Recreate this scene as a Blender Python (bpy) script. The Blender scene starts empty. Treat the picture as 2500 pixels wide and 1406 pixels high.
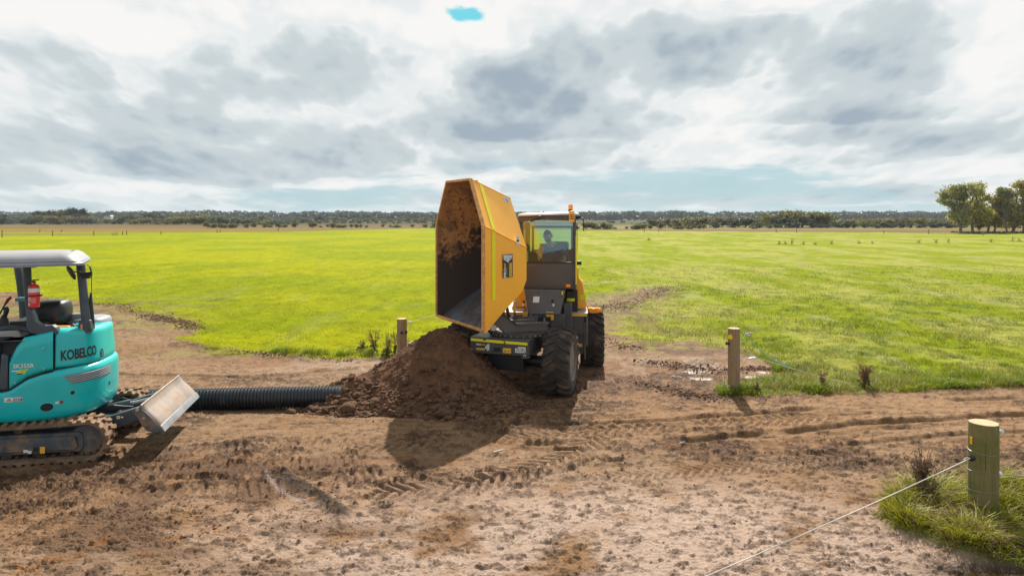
import bpy, bmesh, math, random
import numpy as np
from mathutils import Vector, Matrix
C = bpy.context.scene.collection
rnd = random.Random(7)
PI = math.pi
# ------------------------------------------------------------------ camera, light, exposure
sc = bpy.context.scene
cam_d = bpy.data.cameras.new('camera')
cam = bpy.data.objects.new('camera', cam_d); C.objects.link(cam)
cam.location = (0, 0, 3.0); cam.rotation_euler = (PI/2, 0, 0)
cam_d.lens = 24.0; cam_d.sensor_width = 36.0; cam_d.shift_y = -0.0692
cam_d.clip_start = 0.1; cam_d.clip_end = 20000
sc.camera = cam
sc.view_settings.view_transform = 'Standard'; sc.view_settings.look = 'None'
sc.view_settings.exposure = 0.85; sc.view_settings.gamma = 1.0; sc.view_settings.use_curve_mapping = False
SUNV = Vector((0.13, 1.0, 1.03)).normalized()
sun_d = bpy.data.lights.new('sun', 'SUN'); sun_d.energy = 4.6; sun_d.angle = math.radians(0.6); sun_d.color = (1.0, 0.93, 0.82)
sun = bpy.data.objects.new('sun', sun_d); C.objects.link(sun)
sun.rotation_euler = (-SUNV).to_track_quat('-Z', 'Y').to_euler(); sun.location = (5, 30, 40)
FPX = 1667.0
def P(px, py, d):                       # point seen at that spot of the photograph, d metres away
    return Vector(((px-1250)/FPX*d, d, 3-(py-530)/FPX*d))
def G(px, py, z=0.0):                   # point on level ground
    d = (3-z)*FPX/(py-530)
    return Vector(((px-1250)/FPX*d, d, z))

# ------------------------------------------------------------------ node helper
class NV:
    def __init__(s, nt, sock): s.nt = nt; s.s = sock
    def _m(s, op, *o, clamp=False):
        n = s.nt.nodes.new('ShaderNodeMath'); n.operation = op; n.use_clamp = clamp
        for i, a in enumerate((s,)+o):
            if isinstance(a, NV): s.nt.links.new(a.s, n.inputs[i])
            else: n.inputs[i].default_value = float(a)
        return NV(s.nt, n.outputs[0])
    def __add__(s, o): return s._m('ADD', o)
    def __radd__(s, o): return s._m('ADD', o)
    def __mul__(s, o): return s._m('MULTIPLY', o)
    def __rmul__(s, o): return s._m('MULTIPLY', o)
    def __sub__(s, o): return s._m('SUBTRACT', o)
    def __rsub__(s, o): return (s*-1.0)+o
    def __truediv__(s, o): return s._m('DIVIDE', o)
    def pw(s, o): return s._m('POWER', o)
    def ss(s, a, b):                     # smoothstep between a and b
        n = s.nt.nodes.new('ShaderNodeMapRange'); n.interpolation_type = 'SMOOTHSTEP'
        s.nt.links.new(s.s, n.inputs[0]); n.inputs[1].default_value = a; n.inputs[2].default_value = b
        return NV(s.nt, n.outputs[0])
    def mx(s, o): return s._m('MAXIMUM', o)
    def mn(s, o): return s._m('MINIMUM', o)
def voro(nt, vec, scale, detail=4, rough=0.5):
    n = nt.nodes.new('ShaderNodeTexVoronoi'); n.voronoi_dimensions = '2D'; n.feature = 'SMOOTH_F1'; n.normalize = True
    nt.links.new(vec.s, n.inputs['Vector']); n.inputs['Scale'].default_value = scale; n.inputs['Detail'].default_value = detail
    n.inputs['Roughness'].default_value = rough; n.inputs['Smoothness'].default_value = 0.35
    return NV(nt, n.outputs['Distance'])
def comb(nt, x, y, z):
    n = nt.nodes.new('ShaderNodeCombineXYZ')
    for i, a in enumerate((x, y, z)):
        if isinstance(a, NV): nt.links.new(a.s, n.inputs[i])
        else: n.inputs[i].default_value = a
    return NV(nt, n.outputs[0])
def noise(nt, vec, scale, detail=6, rough=0.55, dist=0.0, color=False):
    n = nt.nodes.new('ShaderNodeTexNoise')
    if vec is not None: nt.links.new(vec.s, n.inputs['Vector'])
    n.inputs['Scale'].default_value = scale; n.inputs['Detail'].default_value = detail
    n.inputs['Roughness'].default_value = rough; n.inputs['Distortion'].default_value = dist
    return NV(nt, n.outputs['Color' if color else 'Fac'])
def mixc(nt, f, a, b):
    n = nt.nodes.new('ShaderNodeMix'); n.data_type = 'RGBA'
    for i, v in ((0, f), (6, a), (7, b)):
        if isinstance(v, NV): nt.links.new(v.s, n.inputs[i])
        elif i == 0: n.inputs[0].default_value = v
        else: n.inputs[i].default_value = (*v[:3], 1)
    return NV(nt, n.outputs[2])
def S(r, g, b):                          # 0-255 display colour to linear
    f = lambda c: (c/255/12.92 if c/255 <= 0.04045 else ((c/255+0.055)/1.055)**2.4)
    return (f(r), f(g), f(b))

# ------------------------------------------------------------------ world: Nishita sky behind broken cloud
w = bpy.data.worlds.new('World'); sc.world = w; w.use_nodes = True
w.cycles.sampling_method = 'MANUAL'; w.cycles.sample_map_resolution = 256
nt = w.node_tree; nt.nodes.clear()
out = nt.nodes.new('ShaderNodeOutputWorld'); bg = nt.nodes.new('ShaderNodeBackground')
nt.links.new(bg.outputs[0], out.inputs[0]); bg.inputs[1].default_value = 0.1
sky = nt.nodes.new('ShaderNodeTexSky'); sky.sky_type = 'NISHITA'; sky.sun_disc = False
sky.sun_elevation = math.asin(SUNV.z); sky.sun_rotation = math.atan2(SUNV.x, SUNV.y)
tc = nt.nodes.new('ShaderNodeTexCoord')
sp = nt.nodes.new('ShaderNodeSeparateXYZ'); nt.links.new(tc.outputs['Generated'], sp.inputs[0])
X, Y, Z = (NV(nt, sp.outputs[i]) for i in range(3))
az = X._m('ARCTAN2', Y)                  # bearing from north, radians
hl = (X*X+Y*Y)._m('SQRT')
el = Z.mx(-0.02)/hl.mx(0.05)             # tangent of elevation
elc = el.mx(0.0)
den = elc+0.10
qx = az*1.15/den.pw(0.35); qy = den._m('LOGARITHM', 2.71828)*-0.66
q = comb(nt, qx, qy*1.0, 0.0)
def xy(n):
    s_ = nt.nodes.new('ShaderNodeSeparateXYZ'); nt.links.new(n.s, s_.inputs[0]); return NV(nt, s_.outputs[0])-0.5, NV(nt, s_.outputs[1])-0.5
wx, wy = xy(noise(nt, q, 1.6, 3, 0.5, color=True))
wx2, wy2 = xy(noise(nt, q, 5.0, 7, 0.6, color=True))
sc_w = elc*2.2+0.20
A = az + (wx*0.22+wx2*0.10)*sc_w
E = el + (wy*0.10+wy2*0.07)*sc_w
EX = sc.view_settings.exposure
def blob(px, py, rx, ry, hard=2.0):
    a0 = math.atan((px-1250)/FPX); e0 = (530-py)/FPX*math.cos(a0)
    dx = (A-a0)*(1/(rx/FPX*math.cos(a0)**2)); dy = (E-e0)*(1/(ry/FPX*math.cos(a0)))
    r2 = dx*dx+dy*dy
    return ((r2*-1.0)._m('EXPONENT'))
def flatblob(px, py, rx, rt, rb):        # cloud with a flat dark base at py, domed top
    a0 = math.atan((px-1250)/FPX); e0 = (530-py)/FPX*math.cos(a0)
    dx = (A-a0)*(1/(rx/FPX*math.cos(a0)**2))
    de = E-e0
    up = de.mx(0.0)*(1/(rt/FPX*math.cos(a0))); dn = (de*-1.0).mx(0.0)*(1/(rb/FPX*math.cos(a0)))
    r2 = dx*dx+up*up+dn*dn
    return ((r2*r2*-1.0)._m('EXPONENT'))
grey = None                              # the grey cloud bodies over this field
for args, wgt in (((1310, 322, 285, 210, 26), 1.0), ((1330, 200, 230, 100, 120), .72), ((2040, 285, 300, 250, 26), 1.08), ((1780, 130, 340, 120, 120), .62),
                  ((540, 425, 400, 170, 28), .95), ((900, 402, 420, 150, 34), .80), ((440, 250, 330, 120, 130), .66), ((800, 170, 260, 110, 120), .56),
                  ((60, 430, 260, 170, 34), .66), ((130, 150, 180, 80, 90), .30), ((1480, 405, 300, 90, 24), .60), ((2300, 350, 300, 90, 40), .50), ((1980, 330, 220, 60, 34), .6),
                  ((60, 500, 600, 34, 22), .55), ((1560, 480, 420, 70, 26), .55), ((980, 487, 300, 26, 18), .55), ((2050, 470, 360, 34, 22), .45), ((2100, 400, 300, 40, 30), .4)):
    b = flatblob(*args)*wgt
    grey = b if grey is None else grey.mx(b)
white = None
for args, wgt in (((1130, 40, 330, 70), .85), ((150, 40, 420, 80), .8), ((120, 200, 210, 70), .6), ((2450, 120, 130, 170), 1.0), ((1640, 335, 90, 60), .55), ((1100, 230, 60, 90), .5),
                  ((1750, 20, 350, 30), .45), ((1190, 120, 90, 50), .6), ((660, 110, 150, 60), .35), ((1230, 430, 330, 18), .8), ((830, 455, 200, 14), .8), ((1680, 250, 80, 90), .35),
                  ((1850, 425, 420, 22), .6), ((2380, 430, 260, 50), .55), ((1600, 350, 70, 70), .4), ((250, 455, 300, 12), .4)):
    b = blob(*args)*wgt
    white = b if white is None else white.mx(b)
nbig = noise(nt, q, 1.5, 5, 0.5, 0.1)
nmed = noise(nt, q, 4.0, 6, 0.54, 0.0)
nfine = noise(nt, q, 12.0, 5, 0.6, 0.0)
qw = comb(nt, qx+wx2*0.10, qy+wy2*0.08, 0.0)
puff = voro(nt, qw, 3.2, 3, 0.55); puff2 = voro(nt, comb(nt, qx+wx2*0.10, qy+wy2*0.08-0.06, 0.0), 3.2, 3, 0.55)
behind = (Y*-1.0+0.1).ss(0.0, 0.5)        # out of frame the same mixed cover goes on
dens = grey*0.62 - white*0.36 + (nbig-0.5)*1.25 + (nmed-0.5)*0.55 + (nfine-0.5)*0.22 + (0.36-puff*1.0)*1.2 + 0.165 + behind*0.12
nlit = noise(nt, comb(nt, qx, qy-0.055, 0.0), 4.0, 6, 0.54, 0.0)      # same billows looked at a little higher: lit tops, dark feet
nlitb = noise(nt, comb(nt, qx, qy-0.10, 0.0), 1.5, 5, 0.5, 0.1)
rel = (nmed-nlit)*1.0+(nbig-nlitb)*1.4+(puff2-puff)*1.6
k = 2.0**(-EX)/0.1
CW = lambda r, g, b: tuple(v*k for v in S(r, g, b))
t0 = dens+rel*0.50
col = mixc(nt, t0.ss(0.02, 0.36), CW(248, 247, 245), CW(226, 232, 234))
col = mixc(nt, t0.ss(0.31, 0.60), col, CW(202, 212, 216))
col = mixc(nt, t0.ss(0.60, 1.05), col, CW(162, 177, 190))
rim = ((t0-0.34)*(1/0.07)); rim = (rim*rim*-1.0)._m('EXPONENT')*(nfine.ss(.38, .62))
col = mixc(nt, rim*0.6, col, CW(248, 247, 244))
warm = (elc*-1.0+0.16).ss(0.0, 0.16)
# openings: pale teal sky low down, one gap high up
gapn = noise(nt, comb(nt, az*3.4, el*22.0, 3.3), 1.9, 8, 0.58, 0.2)
gap = (gapn + blob(1560, 450, 420, 46)*0.16 + blob(1000, 500, 500, 26)*0.14 + blob(2150, 518, 420, 20)*0.34 + blob(1700, 522, 420, 14)*0.25 + blob(900, 470, 180, 22)*0.16 + blob(1800, 440, 300, 26)*.10 - 0.50 - (elc-0.03).mx(0.0)*1.3).ss(0.0, 0.20)*0.85
skyc = nt.nodes.new('ShaderNodeVectorMath'); skyc.operation = 'SCALE'; nt.links.new(sky.outputs[0], skyc.inputs[0]); skyc.inputs[3].default_value = 0.62
teal = mixc(nt, 0.85, NV(nt, skyc.outputs[0]), CW(150, 196, 211))
col = mixc(nt, gap, col, teal)
nhole = noise(nt, comb(nt, az*9.0, el*14.0, 1.7), 3.0, 5, 0.6)
hole = (blob(1120, 32, 62, 31)*1.2 + (nhole-0.5)*1.3).ss(0.46, 0.98)*0.95
col = mixc(nt, hole, col, CW(112, 216, 234))
hazeb = (elc*-28.0)._m('EXPONENT')
col = mixc(nt, hazeb*0.45, col, CW(205, 222, 228))
# sky away from the picture: blend into nishita a little so blue fills the shade
nt.links.new(mixc(nt, behind*0.25, col, NV(nt, sky.outputs[0])).s, bg.inputs[0])

# ------------------------------------------------------------------ mesh helpers
def tagit(o, label=None, cat=None, group=None, kind=None):
    if label: o['label'] = label
    if cat: o['category'] = cat
    if group: o['group'] = group
    if kind: o['kind'] = kind
    return o
def thing(name, label, cat, loc=(0, 0, 0), rz=0.0, group=None):
    o = bpy.data.objects.new(name, None); C.objects.link(o); o.empty_display_size = 0.2
    o.location = loc; o.rotation_euler = (0, 0, rz)
    return tagit(o, label, cat, group)
def frame(ux, uy, uz, o):
    m = Matrix((ux, uy, uz)).transposed().to_4x4(); m.translation = o; return m
class MB:
    def __init__(s, M=None): s.v = []; s.f = []; s.mi = []; s.M = M or Matrix()
    def add(s, vs, fs, m=0, T=None):
        T = s.M @ T if T is not None else s.M
        n = len(s.v); s.v += [T @ Vector(v) for v in vs]
        s.f += [[i+n for i in f] for f in fs]; s.mi += [m]*len(fs)
        return s
    def box(s, c, d, m=0, T=None, taper=(1, 1)):
        x, y, z = d[0]/2, d[1]/2, d[2]/2; a, b = taper
        vs = [(c[0]+sx*x*(a if sz > 0 else 1), c[1]+sy*y*(b if sz > 0 else 1), c[2]+sz*z) for sz in (-1, 1) for sy in (-1, 1) for sx in (-1, 1)]
        return s.add(vs, [(0, 2, 3, 1), (4, 5, 7, 6), (0, 1, 5, 4), (2, 6, 7, 3), (0, 4, 6, 2), (1, 3, 7, 5)], m, T)
    def tube(s, pts, r, n=8, m=0, T=None, caps=True):
        pts = [Vector(p) for p in pts]; rs = r if isinstance(r, (list, tuple)) else [r]*len(pts)
        vs, fs = [], []; prev = None
        for i, p in enumerate(pts):
            t = (pts[min(i+1, len(pts)-1)]-pts[max(i-1, 0)]).normalized()
            u = prev if prev is not None else (Vector((0, 0, 1)) if abs(t.z) < .9 else Vector((1, 0, 0)))
            u = (u-t*u.dot(t)).normalized(); prev = u; w_ = t.cross(u)
            vs += [p+(u*math.cos(a)+w_*math.sin(a))*rs[i] for a in [2*PI*k/n for k in range(n)]]
        for i in range(len(pts)-1):
            for k in range(n):
                fs.append((i*n+k, i*n+(k+1) % n, (i+1)*n+(k+1) % n, (i+1)*n+k))
        if caps: fs += [tuple(range(n))[::-1], tuple((len(pts)-1)*n+k for k in range(n))]
        return s.add(vs, fs, m, T)
    def lathe(s, prof, n=24, m=0, T=None, closed=False):    # prof (r, h) about local z
        vs, fs = [], []
        for r, h in prof: vs += [(r*math.cos(2*PI*k/n), r*math.sin(2*PI*k/n), h) for k in range(n)]
        for i in range(len(prof)-1 + (1 if closed else 0)):
            j = (i+1) % len(prof)
            for k in range(n): fs.append((i*n+k, i*n+(k+1) % n, j*n+(k+1) % n, j*n+k))
        if not closed:
            if prof[0][0] > 1e-4: fs.append(tuple(range(n))[::-1])
            if prof[-1][0] > 1e-4: fs.append(tuple((len(prof)-1)*n+k for k in range(n)))
        return s.add(vs, fs, m, T)
    def prism(s, poly, a, b, m=0, T=None, axis='y'):        # poly of 2D points extruded from a to b along axis
        n = len(poly)
        mk = {'y': lambda p, t: (p[0], t, p[1]), 'x': lambda p, t: (t, p[0], p[1]), 'z': lambda p, t: (p[0], p[1], t)}[axis]
        vs = [mk(p, a) for p in poly]+[mk(p, b) for p in poly]
        fs = [tuple(range(n)), tuple(range(2*n-1, n-1, -1))]+[(i, i+n, (i+1) % n+n, (i+1) % n) for i in range(n)]
        return s.add(vs, fs, m, T)
    def loft(s, rings, m=0, T=None, caps=True):
        n = len(rings[0]); vs = [p for r in rings for p in r]; fs = []
        for i in range(len(rings)-1):
            for k in range(n): fs.append((i*n+k, i*n+(k+1) % n, (i+1)*n+(k+1) % n, (i+1)*n+k))
        if caps: fs += [tuple(range(n))[::-1], tuple((len(rings)-1)*n+k for k in range(n))]
        return s.add(vs, fs, m, T)
    def grid(s, fn, nu, nv, m=0, T=None):
        vs = [fn(i/(nu-1), j/(nv-1)) for j in range(nv) for i in range(nu)]
        fs = [(j*nu+i, j*nu+i+1, (j+1)*nu+i+1, (j+1)*nu+i) for j in range(nv-1) for i in range(nu-1)]
        return s.add(vs, fs, m, T)
    def build(s, name, mats, parent=None, bevel=0.0, smooth=35, solid=0.0, fix=True, segs=2):
        me = bpy.data.meshes.new(name); me.from_pydata([tuple(v) for v in s.v], [], s.f)
        if not isinstance(mats, (list, tuple)): mats = [mats]
        for mm in mats: me.materials.append(mm)
        if len(mats) > 1: me.polygons.foreach_set('material_index', s.mi)
        if fix:
            b = bmesh.new(); b.from_mesh(me); bmesh.ops.recalc_face_normals(b, faces=b.faces); b.to_mesh(me); b.free()
        if smooth:
            me.polygons.foreach_set('use_smooth', [True]*len(me.polygons)); me.set_sharp_from_angle(angle=math.radians(smooth))
        me.update()
        o = bpy.data.objects.new(name, me); C.objects.link(o); o.parent = parent
        if solid:
            md = o.modifiers.new('solid', 'SOLIDIFY'); md.thickness = solid; md.offset = -1
        if bevel:
            md = o.modifiers.new('bevel', 'BEVEL'); md.width = bevel; md.segments = segs; md.limit_method = 'ANGLE'; md.angle_limit = math.radians(40)
        return o
def npmesh(name, V, F, mats, col=None, smooth=False, mi=None):   # numpy arrays, faces all of one size
    me = bpy.data.meshes.new(name); k = F.shape[1]
    me.vertices.add(len(V)); me.vertices.foreach_set('co', V.astype(np.float32).ravel())
    me.loops.add(F.size); me.loops.foreach_set('vertex_index', F.astype(np.int32).ravel())
    me.polygons.add(len(F)); me.polygons.foreach_set('loop_start', np.arange(0, F.size, k, dtype=np.int32))
    me.polygons.foreach_set('use_smooth', np.full(len(F), smooth))
    for mm in (mats if isinstance(mats, (list, tuple)) else [mats]): me.materials.append(mm)
    if mi is not None: me.polygons.foreach_set('material_index', mi.astype(np.int32))
    if col is not None:
        at = me.color_attributes.new('tint', 'FLOAT_COLOR', 'POINT')
        c4 = np.ones((len(V), 4), np.float32); c4[:, :col.shape[1]] = col
        at.data.foreach_set('color', c4.ravel())
    me.update(calc_edges=True); me.validate()
    o = bpy.data.objects.new(name, me); C.objects.link(o); return o
def copytree(o, loc=None, rz=None, sc_=None, label=None, group=None):
    c = o.copy(); C.objects.link(c)
    for ch in o.children:
        d = ch.copy(); C.objects.link(d); d.parent = c
        for g in ch.children:
            e = g.copy(); C.objects.link(e); e.parent = d
    if loc is not None: c.location = loc
    if rz is not None: c.rotation_euler = (0, 0, rz)
    if sc_ is not None: c.scale = sc_
    if label: c['label'] = label
    if group: c['group'] = group
    return c

# ------------------------------------------------------------------ materials
def mat(name, col, rough=0.5, metal=0.0, var=0.0, vscale=6.0, dirt=None, damt=0.5, dscale=3.0, bump=0.0, bscale=60.0, spec=0.5, coat=0.0, emit=0.0):
    m = bpy.data.materials.new(name); m.use_nodes = True; t = m.node_tree; b = t.nodes['Principled BSDF']
    tcn = t.nodes.new('ShaderNodeTexCoord'); ob = NV(t, tcn.outputs['Object'])
    b.inputs['Roughness'].default_value = rough; b.inputs['Metallic'].default_value = metal
    b.inputs['Specular IOR Level'].default_value = spec; b.inputs['Coat Weight'].default_value = coat
    c = None
    if var:
        n = noise(t, ob, vscale, 6, 0.6)
        c = mixc(t, n.ss(0.3, 0.7), tuple(v*(1-var) for v in col), tuple(min(1, v*(1+var)) for v in col))
    if dirt:
        n = noise(t, ob, dscale, 10, 0.68, 0.3)
        f = n.ss(0.72-damt*0.4, 0.86-damt*0.3)
        c = mixc(t, f, c if c else col, dirt)
        r = f*(0.9-rough)+rough; t.links.new(r.s, b.inputs['Roughness'])
    if c: t.links.new(c.s, b.inputs['Base Color'])
    else: b.inputs['Base Color'].default_value = (*col, 1)
    if bump:
        n = noise(t, ob, bscale, 8, 0.6); bn = t.nodes.new('ShaderNodeBump'); bn.inputs['Strength'].default_value = bump; bn.inputs['Distance'].default_value = 0.02
        t.links.new(n.s, bn.inputs['Height']); t.links.new(bn.outputs[0], b.inputs['Normal'])
    if emit:
        b.inputs['Emission Color'].default_value = (*col, 1); b.inputs['Emission Strength'].default_value = emit
    return m
DUST = (0.30, 0.20, 0.125); MUDD = (0.085, 0.052, 0.033)
M = {}
M['orange'] = mat('orange_paint', (1.0, 0.46, 0.03), 0.30, var=0.03, vscale=2, dirt=(0.50, 0.25, 0.07), damt=0.26, dscale=7, bump=.04, bscale=9)
M['orange_edge'] = mat('worn_orange_edge', (0.62, 0.30, 0.09), 0.6, var=0.25, vscale=12, dirt=(0.30, 0.14, 0.06), damt=0.5, dscale=14)
M['hivis'] = mat('hi_vis_yellow_tape', (0.82, 0.74, 0.0), 0.35, var=0.05, dirt=(0.40, 0.33, 0.04), damt=0.2, dscale=15)
M['amber'] = mat('amber_lens', (0.95, 0.33, 0.0), 0.2)
M['yellow_label'] = mat('yellow_label', (0.85, 0.45, 0.02), 0.5, var=.1, vscale=30)
M['charcoal'] = mat('charcoal_steel', (0.060, 0.056, 0.055), 0.42, var=.15, dirt=(0.17, 0.12, 0.085), damt=0.42, dscale=4, bump=.05, bscale=14)
M['charcoal_lt'] = mat('charcoal_panel', (0.085, 0.077, 0.074), 0.36, var=.12, vscale=3, dirt=(0.17, 0.13, 0.10), damt=0.3, dscale=3)
M['black'] = mat('black_plastic', (0.014, 0.014, 0.015), 0.45, dirt=(0.10, 0.07, 0.05), damt=0.2)
M['deck'] = mat('dusty_deck', (0.42, 0.36, 0.30), 0.5, metal=0.0, var=.25, vscale=8, dirt=DUST, damt=.6, dscale=6)
M['tyre'] = mat('muddy_tyre_rubber', (0.034, 0.027, 0.022), 0.85, var=.3, vscale=10, dirt=(0.12, 0.078, 0.048), damt=0.60, dscale=5, bump=.5, bscale=40)
M['rim'] = mat('grey_rim', (0.13, 0.125, 0.125), 0.45, dirt=(0.26, 0.17, 0.11), damt=0.6, dscale=9)
M['white'] = mat('white_paint', (0.8, 0.8, 0.78), 0.3, dirt=(0.5, 0.45, 0.38), damt=0.2)
M['label_white'] = mat('white_label', (0.72, 0.72, 0.70), 0.5, var=.08, vscale=40)
M['label_blue'] = mat('pale_blue_print', (0.50, 0.58, 0.62), 0.5)
M['print_black'] = mat('black_print', (0.02, 0.02, 0.022), 0.5)
M['print_yellow'] = mat('yellow_print', (0.85, 0.55, 0.0), 0.5)
M['print_red'] = mat('red_print', (0.6, 0.05, 0.05), 0.5)
M['print_green'] = mat('lime_print', (0.62, 0.72, 0.05), 0.5)
M['steel'] = mat('bare_steel', (0.30, 0.32, 0.35), 0.35, metal=.7, var=.3, vscale=7, dirt=(0.10, 0.07, 0.05), damt=0.4, dscale=6)
M['teal'] = mat('teal_paint', (0.0, 0.47, 0.475), 0.30, var=0.04, vscale=2, dirt=(0.10, 0.36, 0.33), damt=0.22, dscale=4, coat=.3)
M['slate'] = mat('slate_blue_steel', (0.050, 0.066, 0.080), 0.42, var=.2, dirt=(0.22, 0.15, 0.10), damt=0.25, dscale=4)
M['frame_dirty'] = mat('dusty_slate_steel', (0.060, 0.072, 0.085), 0.6, var=.3, dirt=(0.24, 0.15, 0.09), damt=0.72, dscale=4, bump=.1, bscale=30)
M['dark_gap'] = mat('dark_cavity', (0.008, 0.01, 0.012), 0.7)
M['greycap'] = mat('grey_plastic_cap', (0.27, 0.285, 0.30), 0.4, dirt=DUST, damt=.2)
M['canopy'] = mat('pale_grey_canopy', (0.27, 0.27, 0.28), 0.40, var=.05, dirt=(0.20, 0.195, 0.19), damt=0.3, dscale=5)
M['canopy_lip'] = mat('grey_canopy_lip', (0.24, 0.265, 0.29), 0.45, var=.1)
M['seat'] = mat('black_vinyl', (0.016, 0.017, 0.018), 0.42, bump=.1, bscale=120)
M['red'] = mat('red_enamel', (0.72, 0.045, 0.05), 0.3, var=.05)
M['redgrip'] = mat('dark_red_grip', (0.20, 0.02, 0.02), 0.5)
M['bag'] = mat('beige_cover', (0.42, 0.38, 0.33), 0.6, var=.1)
M['track'] = mat('clay_caked_rubber', (0.20, 0.12, 0.068), 0.92, var=.3, vscale=9, dirt=(0.09, 0.055, 0.035), damt=0.45, dscale=7, bump=.6, bscale=35)
M['trackdark'] = mat('dark_track_rubber', (0.05, 0.036, 0.028), 0.85, dirt=(0.20, 0.125, 0.075), damt=0.55, dscale=6, bump=.4, bscale=30)
M['blade'] = mat('mud_polished_blade', (0.23, 0.185, 0.15), 0.55, var=.2, vscale=3, dirt=(0.25, 0.14, 0.07), damt=0.5, dscale=3, metal=.05)
M['edge'] = mat('polished_cutting_edge', (0.26, 0.265, 0.28), 0.4, metal=.4, var=.2, vscale=5, dirt=(0.25, 0.15, 0.08), damt=0.3)
M['pipe'] = mat('black_corrugated_plastic', (0.018, 0.022, 0.028), 0.30, var=.2, vscale=5, dirt=(0.13, 0.09, 0.06), damt=0.40, dscale=3)
M['soil'] = mat('loose_soil', (0.125, 0.062, 0.032), 0.95, var=.35, vscale=5, dirt=(0.075, 0.040, 0.024), damt=0.6, dscale=4, bump=1.0, bscale=45, spec=.15)
M['soil_clod'] = mat('soil_clod', (0.155, 0.088, 0.052), 0.95, var=.3, vscale=8, dirt=(0.07, 0.04, 0.026), damt=0.6, dscale=7, bump=.8, bscale=60, spec=.15)
M['bark'] = mat('gum_bark', (0.17, 0.14, 0.115), 0.9, var=.3, vscale=2)
M['pin'] = mat('pin_steel', (0.45, 0.46, 0.48), 0.35, metal=.8)
M['ceramic'] = mat('white_insulator', (0.75, 0.78, 0.78), 0.25)
M['rope'] = mat('white_fence_rope', (0.45, 0.43, 0.40), 0.7)
M['tealcord'] = mat('teal_cord', (0.05, 0.36, 0.34), 0.6)
M['skin'] = mat('skin', (0.60, 0.34, 0.24), 0.55)
M['hair'] = mat('dark_brown_hair', (0.035, 0.022, 0.015), 0.8)
M['navy'] = mat('navy_cotton', (0.035, 0.13, 0.22), 0.9, var=.2, vscale=14)
M['trouser'] = mat('grey_work_trousers', (0.10, 0.10, 0.11), 0.9)
def wood(name, c1, c2, moss):
    m = mat(name, c1, 0.85); t = m.node_tree; b = t.nodes['Principled BSDF']
    tcn = t.nodes.new('ShaderNodeTexCoord'); mp = t.nodes.new('ShaderNodeMapping'); mp.inputs['Scale'].default_value = (9, 9, 0.8)
    t.links.new(tcn.outputs['Object'], mp.inputs[0]); v = NV(t, mp.outputs[0])
    g = noise(t, v, 3.0, 8, 0.65, 0.6); big = noise(t, NV(t, tcn.outputs['Object']), 3.2, 6, 0.6)
    c = mixc(t, g.ss(0.35, 0.7), c1, c2); c = mixc(t, big.ss(0.42, 0.62)*0.75, c, moss)
    c = mixc(t, noise(t, v, 9.0, 4, 0.7).ss(0.62, 0.72)*0.7, c, tuple(x*.3 for x in c1))
    t.links.new(c.s, b.inputs['Base Color'])
    bn = t.nodes.new('ShaderNodeBump'); bn.inputs['Strength'].default_value = .5; bn.inputs['Distance'].default_value = .01
    t.links.new(g.s, bn.inputs['Height']); t.links.new(bn.outputs[0], b.inputs['Normal'])
    return m
M['post'] = wood('treated_pine', (0.33, 0.22, 0.12), (0.22, 0.145, 0.08), (0.25, 0.19, 0.10))
M['post_green'] = wood('mossy_treated_pine', (0.21, 0.17, 0.065), (0.15, 0.125, 0.04), (0.10, 0.125, 0.02))
# inside of the skip: stained orange with dark soil clinging low down
def inside():
    m = mat('stained_skip_interior', (.4, .2, .05), 0.7); t = m.node_tree; b = t.nodes['Principled BSDF']
    tcn = t.nodes.new('ShaderNodeTexCoord'); ob = NV(t, tcn.outputs['Object'])
    s_ = t.nodes.new('ShaderNodeSeparateXYZ'); t.links.new(ob.s, s_.inputs[0]); z = NV(t, s_.outputs[2])
    n1 = noise(t, ob, 3.2, 10, 0.68, .4); n2 = noise(t, ob, 14, 8, 0.7); n3 = noise(t, ob, 1.2, 4, 0.5)
    c = mixc(t, n1.ss(0.42, 0.60), (0.46, 0.20, 0.055), (0.24, 0.11, 0.045))
    c = mixc(t, (n2.ss(0.53, 0.60))*(n3.ss(0.42, 0.56))*0.85, c, (0.045, 0.024, 0.016))
    stuck = (2.50 - z*1.0 + (NV(t, s_.outputs[0])+1.25)*0.7 + (n1-0.5)*2.2 + (n3-.5)*1.5 + (n2-0.5)*0.5).ss(0.0, 0.30)
    c = mixc(t, stuck, c, (0.040, 0.023, 0.016))
    t.links.new(c.s, b.inputs['Base Color'])
    bn = t.nodes.new('ShaderNodeBump'); bn.inputs['Strength'].default_value = .7; bn.inputs['Distance'].default_value = .03
    t.links.new((n1*stuck+n2*.3).s, bn.inputs['Height']); t.links.new(bn.outputs[0], b.inputs['Normal'])
    return m
M['inside'] = inside()
M['skipfloor'] = mat('scoured_skip_floor', (0.075, 0.08, 0.095), 0.5, metal=.15, var=.25, vscale=4, dirt=(0.06, 0.036, 0.022), damt=0.8, dscale=2.5)
def glass(name, tint, refl):
    m = bpy.data.materials.new(name); m.use_nodes = True; t = m.node_tree; t.nodes.clear()
    o = t.nodes.new('ShaderNodeOutputMaterial'); tr = t.nodes.new('ShaderNodeBsdfTransparent'); gl = t.nodes.new('ShaderNodeBsdfGlossy')
    tr.inputs[0].default_value = (*tint, 1); gl.inputs['Roughness'].default_value = 0.02
    fr = t.nodes.new('ShaderNodeFresnel'); fr.inputs[0].default_value = refl
    mx = t.nodes.new('ShaderNodeMixShader'); t.links.new(fr.outputs[0], mx.inputs[0]); t.links.new(tr.outputs[0], mx.inputs[1]); t.links.new(gl.outputs[0], mx.inputs[2])
    t.links.new(mx.outputs[0], o.inputs[0]); return m
M['glass'] = glass('tinted_cab_glass', (0.74, 0.90, 0.96), 2.1)
M['glass_rear'] = glass('clear_cab_glass', (0.93, 0.96, 0.97), 1.5)
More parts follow.
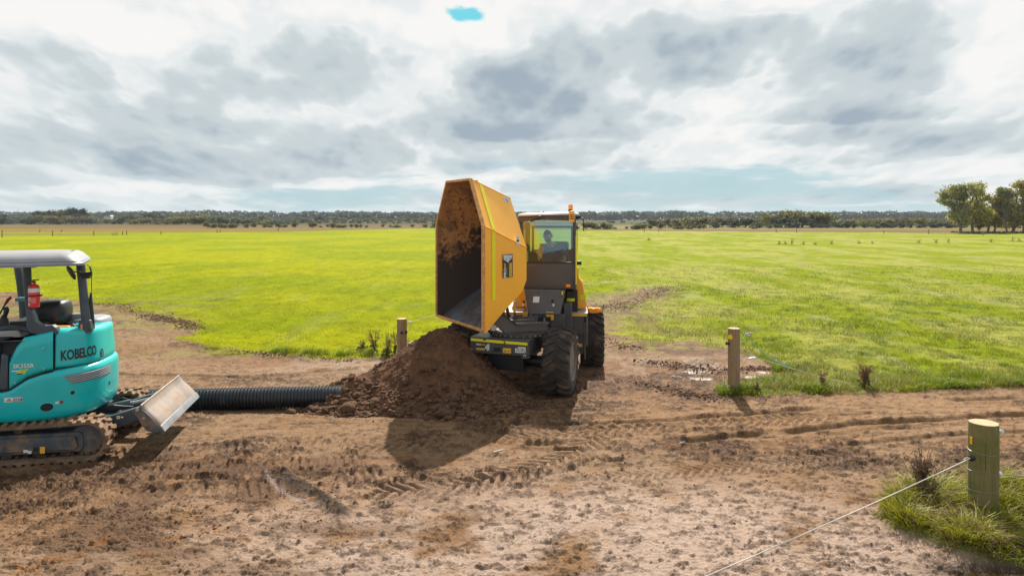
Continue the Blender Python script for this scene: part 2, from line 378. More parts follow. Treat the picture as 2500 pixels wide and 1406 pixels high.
# tinted by vertex colour
def tinted(name, rough, mul=1.0, trans=0.0, spec=0.3, nscale=0.0, bump=0.0, bscale=30):
    m = bpy.data.materials.new(name); m.use_nodes = True; t = m.node_tree; b = t.nodes['Principled BSDF']
    a = t.nodes.new('ShaderNodeVertexColor'); a.layer_name = 'tint'; c = NV(t, a.outputs[0])
    geo = t.nodes.new('ShaderNodeNewGeometry'); pos = NV(t, geo.outputs['Position'])
    if nscale:
        n = noise(t, pos, nscale, 9, 0.65)
        mm = t.nodes.new('ShaderNodeVectorMath'); mm.operation = 'SCALE'; t.links.new(c.s, mm.inputs[0]); t.links.new((n*1.1+0.45).s, mm.inputs[3]); c = NV(t, mm.outputs[0])
    t.links.new(c.s, b.inputs['Base Color']); b.inputs['Roughness'].default_value = rough; b.inputs['Specular IOR Level'].default_value = spec
    if bump:
        n = noise(t, pos, bscale, 8, 0.62); bn = t.nodes.new('ShaderNodeBump'); bn.inputs['Strength'].default_value = bump; bn.inputs['Distance'].default_value = .02
        t.links.new(n.s, bn.inputs['Height']); t.links.new(bn.outputs[0], b.inputs['Normal'])
    if trans:
        o = t.nodes['Material Output']; tl = t.nodes.new('ShaderNodeBsdfTranslucent'); t.links.new(c.s, tl.inputs[0])
        mx = t.nodes.new('ShaderNodeMixShader'); mx.inputs[0].default_value = trans
        t.links.new(b.outputs[0], mx.inputs[1]); t.links.new(tl.outputs[0], mx.inputs[2]); t.links.new(mx.outputs[0], o.inputs[0])
    return m
M['leaf'] = tinted('leaves', 0.55, trans=0.35, spec=0.3)
M['grassblade'] = tinted('grass_blades', 0.45, trans=0.45, spec=0.22)
M['weed'] = tinted('dry_weed', 0.8, trans=0.3)

# ------------------------------------------------------------------ numpy noise
def _h(ix, iy, s):
    n = (ix.astype(np.int64)*374761393 + iy.astype(np.int64)*668265263 + s*974634777) & 0xffffffff
    n = ((n ^ (n >> 13))*1274126177) & 0xffffffff
    return ((n ^ (n >> 16)) & 0xffff)/65535.0
def vn(x, y, s=0):
    ix, iy = np.floor(x), np.floor(y); fx, fy = x-ix, y-iy
    ix, iy = ix.astype(np.int64), iy.astype(np.int64)
    u, v = fx*fx*(3-2*fx), fy*fy*(3-2*fy)
    a, b, c, d = _h(ix, iy, s), _h(ix+1, iy, s), _h(ix, iy+1, s), _h(ix+1, iy+1, s)
    return (a*(1-u)+b*u)*(1-v)+(c*(1-u)+d*u)*v
def fbm(x, y, o=4, s=0, g=0.5):
    t = 0; a = 1; n = 0
    for i in range(o):
        t = t+a*vn(x, y, s+i*17); n += a; a *= g
        x, y = (x*1.6+y*1.2)+5.3, (-x*1.2+y*1.6)+1.7
    return t/n
def sst(a, b, x):
    t = np.clip((x-a)/(b-a), 0, 1); return t*t*(3-2*t)
def sdpoly(pts, x, y):                    # signed distance, positive inside
    pts = np.array(pts, float); n = len(pts); d2 = np.full(x.shape, 1e18); ins = np.zeros(x.shape, bool)
    for i in range(n):
        ax, ay = pts[i]; bx, by = pts[(i+1) % n]; ex, ey = bx-ax, by-ay
        t = np.clip(((x-ax)*ex+(y-ay)*ey)/(ex*ex+ey*ey+1e-12), 0, 1)
        dx, dy = x-ax-t*ex, y-ay-t*ey; d2 = np.minimum(d2, dx*dx+dy*dy)
        c = ((ay > y) != (by > y)); xi = (bx-ax)*(y-ay)/((by-ay) if by != ay else 1e-12)+ax
        ins ^= (c & (x < xi))
    d = np.sqrt(d2); return np.where(ins, d, -d)
# ------------------------------------------------------------------ the ground
def gp(l): return [tuple(G(x, y).xy) for x, y in l]
DIRT = [(-60, 26), (-28, 26)] + gp([(-120, 706), (60, 716), (190, 738), (290, 742), (360, 768), (450, 790), (492, 806), (440, 826), (470, 846), (560, 856), (640, 866), (760, 876), (860, 884), (920, 880), (1000, 872),
        (1100, 850), (1200, 830), (1300, 810), (1380, 745), (1430, 722), (1500, 722), (1560, 706), (1640, 700), (1620, 728), (1560, 765), (1500, 800), (1490, 818), (1580, 838), (1700, 836), (1800, 850), (1850, 872),
        (1905, 900), (1890, 932), (1800, 938), (1752, 948), (1768, 968), (1900, 967), (2050, 962), (2200, 955), (2350, 949), (2500, 943), (2750, 934)]) + [(24, 12.6), (60, 12.6), (60, -60), (-60, -60)]
TUFT = gp([(2135, 1262), (2175, 1225), (2250, 1205), (2330, 1190), (2430, 1186), (2520, 1190), (2640, 1200), (2760, 1300), (2700, 1400), (2520, 1392), (2420, 1372), (2330, 1350), (2250, 1322), (2180, 1292)])
def track(path, hw, pitch, depth, kind):
    return [tuple(G(*p).xy) for p in path], hw, pitch, depth, kind
TRACKS = [track([(290, 1172), (420, 1160), (640, 1146), (860, 1128)], .17, .105, .022, 'bar'),
          track([(300, 1112), (520, 1104), (700, 1092), (860, 1086)], .17, .105, .020, 'bar'),
          track([(1350, 985), (1400, 935), (1460, 890), (1520, 850), (1600, 790), (1680, 705)], .24, .17, .026, 'chev'),
          track([(1100, 1060), (1200, 1035), (1330, 1000), (1420, 965), (1560, 930)], .24, .16, .022, 'chev'),
          track([(960, 1205), (1120, 1188), (1260, 1158), (1380, 1118), (1450, 1076), (1440, 1040)], .27, .15, .03, 'chev'),
          track([(1240, 1075), (1400, 1062), (1560, 1044), (1760, 1030), (2000, 1022)], .22, .15, .024, 'chev'),
          track([(900, 1098), (1060, 1082), (1200, 1068)], .22, .15, .024, 'chev'),
          track([(1500, 1165), (1700, 1150), (1900, 1130), (2150, 1100)], .2, .12, .018, 'chev'),
          track([(0, 1215), (300, 1225), (600, 1200), (900, 1165)], .17, .105, .020, 'bar'),
          track([(700, 935), (850, 925), (960, 900)], .22, .15, .02, 'chev'),
          track([(540, 892), (600, 930), (620, 960)], .22, .15, .018, 'chev'),
          track([(1180, 960), (1240, 925), (1330, 880), (1420, 850)], .24, .16, .02, 'chev'),
          track([(1240, 1040), (1560, 1032), (1900, 1008), (2200, 985), (2700, 960)], .10, .0, .034, 'rut'),
          track([(1300, 1088), (1700, 1078), (2100, 1040), (2700, 1002)], .13, .0, .040, 'rut'),
          track([(1480, 1128), (1900, 1105), (2300, 1068), (2700, 1050)], .10, .0, .026, 'rut'),
          track([(280, 915), (600, 925), (860, 905)], .12, .0, .03, 'rut')]
def seg_sd(path, x, y):                     # along, across for the nearest segment
    best = np.full(x.shape, 1e9); S_ = np.zeros(x.shape); T_ = np.zeros(x.shape); acc = 0
    for i in range(len(path)-1):
        ax, ay = path[i]; bx, by = path[i+1]; ex, ey = bx-ax, by-ay; L = math.hypot(ex, ey); ex /= L; ey /= L
        s = (x-ax)*ex+(y-ay)*ey; t = (x-ax)*-ey+(y-ay)*ex; sc_ = np.clip(s, 0, L)
        d = np.hypot(s-sc_, t); m = d < best
        best = np.where(m, d, best); S_ = np.where(m, acc+s, S_); T_ = np.where(m, t, T_); acc += L
    return best, S_, T_
def ell(x, y, px, py, rx, ry, rot=0):      # soft ellipse at a place on the ground, metres
    c = G(px, py); dx, dy = x-c.x, y-c.y; ca, sa = math.cos(rot), math.sin(rot)
    return np.exp(-(((dx*ca+dy*sa)/rx)**2+((-dx*sa+dy*ca)/ry)**2))
ORANGE = [(710, 1160, .10, .05), (778, 1197, .14, .07), (745, 1225, .10, .06), (1000, 1118, .30, .09), (930, 1135, .28, .07), (1110, 1128, .22, .05), (1270, 1130, .12, .07), (80, 1225, .08, .04), (350, 1220, .10, .04),
          (600, 1320, .09, .04), (530, 1298, .12, .04), (350, 1362, .10, .05), (150, 1370, .2, .1), (420, 1325, .10, .05), (240, 1335, .16, .06), (1650, 1090, .2, .05), (1930, 1140, .16, .05), (60, 1400, .14, .06), (1060, 1260, .2, .05)]
WET = [(1690, 908, .55, .22), (1720, 925, .3, .16), (1830, 925, .16, .16), (1860, 912, .14, .12)]
def terrain(x, y, want_col=True):
    """height and base colour of the ground at points x, y (metres)"""
    near = y < 45
    n0 = fbm(x*.35, y*.35, 3, 1); n1 = fbm(x*1.1, y*1.1, 4, 2); nedge = fbm(x*2.2, y*2.2, 5, 3, .6)
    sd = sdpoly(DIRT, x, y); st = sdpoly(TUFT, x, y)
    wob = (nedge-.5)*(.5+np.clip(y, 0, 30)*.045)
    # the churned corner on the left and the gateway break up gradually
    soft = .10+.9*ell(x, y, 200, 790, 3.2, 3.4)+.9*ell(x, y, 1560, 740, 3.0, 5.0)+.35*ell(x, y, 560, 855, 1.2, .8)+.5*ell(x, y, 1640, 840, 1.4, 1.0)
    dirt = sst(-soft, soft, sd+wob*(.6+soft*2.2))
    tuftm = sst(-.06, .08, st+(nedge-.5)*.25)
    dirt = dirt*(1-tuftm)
    z = (n0-.5)*.10+(n1-.5)*.035
    z = np.where(y > 40, (n0-.5)*.10, z)
    cr1 = fbm(x*7+n1*1.2, y*11, 5, 11, .64); cr2 = fbm(x*17, y*26, 4, 12, .62); zone = fbm(x*.55, y*.8, 4, 13)
    rough = sst(.40, .62, zone)+.35*ell(x, y, 300, 1280, 1.9, 1.0)+.3*ell(x, y, 900, 1170, 2.2, .35)-.9*ell(x, y, 1500, 1340, 2.6, 1.1)-.6*ell(x, y, 2000, 1250, 1.5, 1.0)
    rough = np.clip(rough, .22, 1)
    th = .60-.10*rough
    crumb = sst(th, th+.045, cr1*.62+cr2*.38)
    fine = sst(.62-.07*rough, .67-.05*rough, cr2*.75+cr1*.25)
    ridge = 1-np.abs(fbm(x*3.1, y*4.6, 4, 15, .6)-.5)*2
    fine_sc = np.clip(1.25-y*.03, .25, 1)
    fa = fbm(x*10+cr1*.8, y*13, 5, 16, .66); rid = 1-np.abs(2*fa-1)*1.6
    cl = fbm(x*15+n1*2, y*24, 4, 18, .6); clm = sst(.565-.05*rough, .60-.05*rough, cl*.6+cr1*.4)
    mic = fbm(x*34, y*44, 2, 19)
    zd = (crumb*(.010+.012*cr2)*(.5+.8*rough)+clm*(.006+.016*mic)*(.7+.6*rough)+(rid-.6)*.022*(.35+rough)+(mic-.5)*.010)*fine_sc+(ridge-.8)*.02*rough
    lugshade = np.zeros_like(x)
    road = np.clip(1.3*ell(x, y, 2000, 1010, 6.5, 1.5)+.8*ell(x, y, 500, 1050, 2.5, .8)+.6*ell(x, y, 600, 900, 2.5, 1.2), 0, 1)
    ln = fbm(x*1.5+n1, (y-.06*x)*15, 4, 24, .6); lnd = sst(.40, .30, ln)*sst(.40, .55, fbm(x*1.1, y*2.0, 3, 25))*road
    zd = zd*(1-.35*road)+(ln-.5)*.045*road*fine_sc-lnd*.012
    for path, hw, pitch, depth, kind in TRACKS:
        xs = [p[0] for p in path]; ys = [p[1] for p in path]
        bb = (x > min(xs)-1) & (x < max(xs)+1) & (y > min(ys)-1) & (y < max(ys)+1)
        if not bb.any(): continue
        d, s, t = seg_sd(path, x[bb], y[bb]); wv = (n1[bb]-.5)*.5
        d2 = d+(fbm(x[bb]*3, y[bb]*3, 2, 31)-.5)*.06
        inside_ = sst(hw, hw-.05, d2)
        if kind == 'rut':
            fd = sst(.30, .55, fbm(x[bb]*.9, y[bb]*.9, 3, 38)+.06); inside_ = inside_*fd; depth_ = depth; depth = depth*fd
            prof = -inside_*depth+np.exp(-((d2-hw-.04)/.05)**2)*depth*.9*(.4+n1[bb])
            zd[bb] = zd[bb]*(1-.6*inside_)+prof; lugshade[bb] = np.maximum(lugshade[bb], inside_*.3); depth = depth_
        else:
            ph = (s+(np.abs(t)*.75 if kind == 'chev' else 0)+np.where(t > 0, pitch*.5, 0)*(kind == 'chev')+wv*.06)/pitch*2*PI
            l = sst(-.45, .45, np.sin(ph+(n1[bb]-.5)*3)+(cr1[bb]-.5)*1.6); fade = sst(.30, .60, fbm(x[bb]*1.3, y[bb]*1.3, 3, 37)+.10)
            zd[bb] = zd[bb]*(1-.75*inside_*fade)+inside_*fade*((l-.6)*depth*1.5)+np.exp(-((d2-hw-.03)/.05)**2)*depth*.9*fade*crumb[bb]
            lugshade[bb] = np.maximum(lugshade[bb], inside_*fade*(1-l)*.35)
    wet = np.zeros_like(x)
    for e in WET: wet = np.maximum(wet, ell(x, y, *e))
    wet = sst(.40, .75, wet+(nedge-.5)*1.2)*dirt
    zd = zd*(1-.7*wet)+(fbm(x*3.2, y*3.2, 4, 49)-.5)*.14*np.clip(ell(x, y, 330, 790, 2.4, 2.6)+ell(x, y, 1540, 750, 2.4, 4.0), 0, 1)
    # a broken lump of clay with a smear of pale silt beside it
    lump = np.exp(-((seg_sd([tuple(G(690, 1165).xy), tuple(G(760, 1205).xy), tuple(G(835, 1258).xy)], x, y)[0]+(cr1-.5)*.12)/.085)**2)
    zd = zd+lump*.07*(.5+cr1)
    berm = np.exp(-((seg_sd([tuple(G(1150, 1168).xy), tuple(G(1290, 1158).xy), tuple(G(1400, 1140).xy), tuple(G(1440, 1110).xy)], x, y)[0]+(cr1-.5)*.10)/.06)**2)
    zd = zd+berm*.05*(.4+cr1)
    edge = np.exp(-((sd+wob)/.18)**2)*near*dirt          # spoil thrown up along the grass edge
    bed = np.exp(-((y-10.72-.03*(x+4))/.30)**2)*sst(-1.2, -2.4, x)      # the drain lies in a shallow scrape
    pond = ell(x, y, 2440, 1396, .55, .16)
    zg = (fbm(x*2.6, y*2.6, 4, 21)-.5)*.09+(fbm(x*9, y*9, 3, 22)-.5)*.05*(y < 45)
    z = z+np.where(near, dirt*zd+edge*.035*cr1*2, 0)+(1-dirt)*(zg*np.clip(1.3-y*.008, .3, 1)+.02)-bed*.05-pond*.06+tuftm*.05
    if not want_col: return z, dirt, tuftm
    A_ = lambda r, g, b: np.array((r, g, b))[None, :]
    def mix(a, b, f): return a*(1-f[:, None])+b*f[:, None]
    pale = fbm(x*.8, y*1.2, 4, 41); cool = ell(x, y, 1500, 1360, 3.4, 1.5)
    base = mix(A_(.205, .108, .046)+0*x[:, None], A_(.240, .148, .080), sst(.35, .65, pale)*.8)
    base = mix(base, A_(.37, .268, .205), np.clip(cool*1.6, 0, 1)*sst(.2, .5, fbm(x*1.9, y*2.2, 4, 47)))
    base = mix(base, A_(.120, .068, .040), sst(.40, .75, rough)*.55*(1-np.clip(cool*1.3, 0, 1))*sst(.35, .6, fbm(x*2.4, y*3.3, 4, 42)))
    base = mix(base, A_(.26, .150, .070), sst(0, 1, ell(x, y, 2000, 1005, 6, 1.6))*.7)
    base = mix(base, A_(.19, .10, .052), np.clip(ell(x, y, 1560, 930, 1.6, 1.4)*1.2, 0, 1)*.7)
    base = mix(base, A_(.066, .036, .021), np.clip(crumb*.42+clm*.62+fine*.25+sst(.62, .40, fa)*0+sst(.42, .30, fa)*.5, 0, 1)*(.55+.45*rough))  # crumbs darker, and low pits too: their shade put into the colour
    base = mix(base, A_(.085, .048, .028), lnd*.75)
    base = mix(base, A_(.100, .052, .027), np.clip(ell(x, y, 330, 1270, 2.6, 1.1)*1.2+.8*ell(x, y, 620, 1150, 2.2, .6), 0, 1)*sst(.40, .60, fbm(x*1.8, y*2.6, 4, 45))*.8)
    base = mix(base, A_(.34, .255, .195), np.clip(ell(x, y, 1670, 888, 1.5, .9)+.7*ell(x, y, 820, 898, 1.3, .8), 0, 1)*sst(.35, .55, fbm(x*2.1, y*1.8, 4, 46))*.75*(1-crumb*.6))
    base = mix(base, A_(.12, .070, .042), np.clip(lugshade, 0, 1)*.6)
    base = mix(base, A_(.23, .17, .135), wet*(1-crumb*.7)*.7)
    orr = np.zeros_like(x)
    for e in ORANGE: orr = np.maximum(orr, ell(x, y, *e))
    orr = sst(.42, .72, orr+(cr1-.5)*1.8)
    base = mix(base, A_(.30, .12, .024), orr*.55*(.35+.65*sst(.35,.6,cr2))*(1-fine*.5))
    base = mix(base, A_(.055, .036, .026), np.clip(lump*1.2-orr, 0, 1)*.9)
    sm = np.exp(-((seg_sd([tuple(G(645, 1160).xy), tuple(G(690, 1205).xy), tuple(G(770, 1240).xy)], x, y)[0]+(cr1-.5)*.05)/.035)**2)
    base = mix(base, A_(.28, .22, .19), sm*.6)
    base = mix(base, A_(.07, .042, .028), np.clip(berm*.8*crumb+edge*.6*sst(.42, .55, cr1), 0, 1))
    base = mix(base, A_(.065, .045, .03), np.clip(pond*1.4, 0, 1))
    stub = np.clip(ell(x, y, 250, 790, 2.6, 3.2)+ell(x, y, 60, 760, 3, 5)+ell(x, y, 1540, 750, 2.8, 4.5)*1.1+ell(x, y, 1640, 850, 1.4, .9)+ell(x, y, 520, 862, 1.6, .5), 0, 1)
    sn = sst(.47, .60, fbm(x*2.2, y*1.6, 5, 44, .62))
    base = mix(base, A_(.085, .048, .028), stub*.85*(1-sn)*sst(.36, .52, fbm(x*3, y*3.5, 4, 48)))
    base = mix(base, A_(.165, .145, .030), stub*sn*.85)
    # grass
    r_ = sst(-2, 5, x*1.0-y*.05)                            # greener and paler to the right, partly glints put into the colour
    ga = fbm(x*.16, y*.16, 4, 51); gb = fbm(x*1.6, y*1.6, 5, 52); gc = fbm(x*.5, y*.18, 4, 53)
    gl = mix(A_(.225, .240, .000)+0*x[:, None], A_(.170, .205, .000), sst(.4, .65, ga))
    gr = mix(A_(.165, .200, .004)+0*x[:, None], A_(.245, .250, .050), sst(.38, .62, gc)*.9)
    g = mix(gl, gr, r_)
    g = mix(g, A_(.075, .115, .012), sst(.55, .75, gb)*(.25+.45*r_)*sst(60, 20, y))
    g = mix(g, A_(.25, .25, .10), sst(.62, .8, fbm(x*.9, y*.35, 4, 54))*(.15+.5*r_)*sst(180, 60, y))
    thin = np.clip(ell(x, y, 200, 760, 3.2, 4.0)+ell(x, y, 1500, 780, 3.2, 3.4), 0, 1)
    g = mix(g, A_(.16, .12, .055), thin*sst(.45, .6, gb)*.8)
    # far country: brown stubble, straw and thin green strips
    bl = np.interp(x/np.maximum(y, 1), [-.9, -.75, -.63, -.5, -.33, -.21, -.115, 0, .15, .45, .75, .9], [5000/47, 5000/46, 5000/44, 5000/40, 5000/36, 5000/31, 5000/28, 5000/29, 5000/34, 5000/37, 5000/41, 5000/41])
    far = sst(-2.5, 2.5, y-bl+(fbm(x*.1, y*.1, 3, 61)-.5)*6)
    t_ = 5000/np.maximum(y, 1)+ (fbm(x*.012, y*.02, 3, 62)-.5)*3
    farc = mix(A_(.130, .090, .050)+0*x[:, None], A_(.155, .118, .040), sst(.4, .6, fbm(x*.01, y*.035, 4, 63)))
    stripL = sst(-.2, -.4, x/np.maximum(y, 1))
    farc = mix(farc, A_(.175, .18, .012), stripL*sst(35.5, 37, t_)*sst(41.5, 40, t_))
    farc = mix(farc, A_(.17, .125, .02), stripL*sst(27.5, 29, t_)*sst(36, 34.5, t_)*.8)
    farc = mix(farc, A_(.17, .155, .06), sst(.02, .1, x/np.maximum(y, 1))*sst(29.5, 28, t_)*.8)
    farc = mix(farc, A_(.05, .055, .03), sst(205, 300, y)*.85)
    g = mix(g, farc, far)
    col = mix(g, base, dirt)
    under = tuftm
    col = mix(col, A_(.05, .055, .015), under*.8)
    return z, col, wet, dirt
ys = np.concatenate([np.array([-120, -40, -15, -5, 0, 2, 3.2, 4.2, 4.8]), 5000/np.arange(975, 230, -1.35), 5000/np.arange(230, 60, -1.0), 5000/np.arange(60, 7, -.5), np.geomspace(720, 4500, 16)])
us = np.concatenate([[-2.6, -1.6, -1.2, -1.0], np.linspace(-.86, .86, 1000), [1.0, 1.2, 1.6, 2.6]])
UU, YY = np.meshgrid(us, ys); XX = UU*np.maximum(YY, 5.0)
Zv, COL, WETM, DIRTM = terrain(XX.ravel(), YY.ravel())
farfall = sst(300, 2500, YY.ravel())*0
nu = len(us); nv = len(ys)
ii = (np.arange(nv-1)[:, None]*nu+np.arange(nu-1)[None, :]).ravel()
Fq = np.stack([ii, ii+1, ii+nu+1, ii+nu], 1)
V = np.stack([XX.ravel(), YY.ravel(), Zv], 1)
gm = bpy.data.materials.new('paddock_ground'); gm.use_nodes = True; t = gm.node_tree; b = t.nodes['Principled BSDF']
a = t.nodes.new('ShaderNodeVertexColor'); a.layer_name = 'tint'; a2 = t.nodes.new('ShaderNodeAttribute'); a2.attribute_name = 'masks'
sp2 = t.nodes.new('ShaderNodeSeparateXYZ'); t.links.new(a2.outputs['Vector'], sp2.inputs[0]); wetn, dirtn = NV(t, sp2.outputs[0]), NV(t, sp2.outputs[1])
geo = t.nodes.new('ShaderNodeNewGeometry'); pos = NV(t, geo.outputs['Position'])
nn = noise(t, pos, 26, 10, 0.72); n3 = noise(t, pos, 5, 8, 0.65); npk = noise(t, pos, 60, 5, 0.6)
sepp = t.nodes.new('ShaderNodeSeparateXYZ'); t.links.new(pos.s, sepp.inputs[0])
nstr = noise(t, comb(t, NV(t, sepp.outputs[0])*1.0, NV(t, sepp.outputs[1])*.35, 0.0), 1.3, 10, 0.74)
mg = (1-dirtn*1.0)
speck = (npk*.55+nn*.45).ss(.53, .60)*dirtn*(n3.ss(.40, .62)*.55+.12)  # dark specks: damp crumbs plus crevice shadows put into the mud colour
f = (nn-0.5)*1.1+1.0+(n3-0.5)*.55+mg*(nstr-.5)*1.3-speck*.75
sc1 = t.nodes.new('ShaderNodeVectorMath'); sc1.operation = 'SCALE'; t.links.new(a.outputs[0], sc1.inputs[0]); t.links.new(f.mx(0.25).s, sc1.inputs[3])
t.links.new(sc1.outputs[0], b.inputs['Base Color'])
t.links.new((0.90-wetn*0.28-dirtn*(n3.ss(.5, .7))*.18).s, b.inputs['Roughness']); t.links.new((0.03+wetn*.40+dirtn*.20).s, b.inputs['Specular IOR Level'])
bn = t.nodes.new('ShaderNodeBump'); bn.inputs['Distance'].default_value = .035
t.links.new((nn*.8+npk*.35+n3*.3+mg*nstr*1.5).s, bn.inputs['Height']); t.links.new((.95-wetn*.7).s, bn.inputs['Strength']); t.links.new(bn.outputs[0], b.inputs['Normal'])
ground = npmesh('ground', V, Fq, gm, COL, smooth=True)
mk = ground.data.attributes.new('masks', 'FLOAT_VECTOR', 'POINT')
mk.data.foreach_set('vector', np.stack([WETM, DIRTM, 0*WETM], 1).astype(np.float32).ravel())
tagit(ground, 'bare churned brown mud in front of bright green pasture running to the horizon', None, None, 'structure')
def gz(x, y): return float(terrain(np.array([float(x)]), np.array([float(y)]), False)[0][0])

# ------------------------------------------------------------------ soil pile
PX, PY = -1.16, 11.55
def pile_h(x, y):
    def cone(cx, cy, h, rx, ry, p=1.0):
        r = np.hypot((x-cx)/rx, (y-cy)/ry); return h*(1-np.sqrt(r*r+.005)**p)
    n = fbm(x*2.2, y*2.2, 4, 71); n2 = fbm(x*7, y*7, 4, 72); n3 = fbm(x*20, y*20, 3, 73)
    h = np.where(x < PX, cone(PX, PY, 1.36, 1.85, 1.42), cone(PX, PY, 1.36, 1.36, 1.42))
    h = np.maximum(h, cone(-1.75, 11.45, .88, 1.5, 1.15)); h = np.maximum(h, cone(-2.5, 11.15, .52, 1.15, 1.0)); h = np.maximum(h, cone(-.42, 11.1, .46, .80, .85))
    h = np.maximum(h, cone(-1.0, 10.75, .34, 1.2, .75))
    top = sst(1.10, 1.26, h)
    return h+(n-.5)*.16+(n2-.5)*.10+(n3-.5)*.045-top*.05-.07
gx, gy = np.meshgrid(np.linspace(-4.1, 1.0, 330), np.linspace(9.6, 13.4, 270))
hh = pile_h(gx.ravel(), gy.ravel()); g0 = terrain(gx.ravel(), gy.ravel(), False)[0]
hz_ = np.where(hh > 0, g0+hh, g0-.04+np.maximum(hh, -.3)*.5)
ii = (np.arange(269)[:, None]*330+np.arange(329)[None, :]).ravel(); Fp = np.stack([ii, ii+1, ii+331, ii+330], 1)
keep = (hh[Fp] > -.06).any(1); Fp = Fp[keep]
used = np.unique(Fp); remap = np.full(len(hh), -1); remap[used] = np.arange(len(used))
Vp = np.stack([gx.ravel(), gy.ravel(), hz_], 1)[used]; org = np.array([PX, PY, 0.0])
pile = npmesh('soil_pile', Vp-org, remap[Fp], M['soil'], smooth=True); pile.location = org
tagit(pile, 'tall cone of freshly tipped dark brown soil beneath the raised orange skip', 'soil pile')
def surf(x, y):
    x = np.atleast_1d(np.asarray(x, float)); y = np.atleast_1d(np.asarray(y, float))
    return terrain(x, y, False)[0]+np.maximum(pile_h(x, y), 0)*(x > -4.1)*(x < 1.0)*(y > 9.6)*(y < 13.4)
# clods: a few shapes, the big ones separate parts of the pile
def clod_mesh(name, seed, sub=3):
    bm = bmesh.new(); bmesh.ops.create_icosphere(bm, subdivisions=sub, radius=1.0)
    r = random.Random(seed); off = [r.uniform(0, 50) for _ in range(3)]
    from mathutils import noise as mn
    for v in bm.verts:
        p = v.co*1.3+Vector(off); d = mn.noise(p)*.38+mn.noise(p*2.7)*.2+mn.noise(p*6)*.08
        v.co *= 1+d; v.co.z *= .78
    me = bpy.data.meshes.new(name); bm.to_mesh(me); bm.free(); me.materials.append(M['soil_clod'])
    me.polygons.foreach_set('use_smooth', [True]*len(me.polygons)); return me
CL = [clod_mesh('clod', k) for k in range(6)]
def put_clod(x, y, r, k, parent=None, name='clod', sink=.35):
    o = bpy.data.objects.new(name, CL[k % 6]); C.objects.link(o)
    z = float(surf(x, y)[0])+r*(.78-sink*1.6)*.6
    o.location = Vector((x, y, z))-(parent.location if parent else Vector((0, 0, 0))); o.parent = parent
    o.scale = (r*rnd.uniform(.9, 1.25), r*rnd.uniform(.8, 1.1), r*rnd.uniform(.75, 1.0)); o.rotation_euler = (rnd.uniform(-.4, .4), rnd.uniform(-.4, .4), rnd.uniform(0, 6.3))
    return o
def hitpile(px, py):                        # first point of ground or pile met by the sight line
    d = np.linspace(9.4, 14, 900); x = (px-1250)/FPX*d; z = 3-(py-530)/FPX*d
    s = surf(x, d); i = np.argmax(z < s); return x[i], d[i]
big = [(850, 1000, .17), (915, 985, .15), (1082, 1012, .16), (1110, 990, .09), (1145, 962, .13), (1155, 945, .10), (1130, 950, .08), (1170, 948, .08), (992, 933, .11), (1085, 945, .09), (1050, 940, .06), (1035, 905, .09),
       (1060, 900, .06), (1020, 975, .07), (1060, 1000, .09), (1110, 975, .11), (1138, 930, .08), (960, 1010, .07), (1000, 1012, .07), (1200, 940, .08), (1275, 945, .10), (1262, 925, .09), (1280, 970, .10), (1215, 1000, .07),
       (1190, 1000, .07), (1245, 1000, .08), (820, 985, .08), (835, 1000, .09), (795, 1002, .09), (770, 1002, .08), (880, 1000, .06), (760, 998, .07), (900, 960, .06), (870, 965, .08), (1240, 985, .06), (1163, 1010, .07), (940, 1000, .06), (1185, 930, .06), (860, 990, .10), (730, 1003, .10)]
for k, (px, py, r) in enumerate(big):
    x, y = hitpile(px, py); put_clod(x, y, r*.74, k, pile)
for k in range(70):
    a_ = rnd.uniform(PI*.95, 2.1*PI); x = PX-.45+1.75*math.cos(a_)*rnd.uniform(.55, 1.12); y = PY+1.35*math.sin(a_)*rnd.uniform(.5, 1.08)
    if 9.7 < y < 13.2 and -3.8 < x < .6 and pile_h(np.array([x]), np.array([y]))[0] > -.08: put_clod(x, y, rnd.uniform(.018, .055), k, pile)
for k, (px, py, r) in enumerate([(712, 1006, .15), (735, 994, .09), (745, 1002, .07)]):
    g_ = G(px, py); o = put_clod(g_.x, g_.y, r*.55, k+2, None, 'soil_clod'); o['label'] = ('large brown soil clod rolled off left of the pile by the black pipe', 'small soil clod behind the largest one near the pipe end', 'small soil clod between the pile foot and the loose large clod')[k]; o['category'] = 'soil clod'
# small crumbs joined: thousands, nobody could count them
ico = bmesh.new(); bmesh.ops.create_icosphere(ico, subdivisions=1, radius=1.0); iv = np.array([v.co[:] for v in ico.verts]); jf = np.array([[v.index for v in f.verts] for f in ico.faces]); ico.free()
def crumbs(name, xs, ys, rs, m, label, flat=.7, zf=surf):
    rg = np.random.default_rng(len(xs)); n = len(xs)
    zz = zf(xs, ys)
    jit = 1+rg.uniform(-.42, .42, (n, 12, 1)); v = iv[None]*jit
    v = v*np.stack([rs*rg.uniform(.7, 1.4, n), rs*rg.uniform(.7, 1.3, n), rs*flat], 1)[:, None, :]
    a = rg.uniform(0, 6.28, n); ca, sa = np.cos(a)[:, None], np.sin(a)[:, None]
    vx = v[..., 0]*ca-v[..., 1]*sa+xs[:, None]; vy = v[..., 0]*sa+v[..., 1]*ca+ys[:, None]; vz = v[..., 2]+(zz+rs*.25)[:, None]
    F = (jf[None]+(np.arange(n)*12)[:, None, None]).reshape(-1, 3)
    o = npmesh(name, np.stack([vx, vy, vz], 2).reshape(-1, 3), F, m, smooth=False)
    return tagit(o, label, None, None, 'stuff')
rg = np.random.default_rng(5)
n = 30000; xs = rg.uniform(-3.7, .9, n); yy = rg.uniform(9.7, 13, n); h = pile_h(xs, yy); foot = np.exp(-(h/.28)**2)
k = (h > -.02) & (rg.random(n) < .10+.75*foot); xs, yy = xs[k], yy[k]
rs = .005+.026*rg.random(len(xs))**3.4*(1+.6*foot[k])
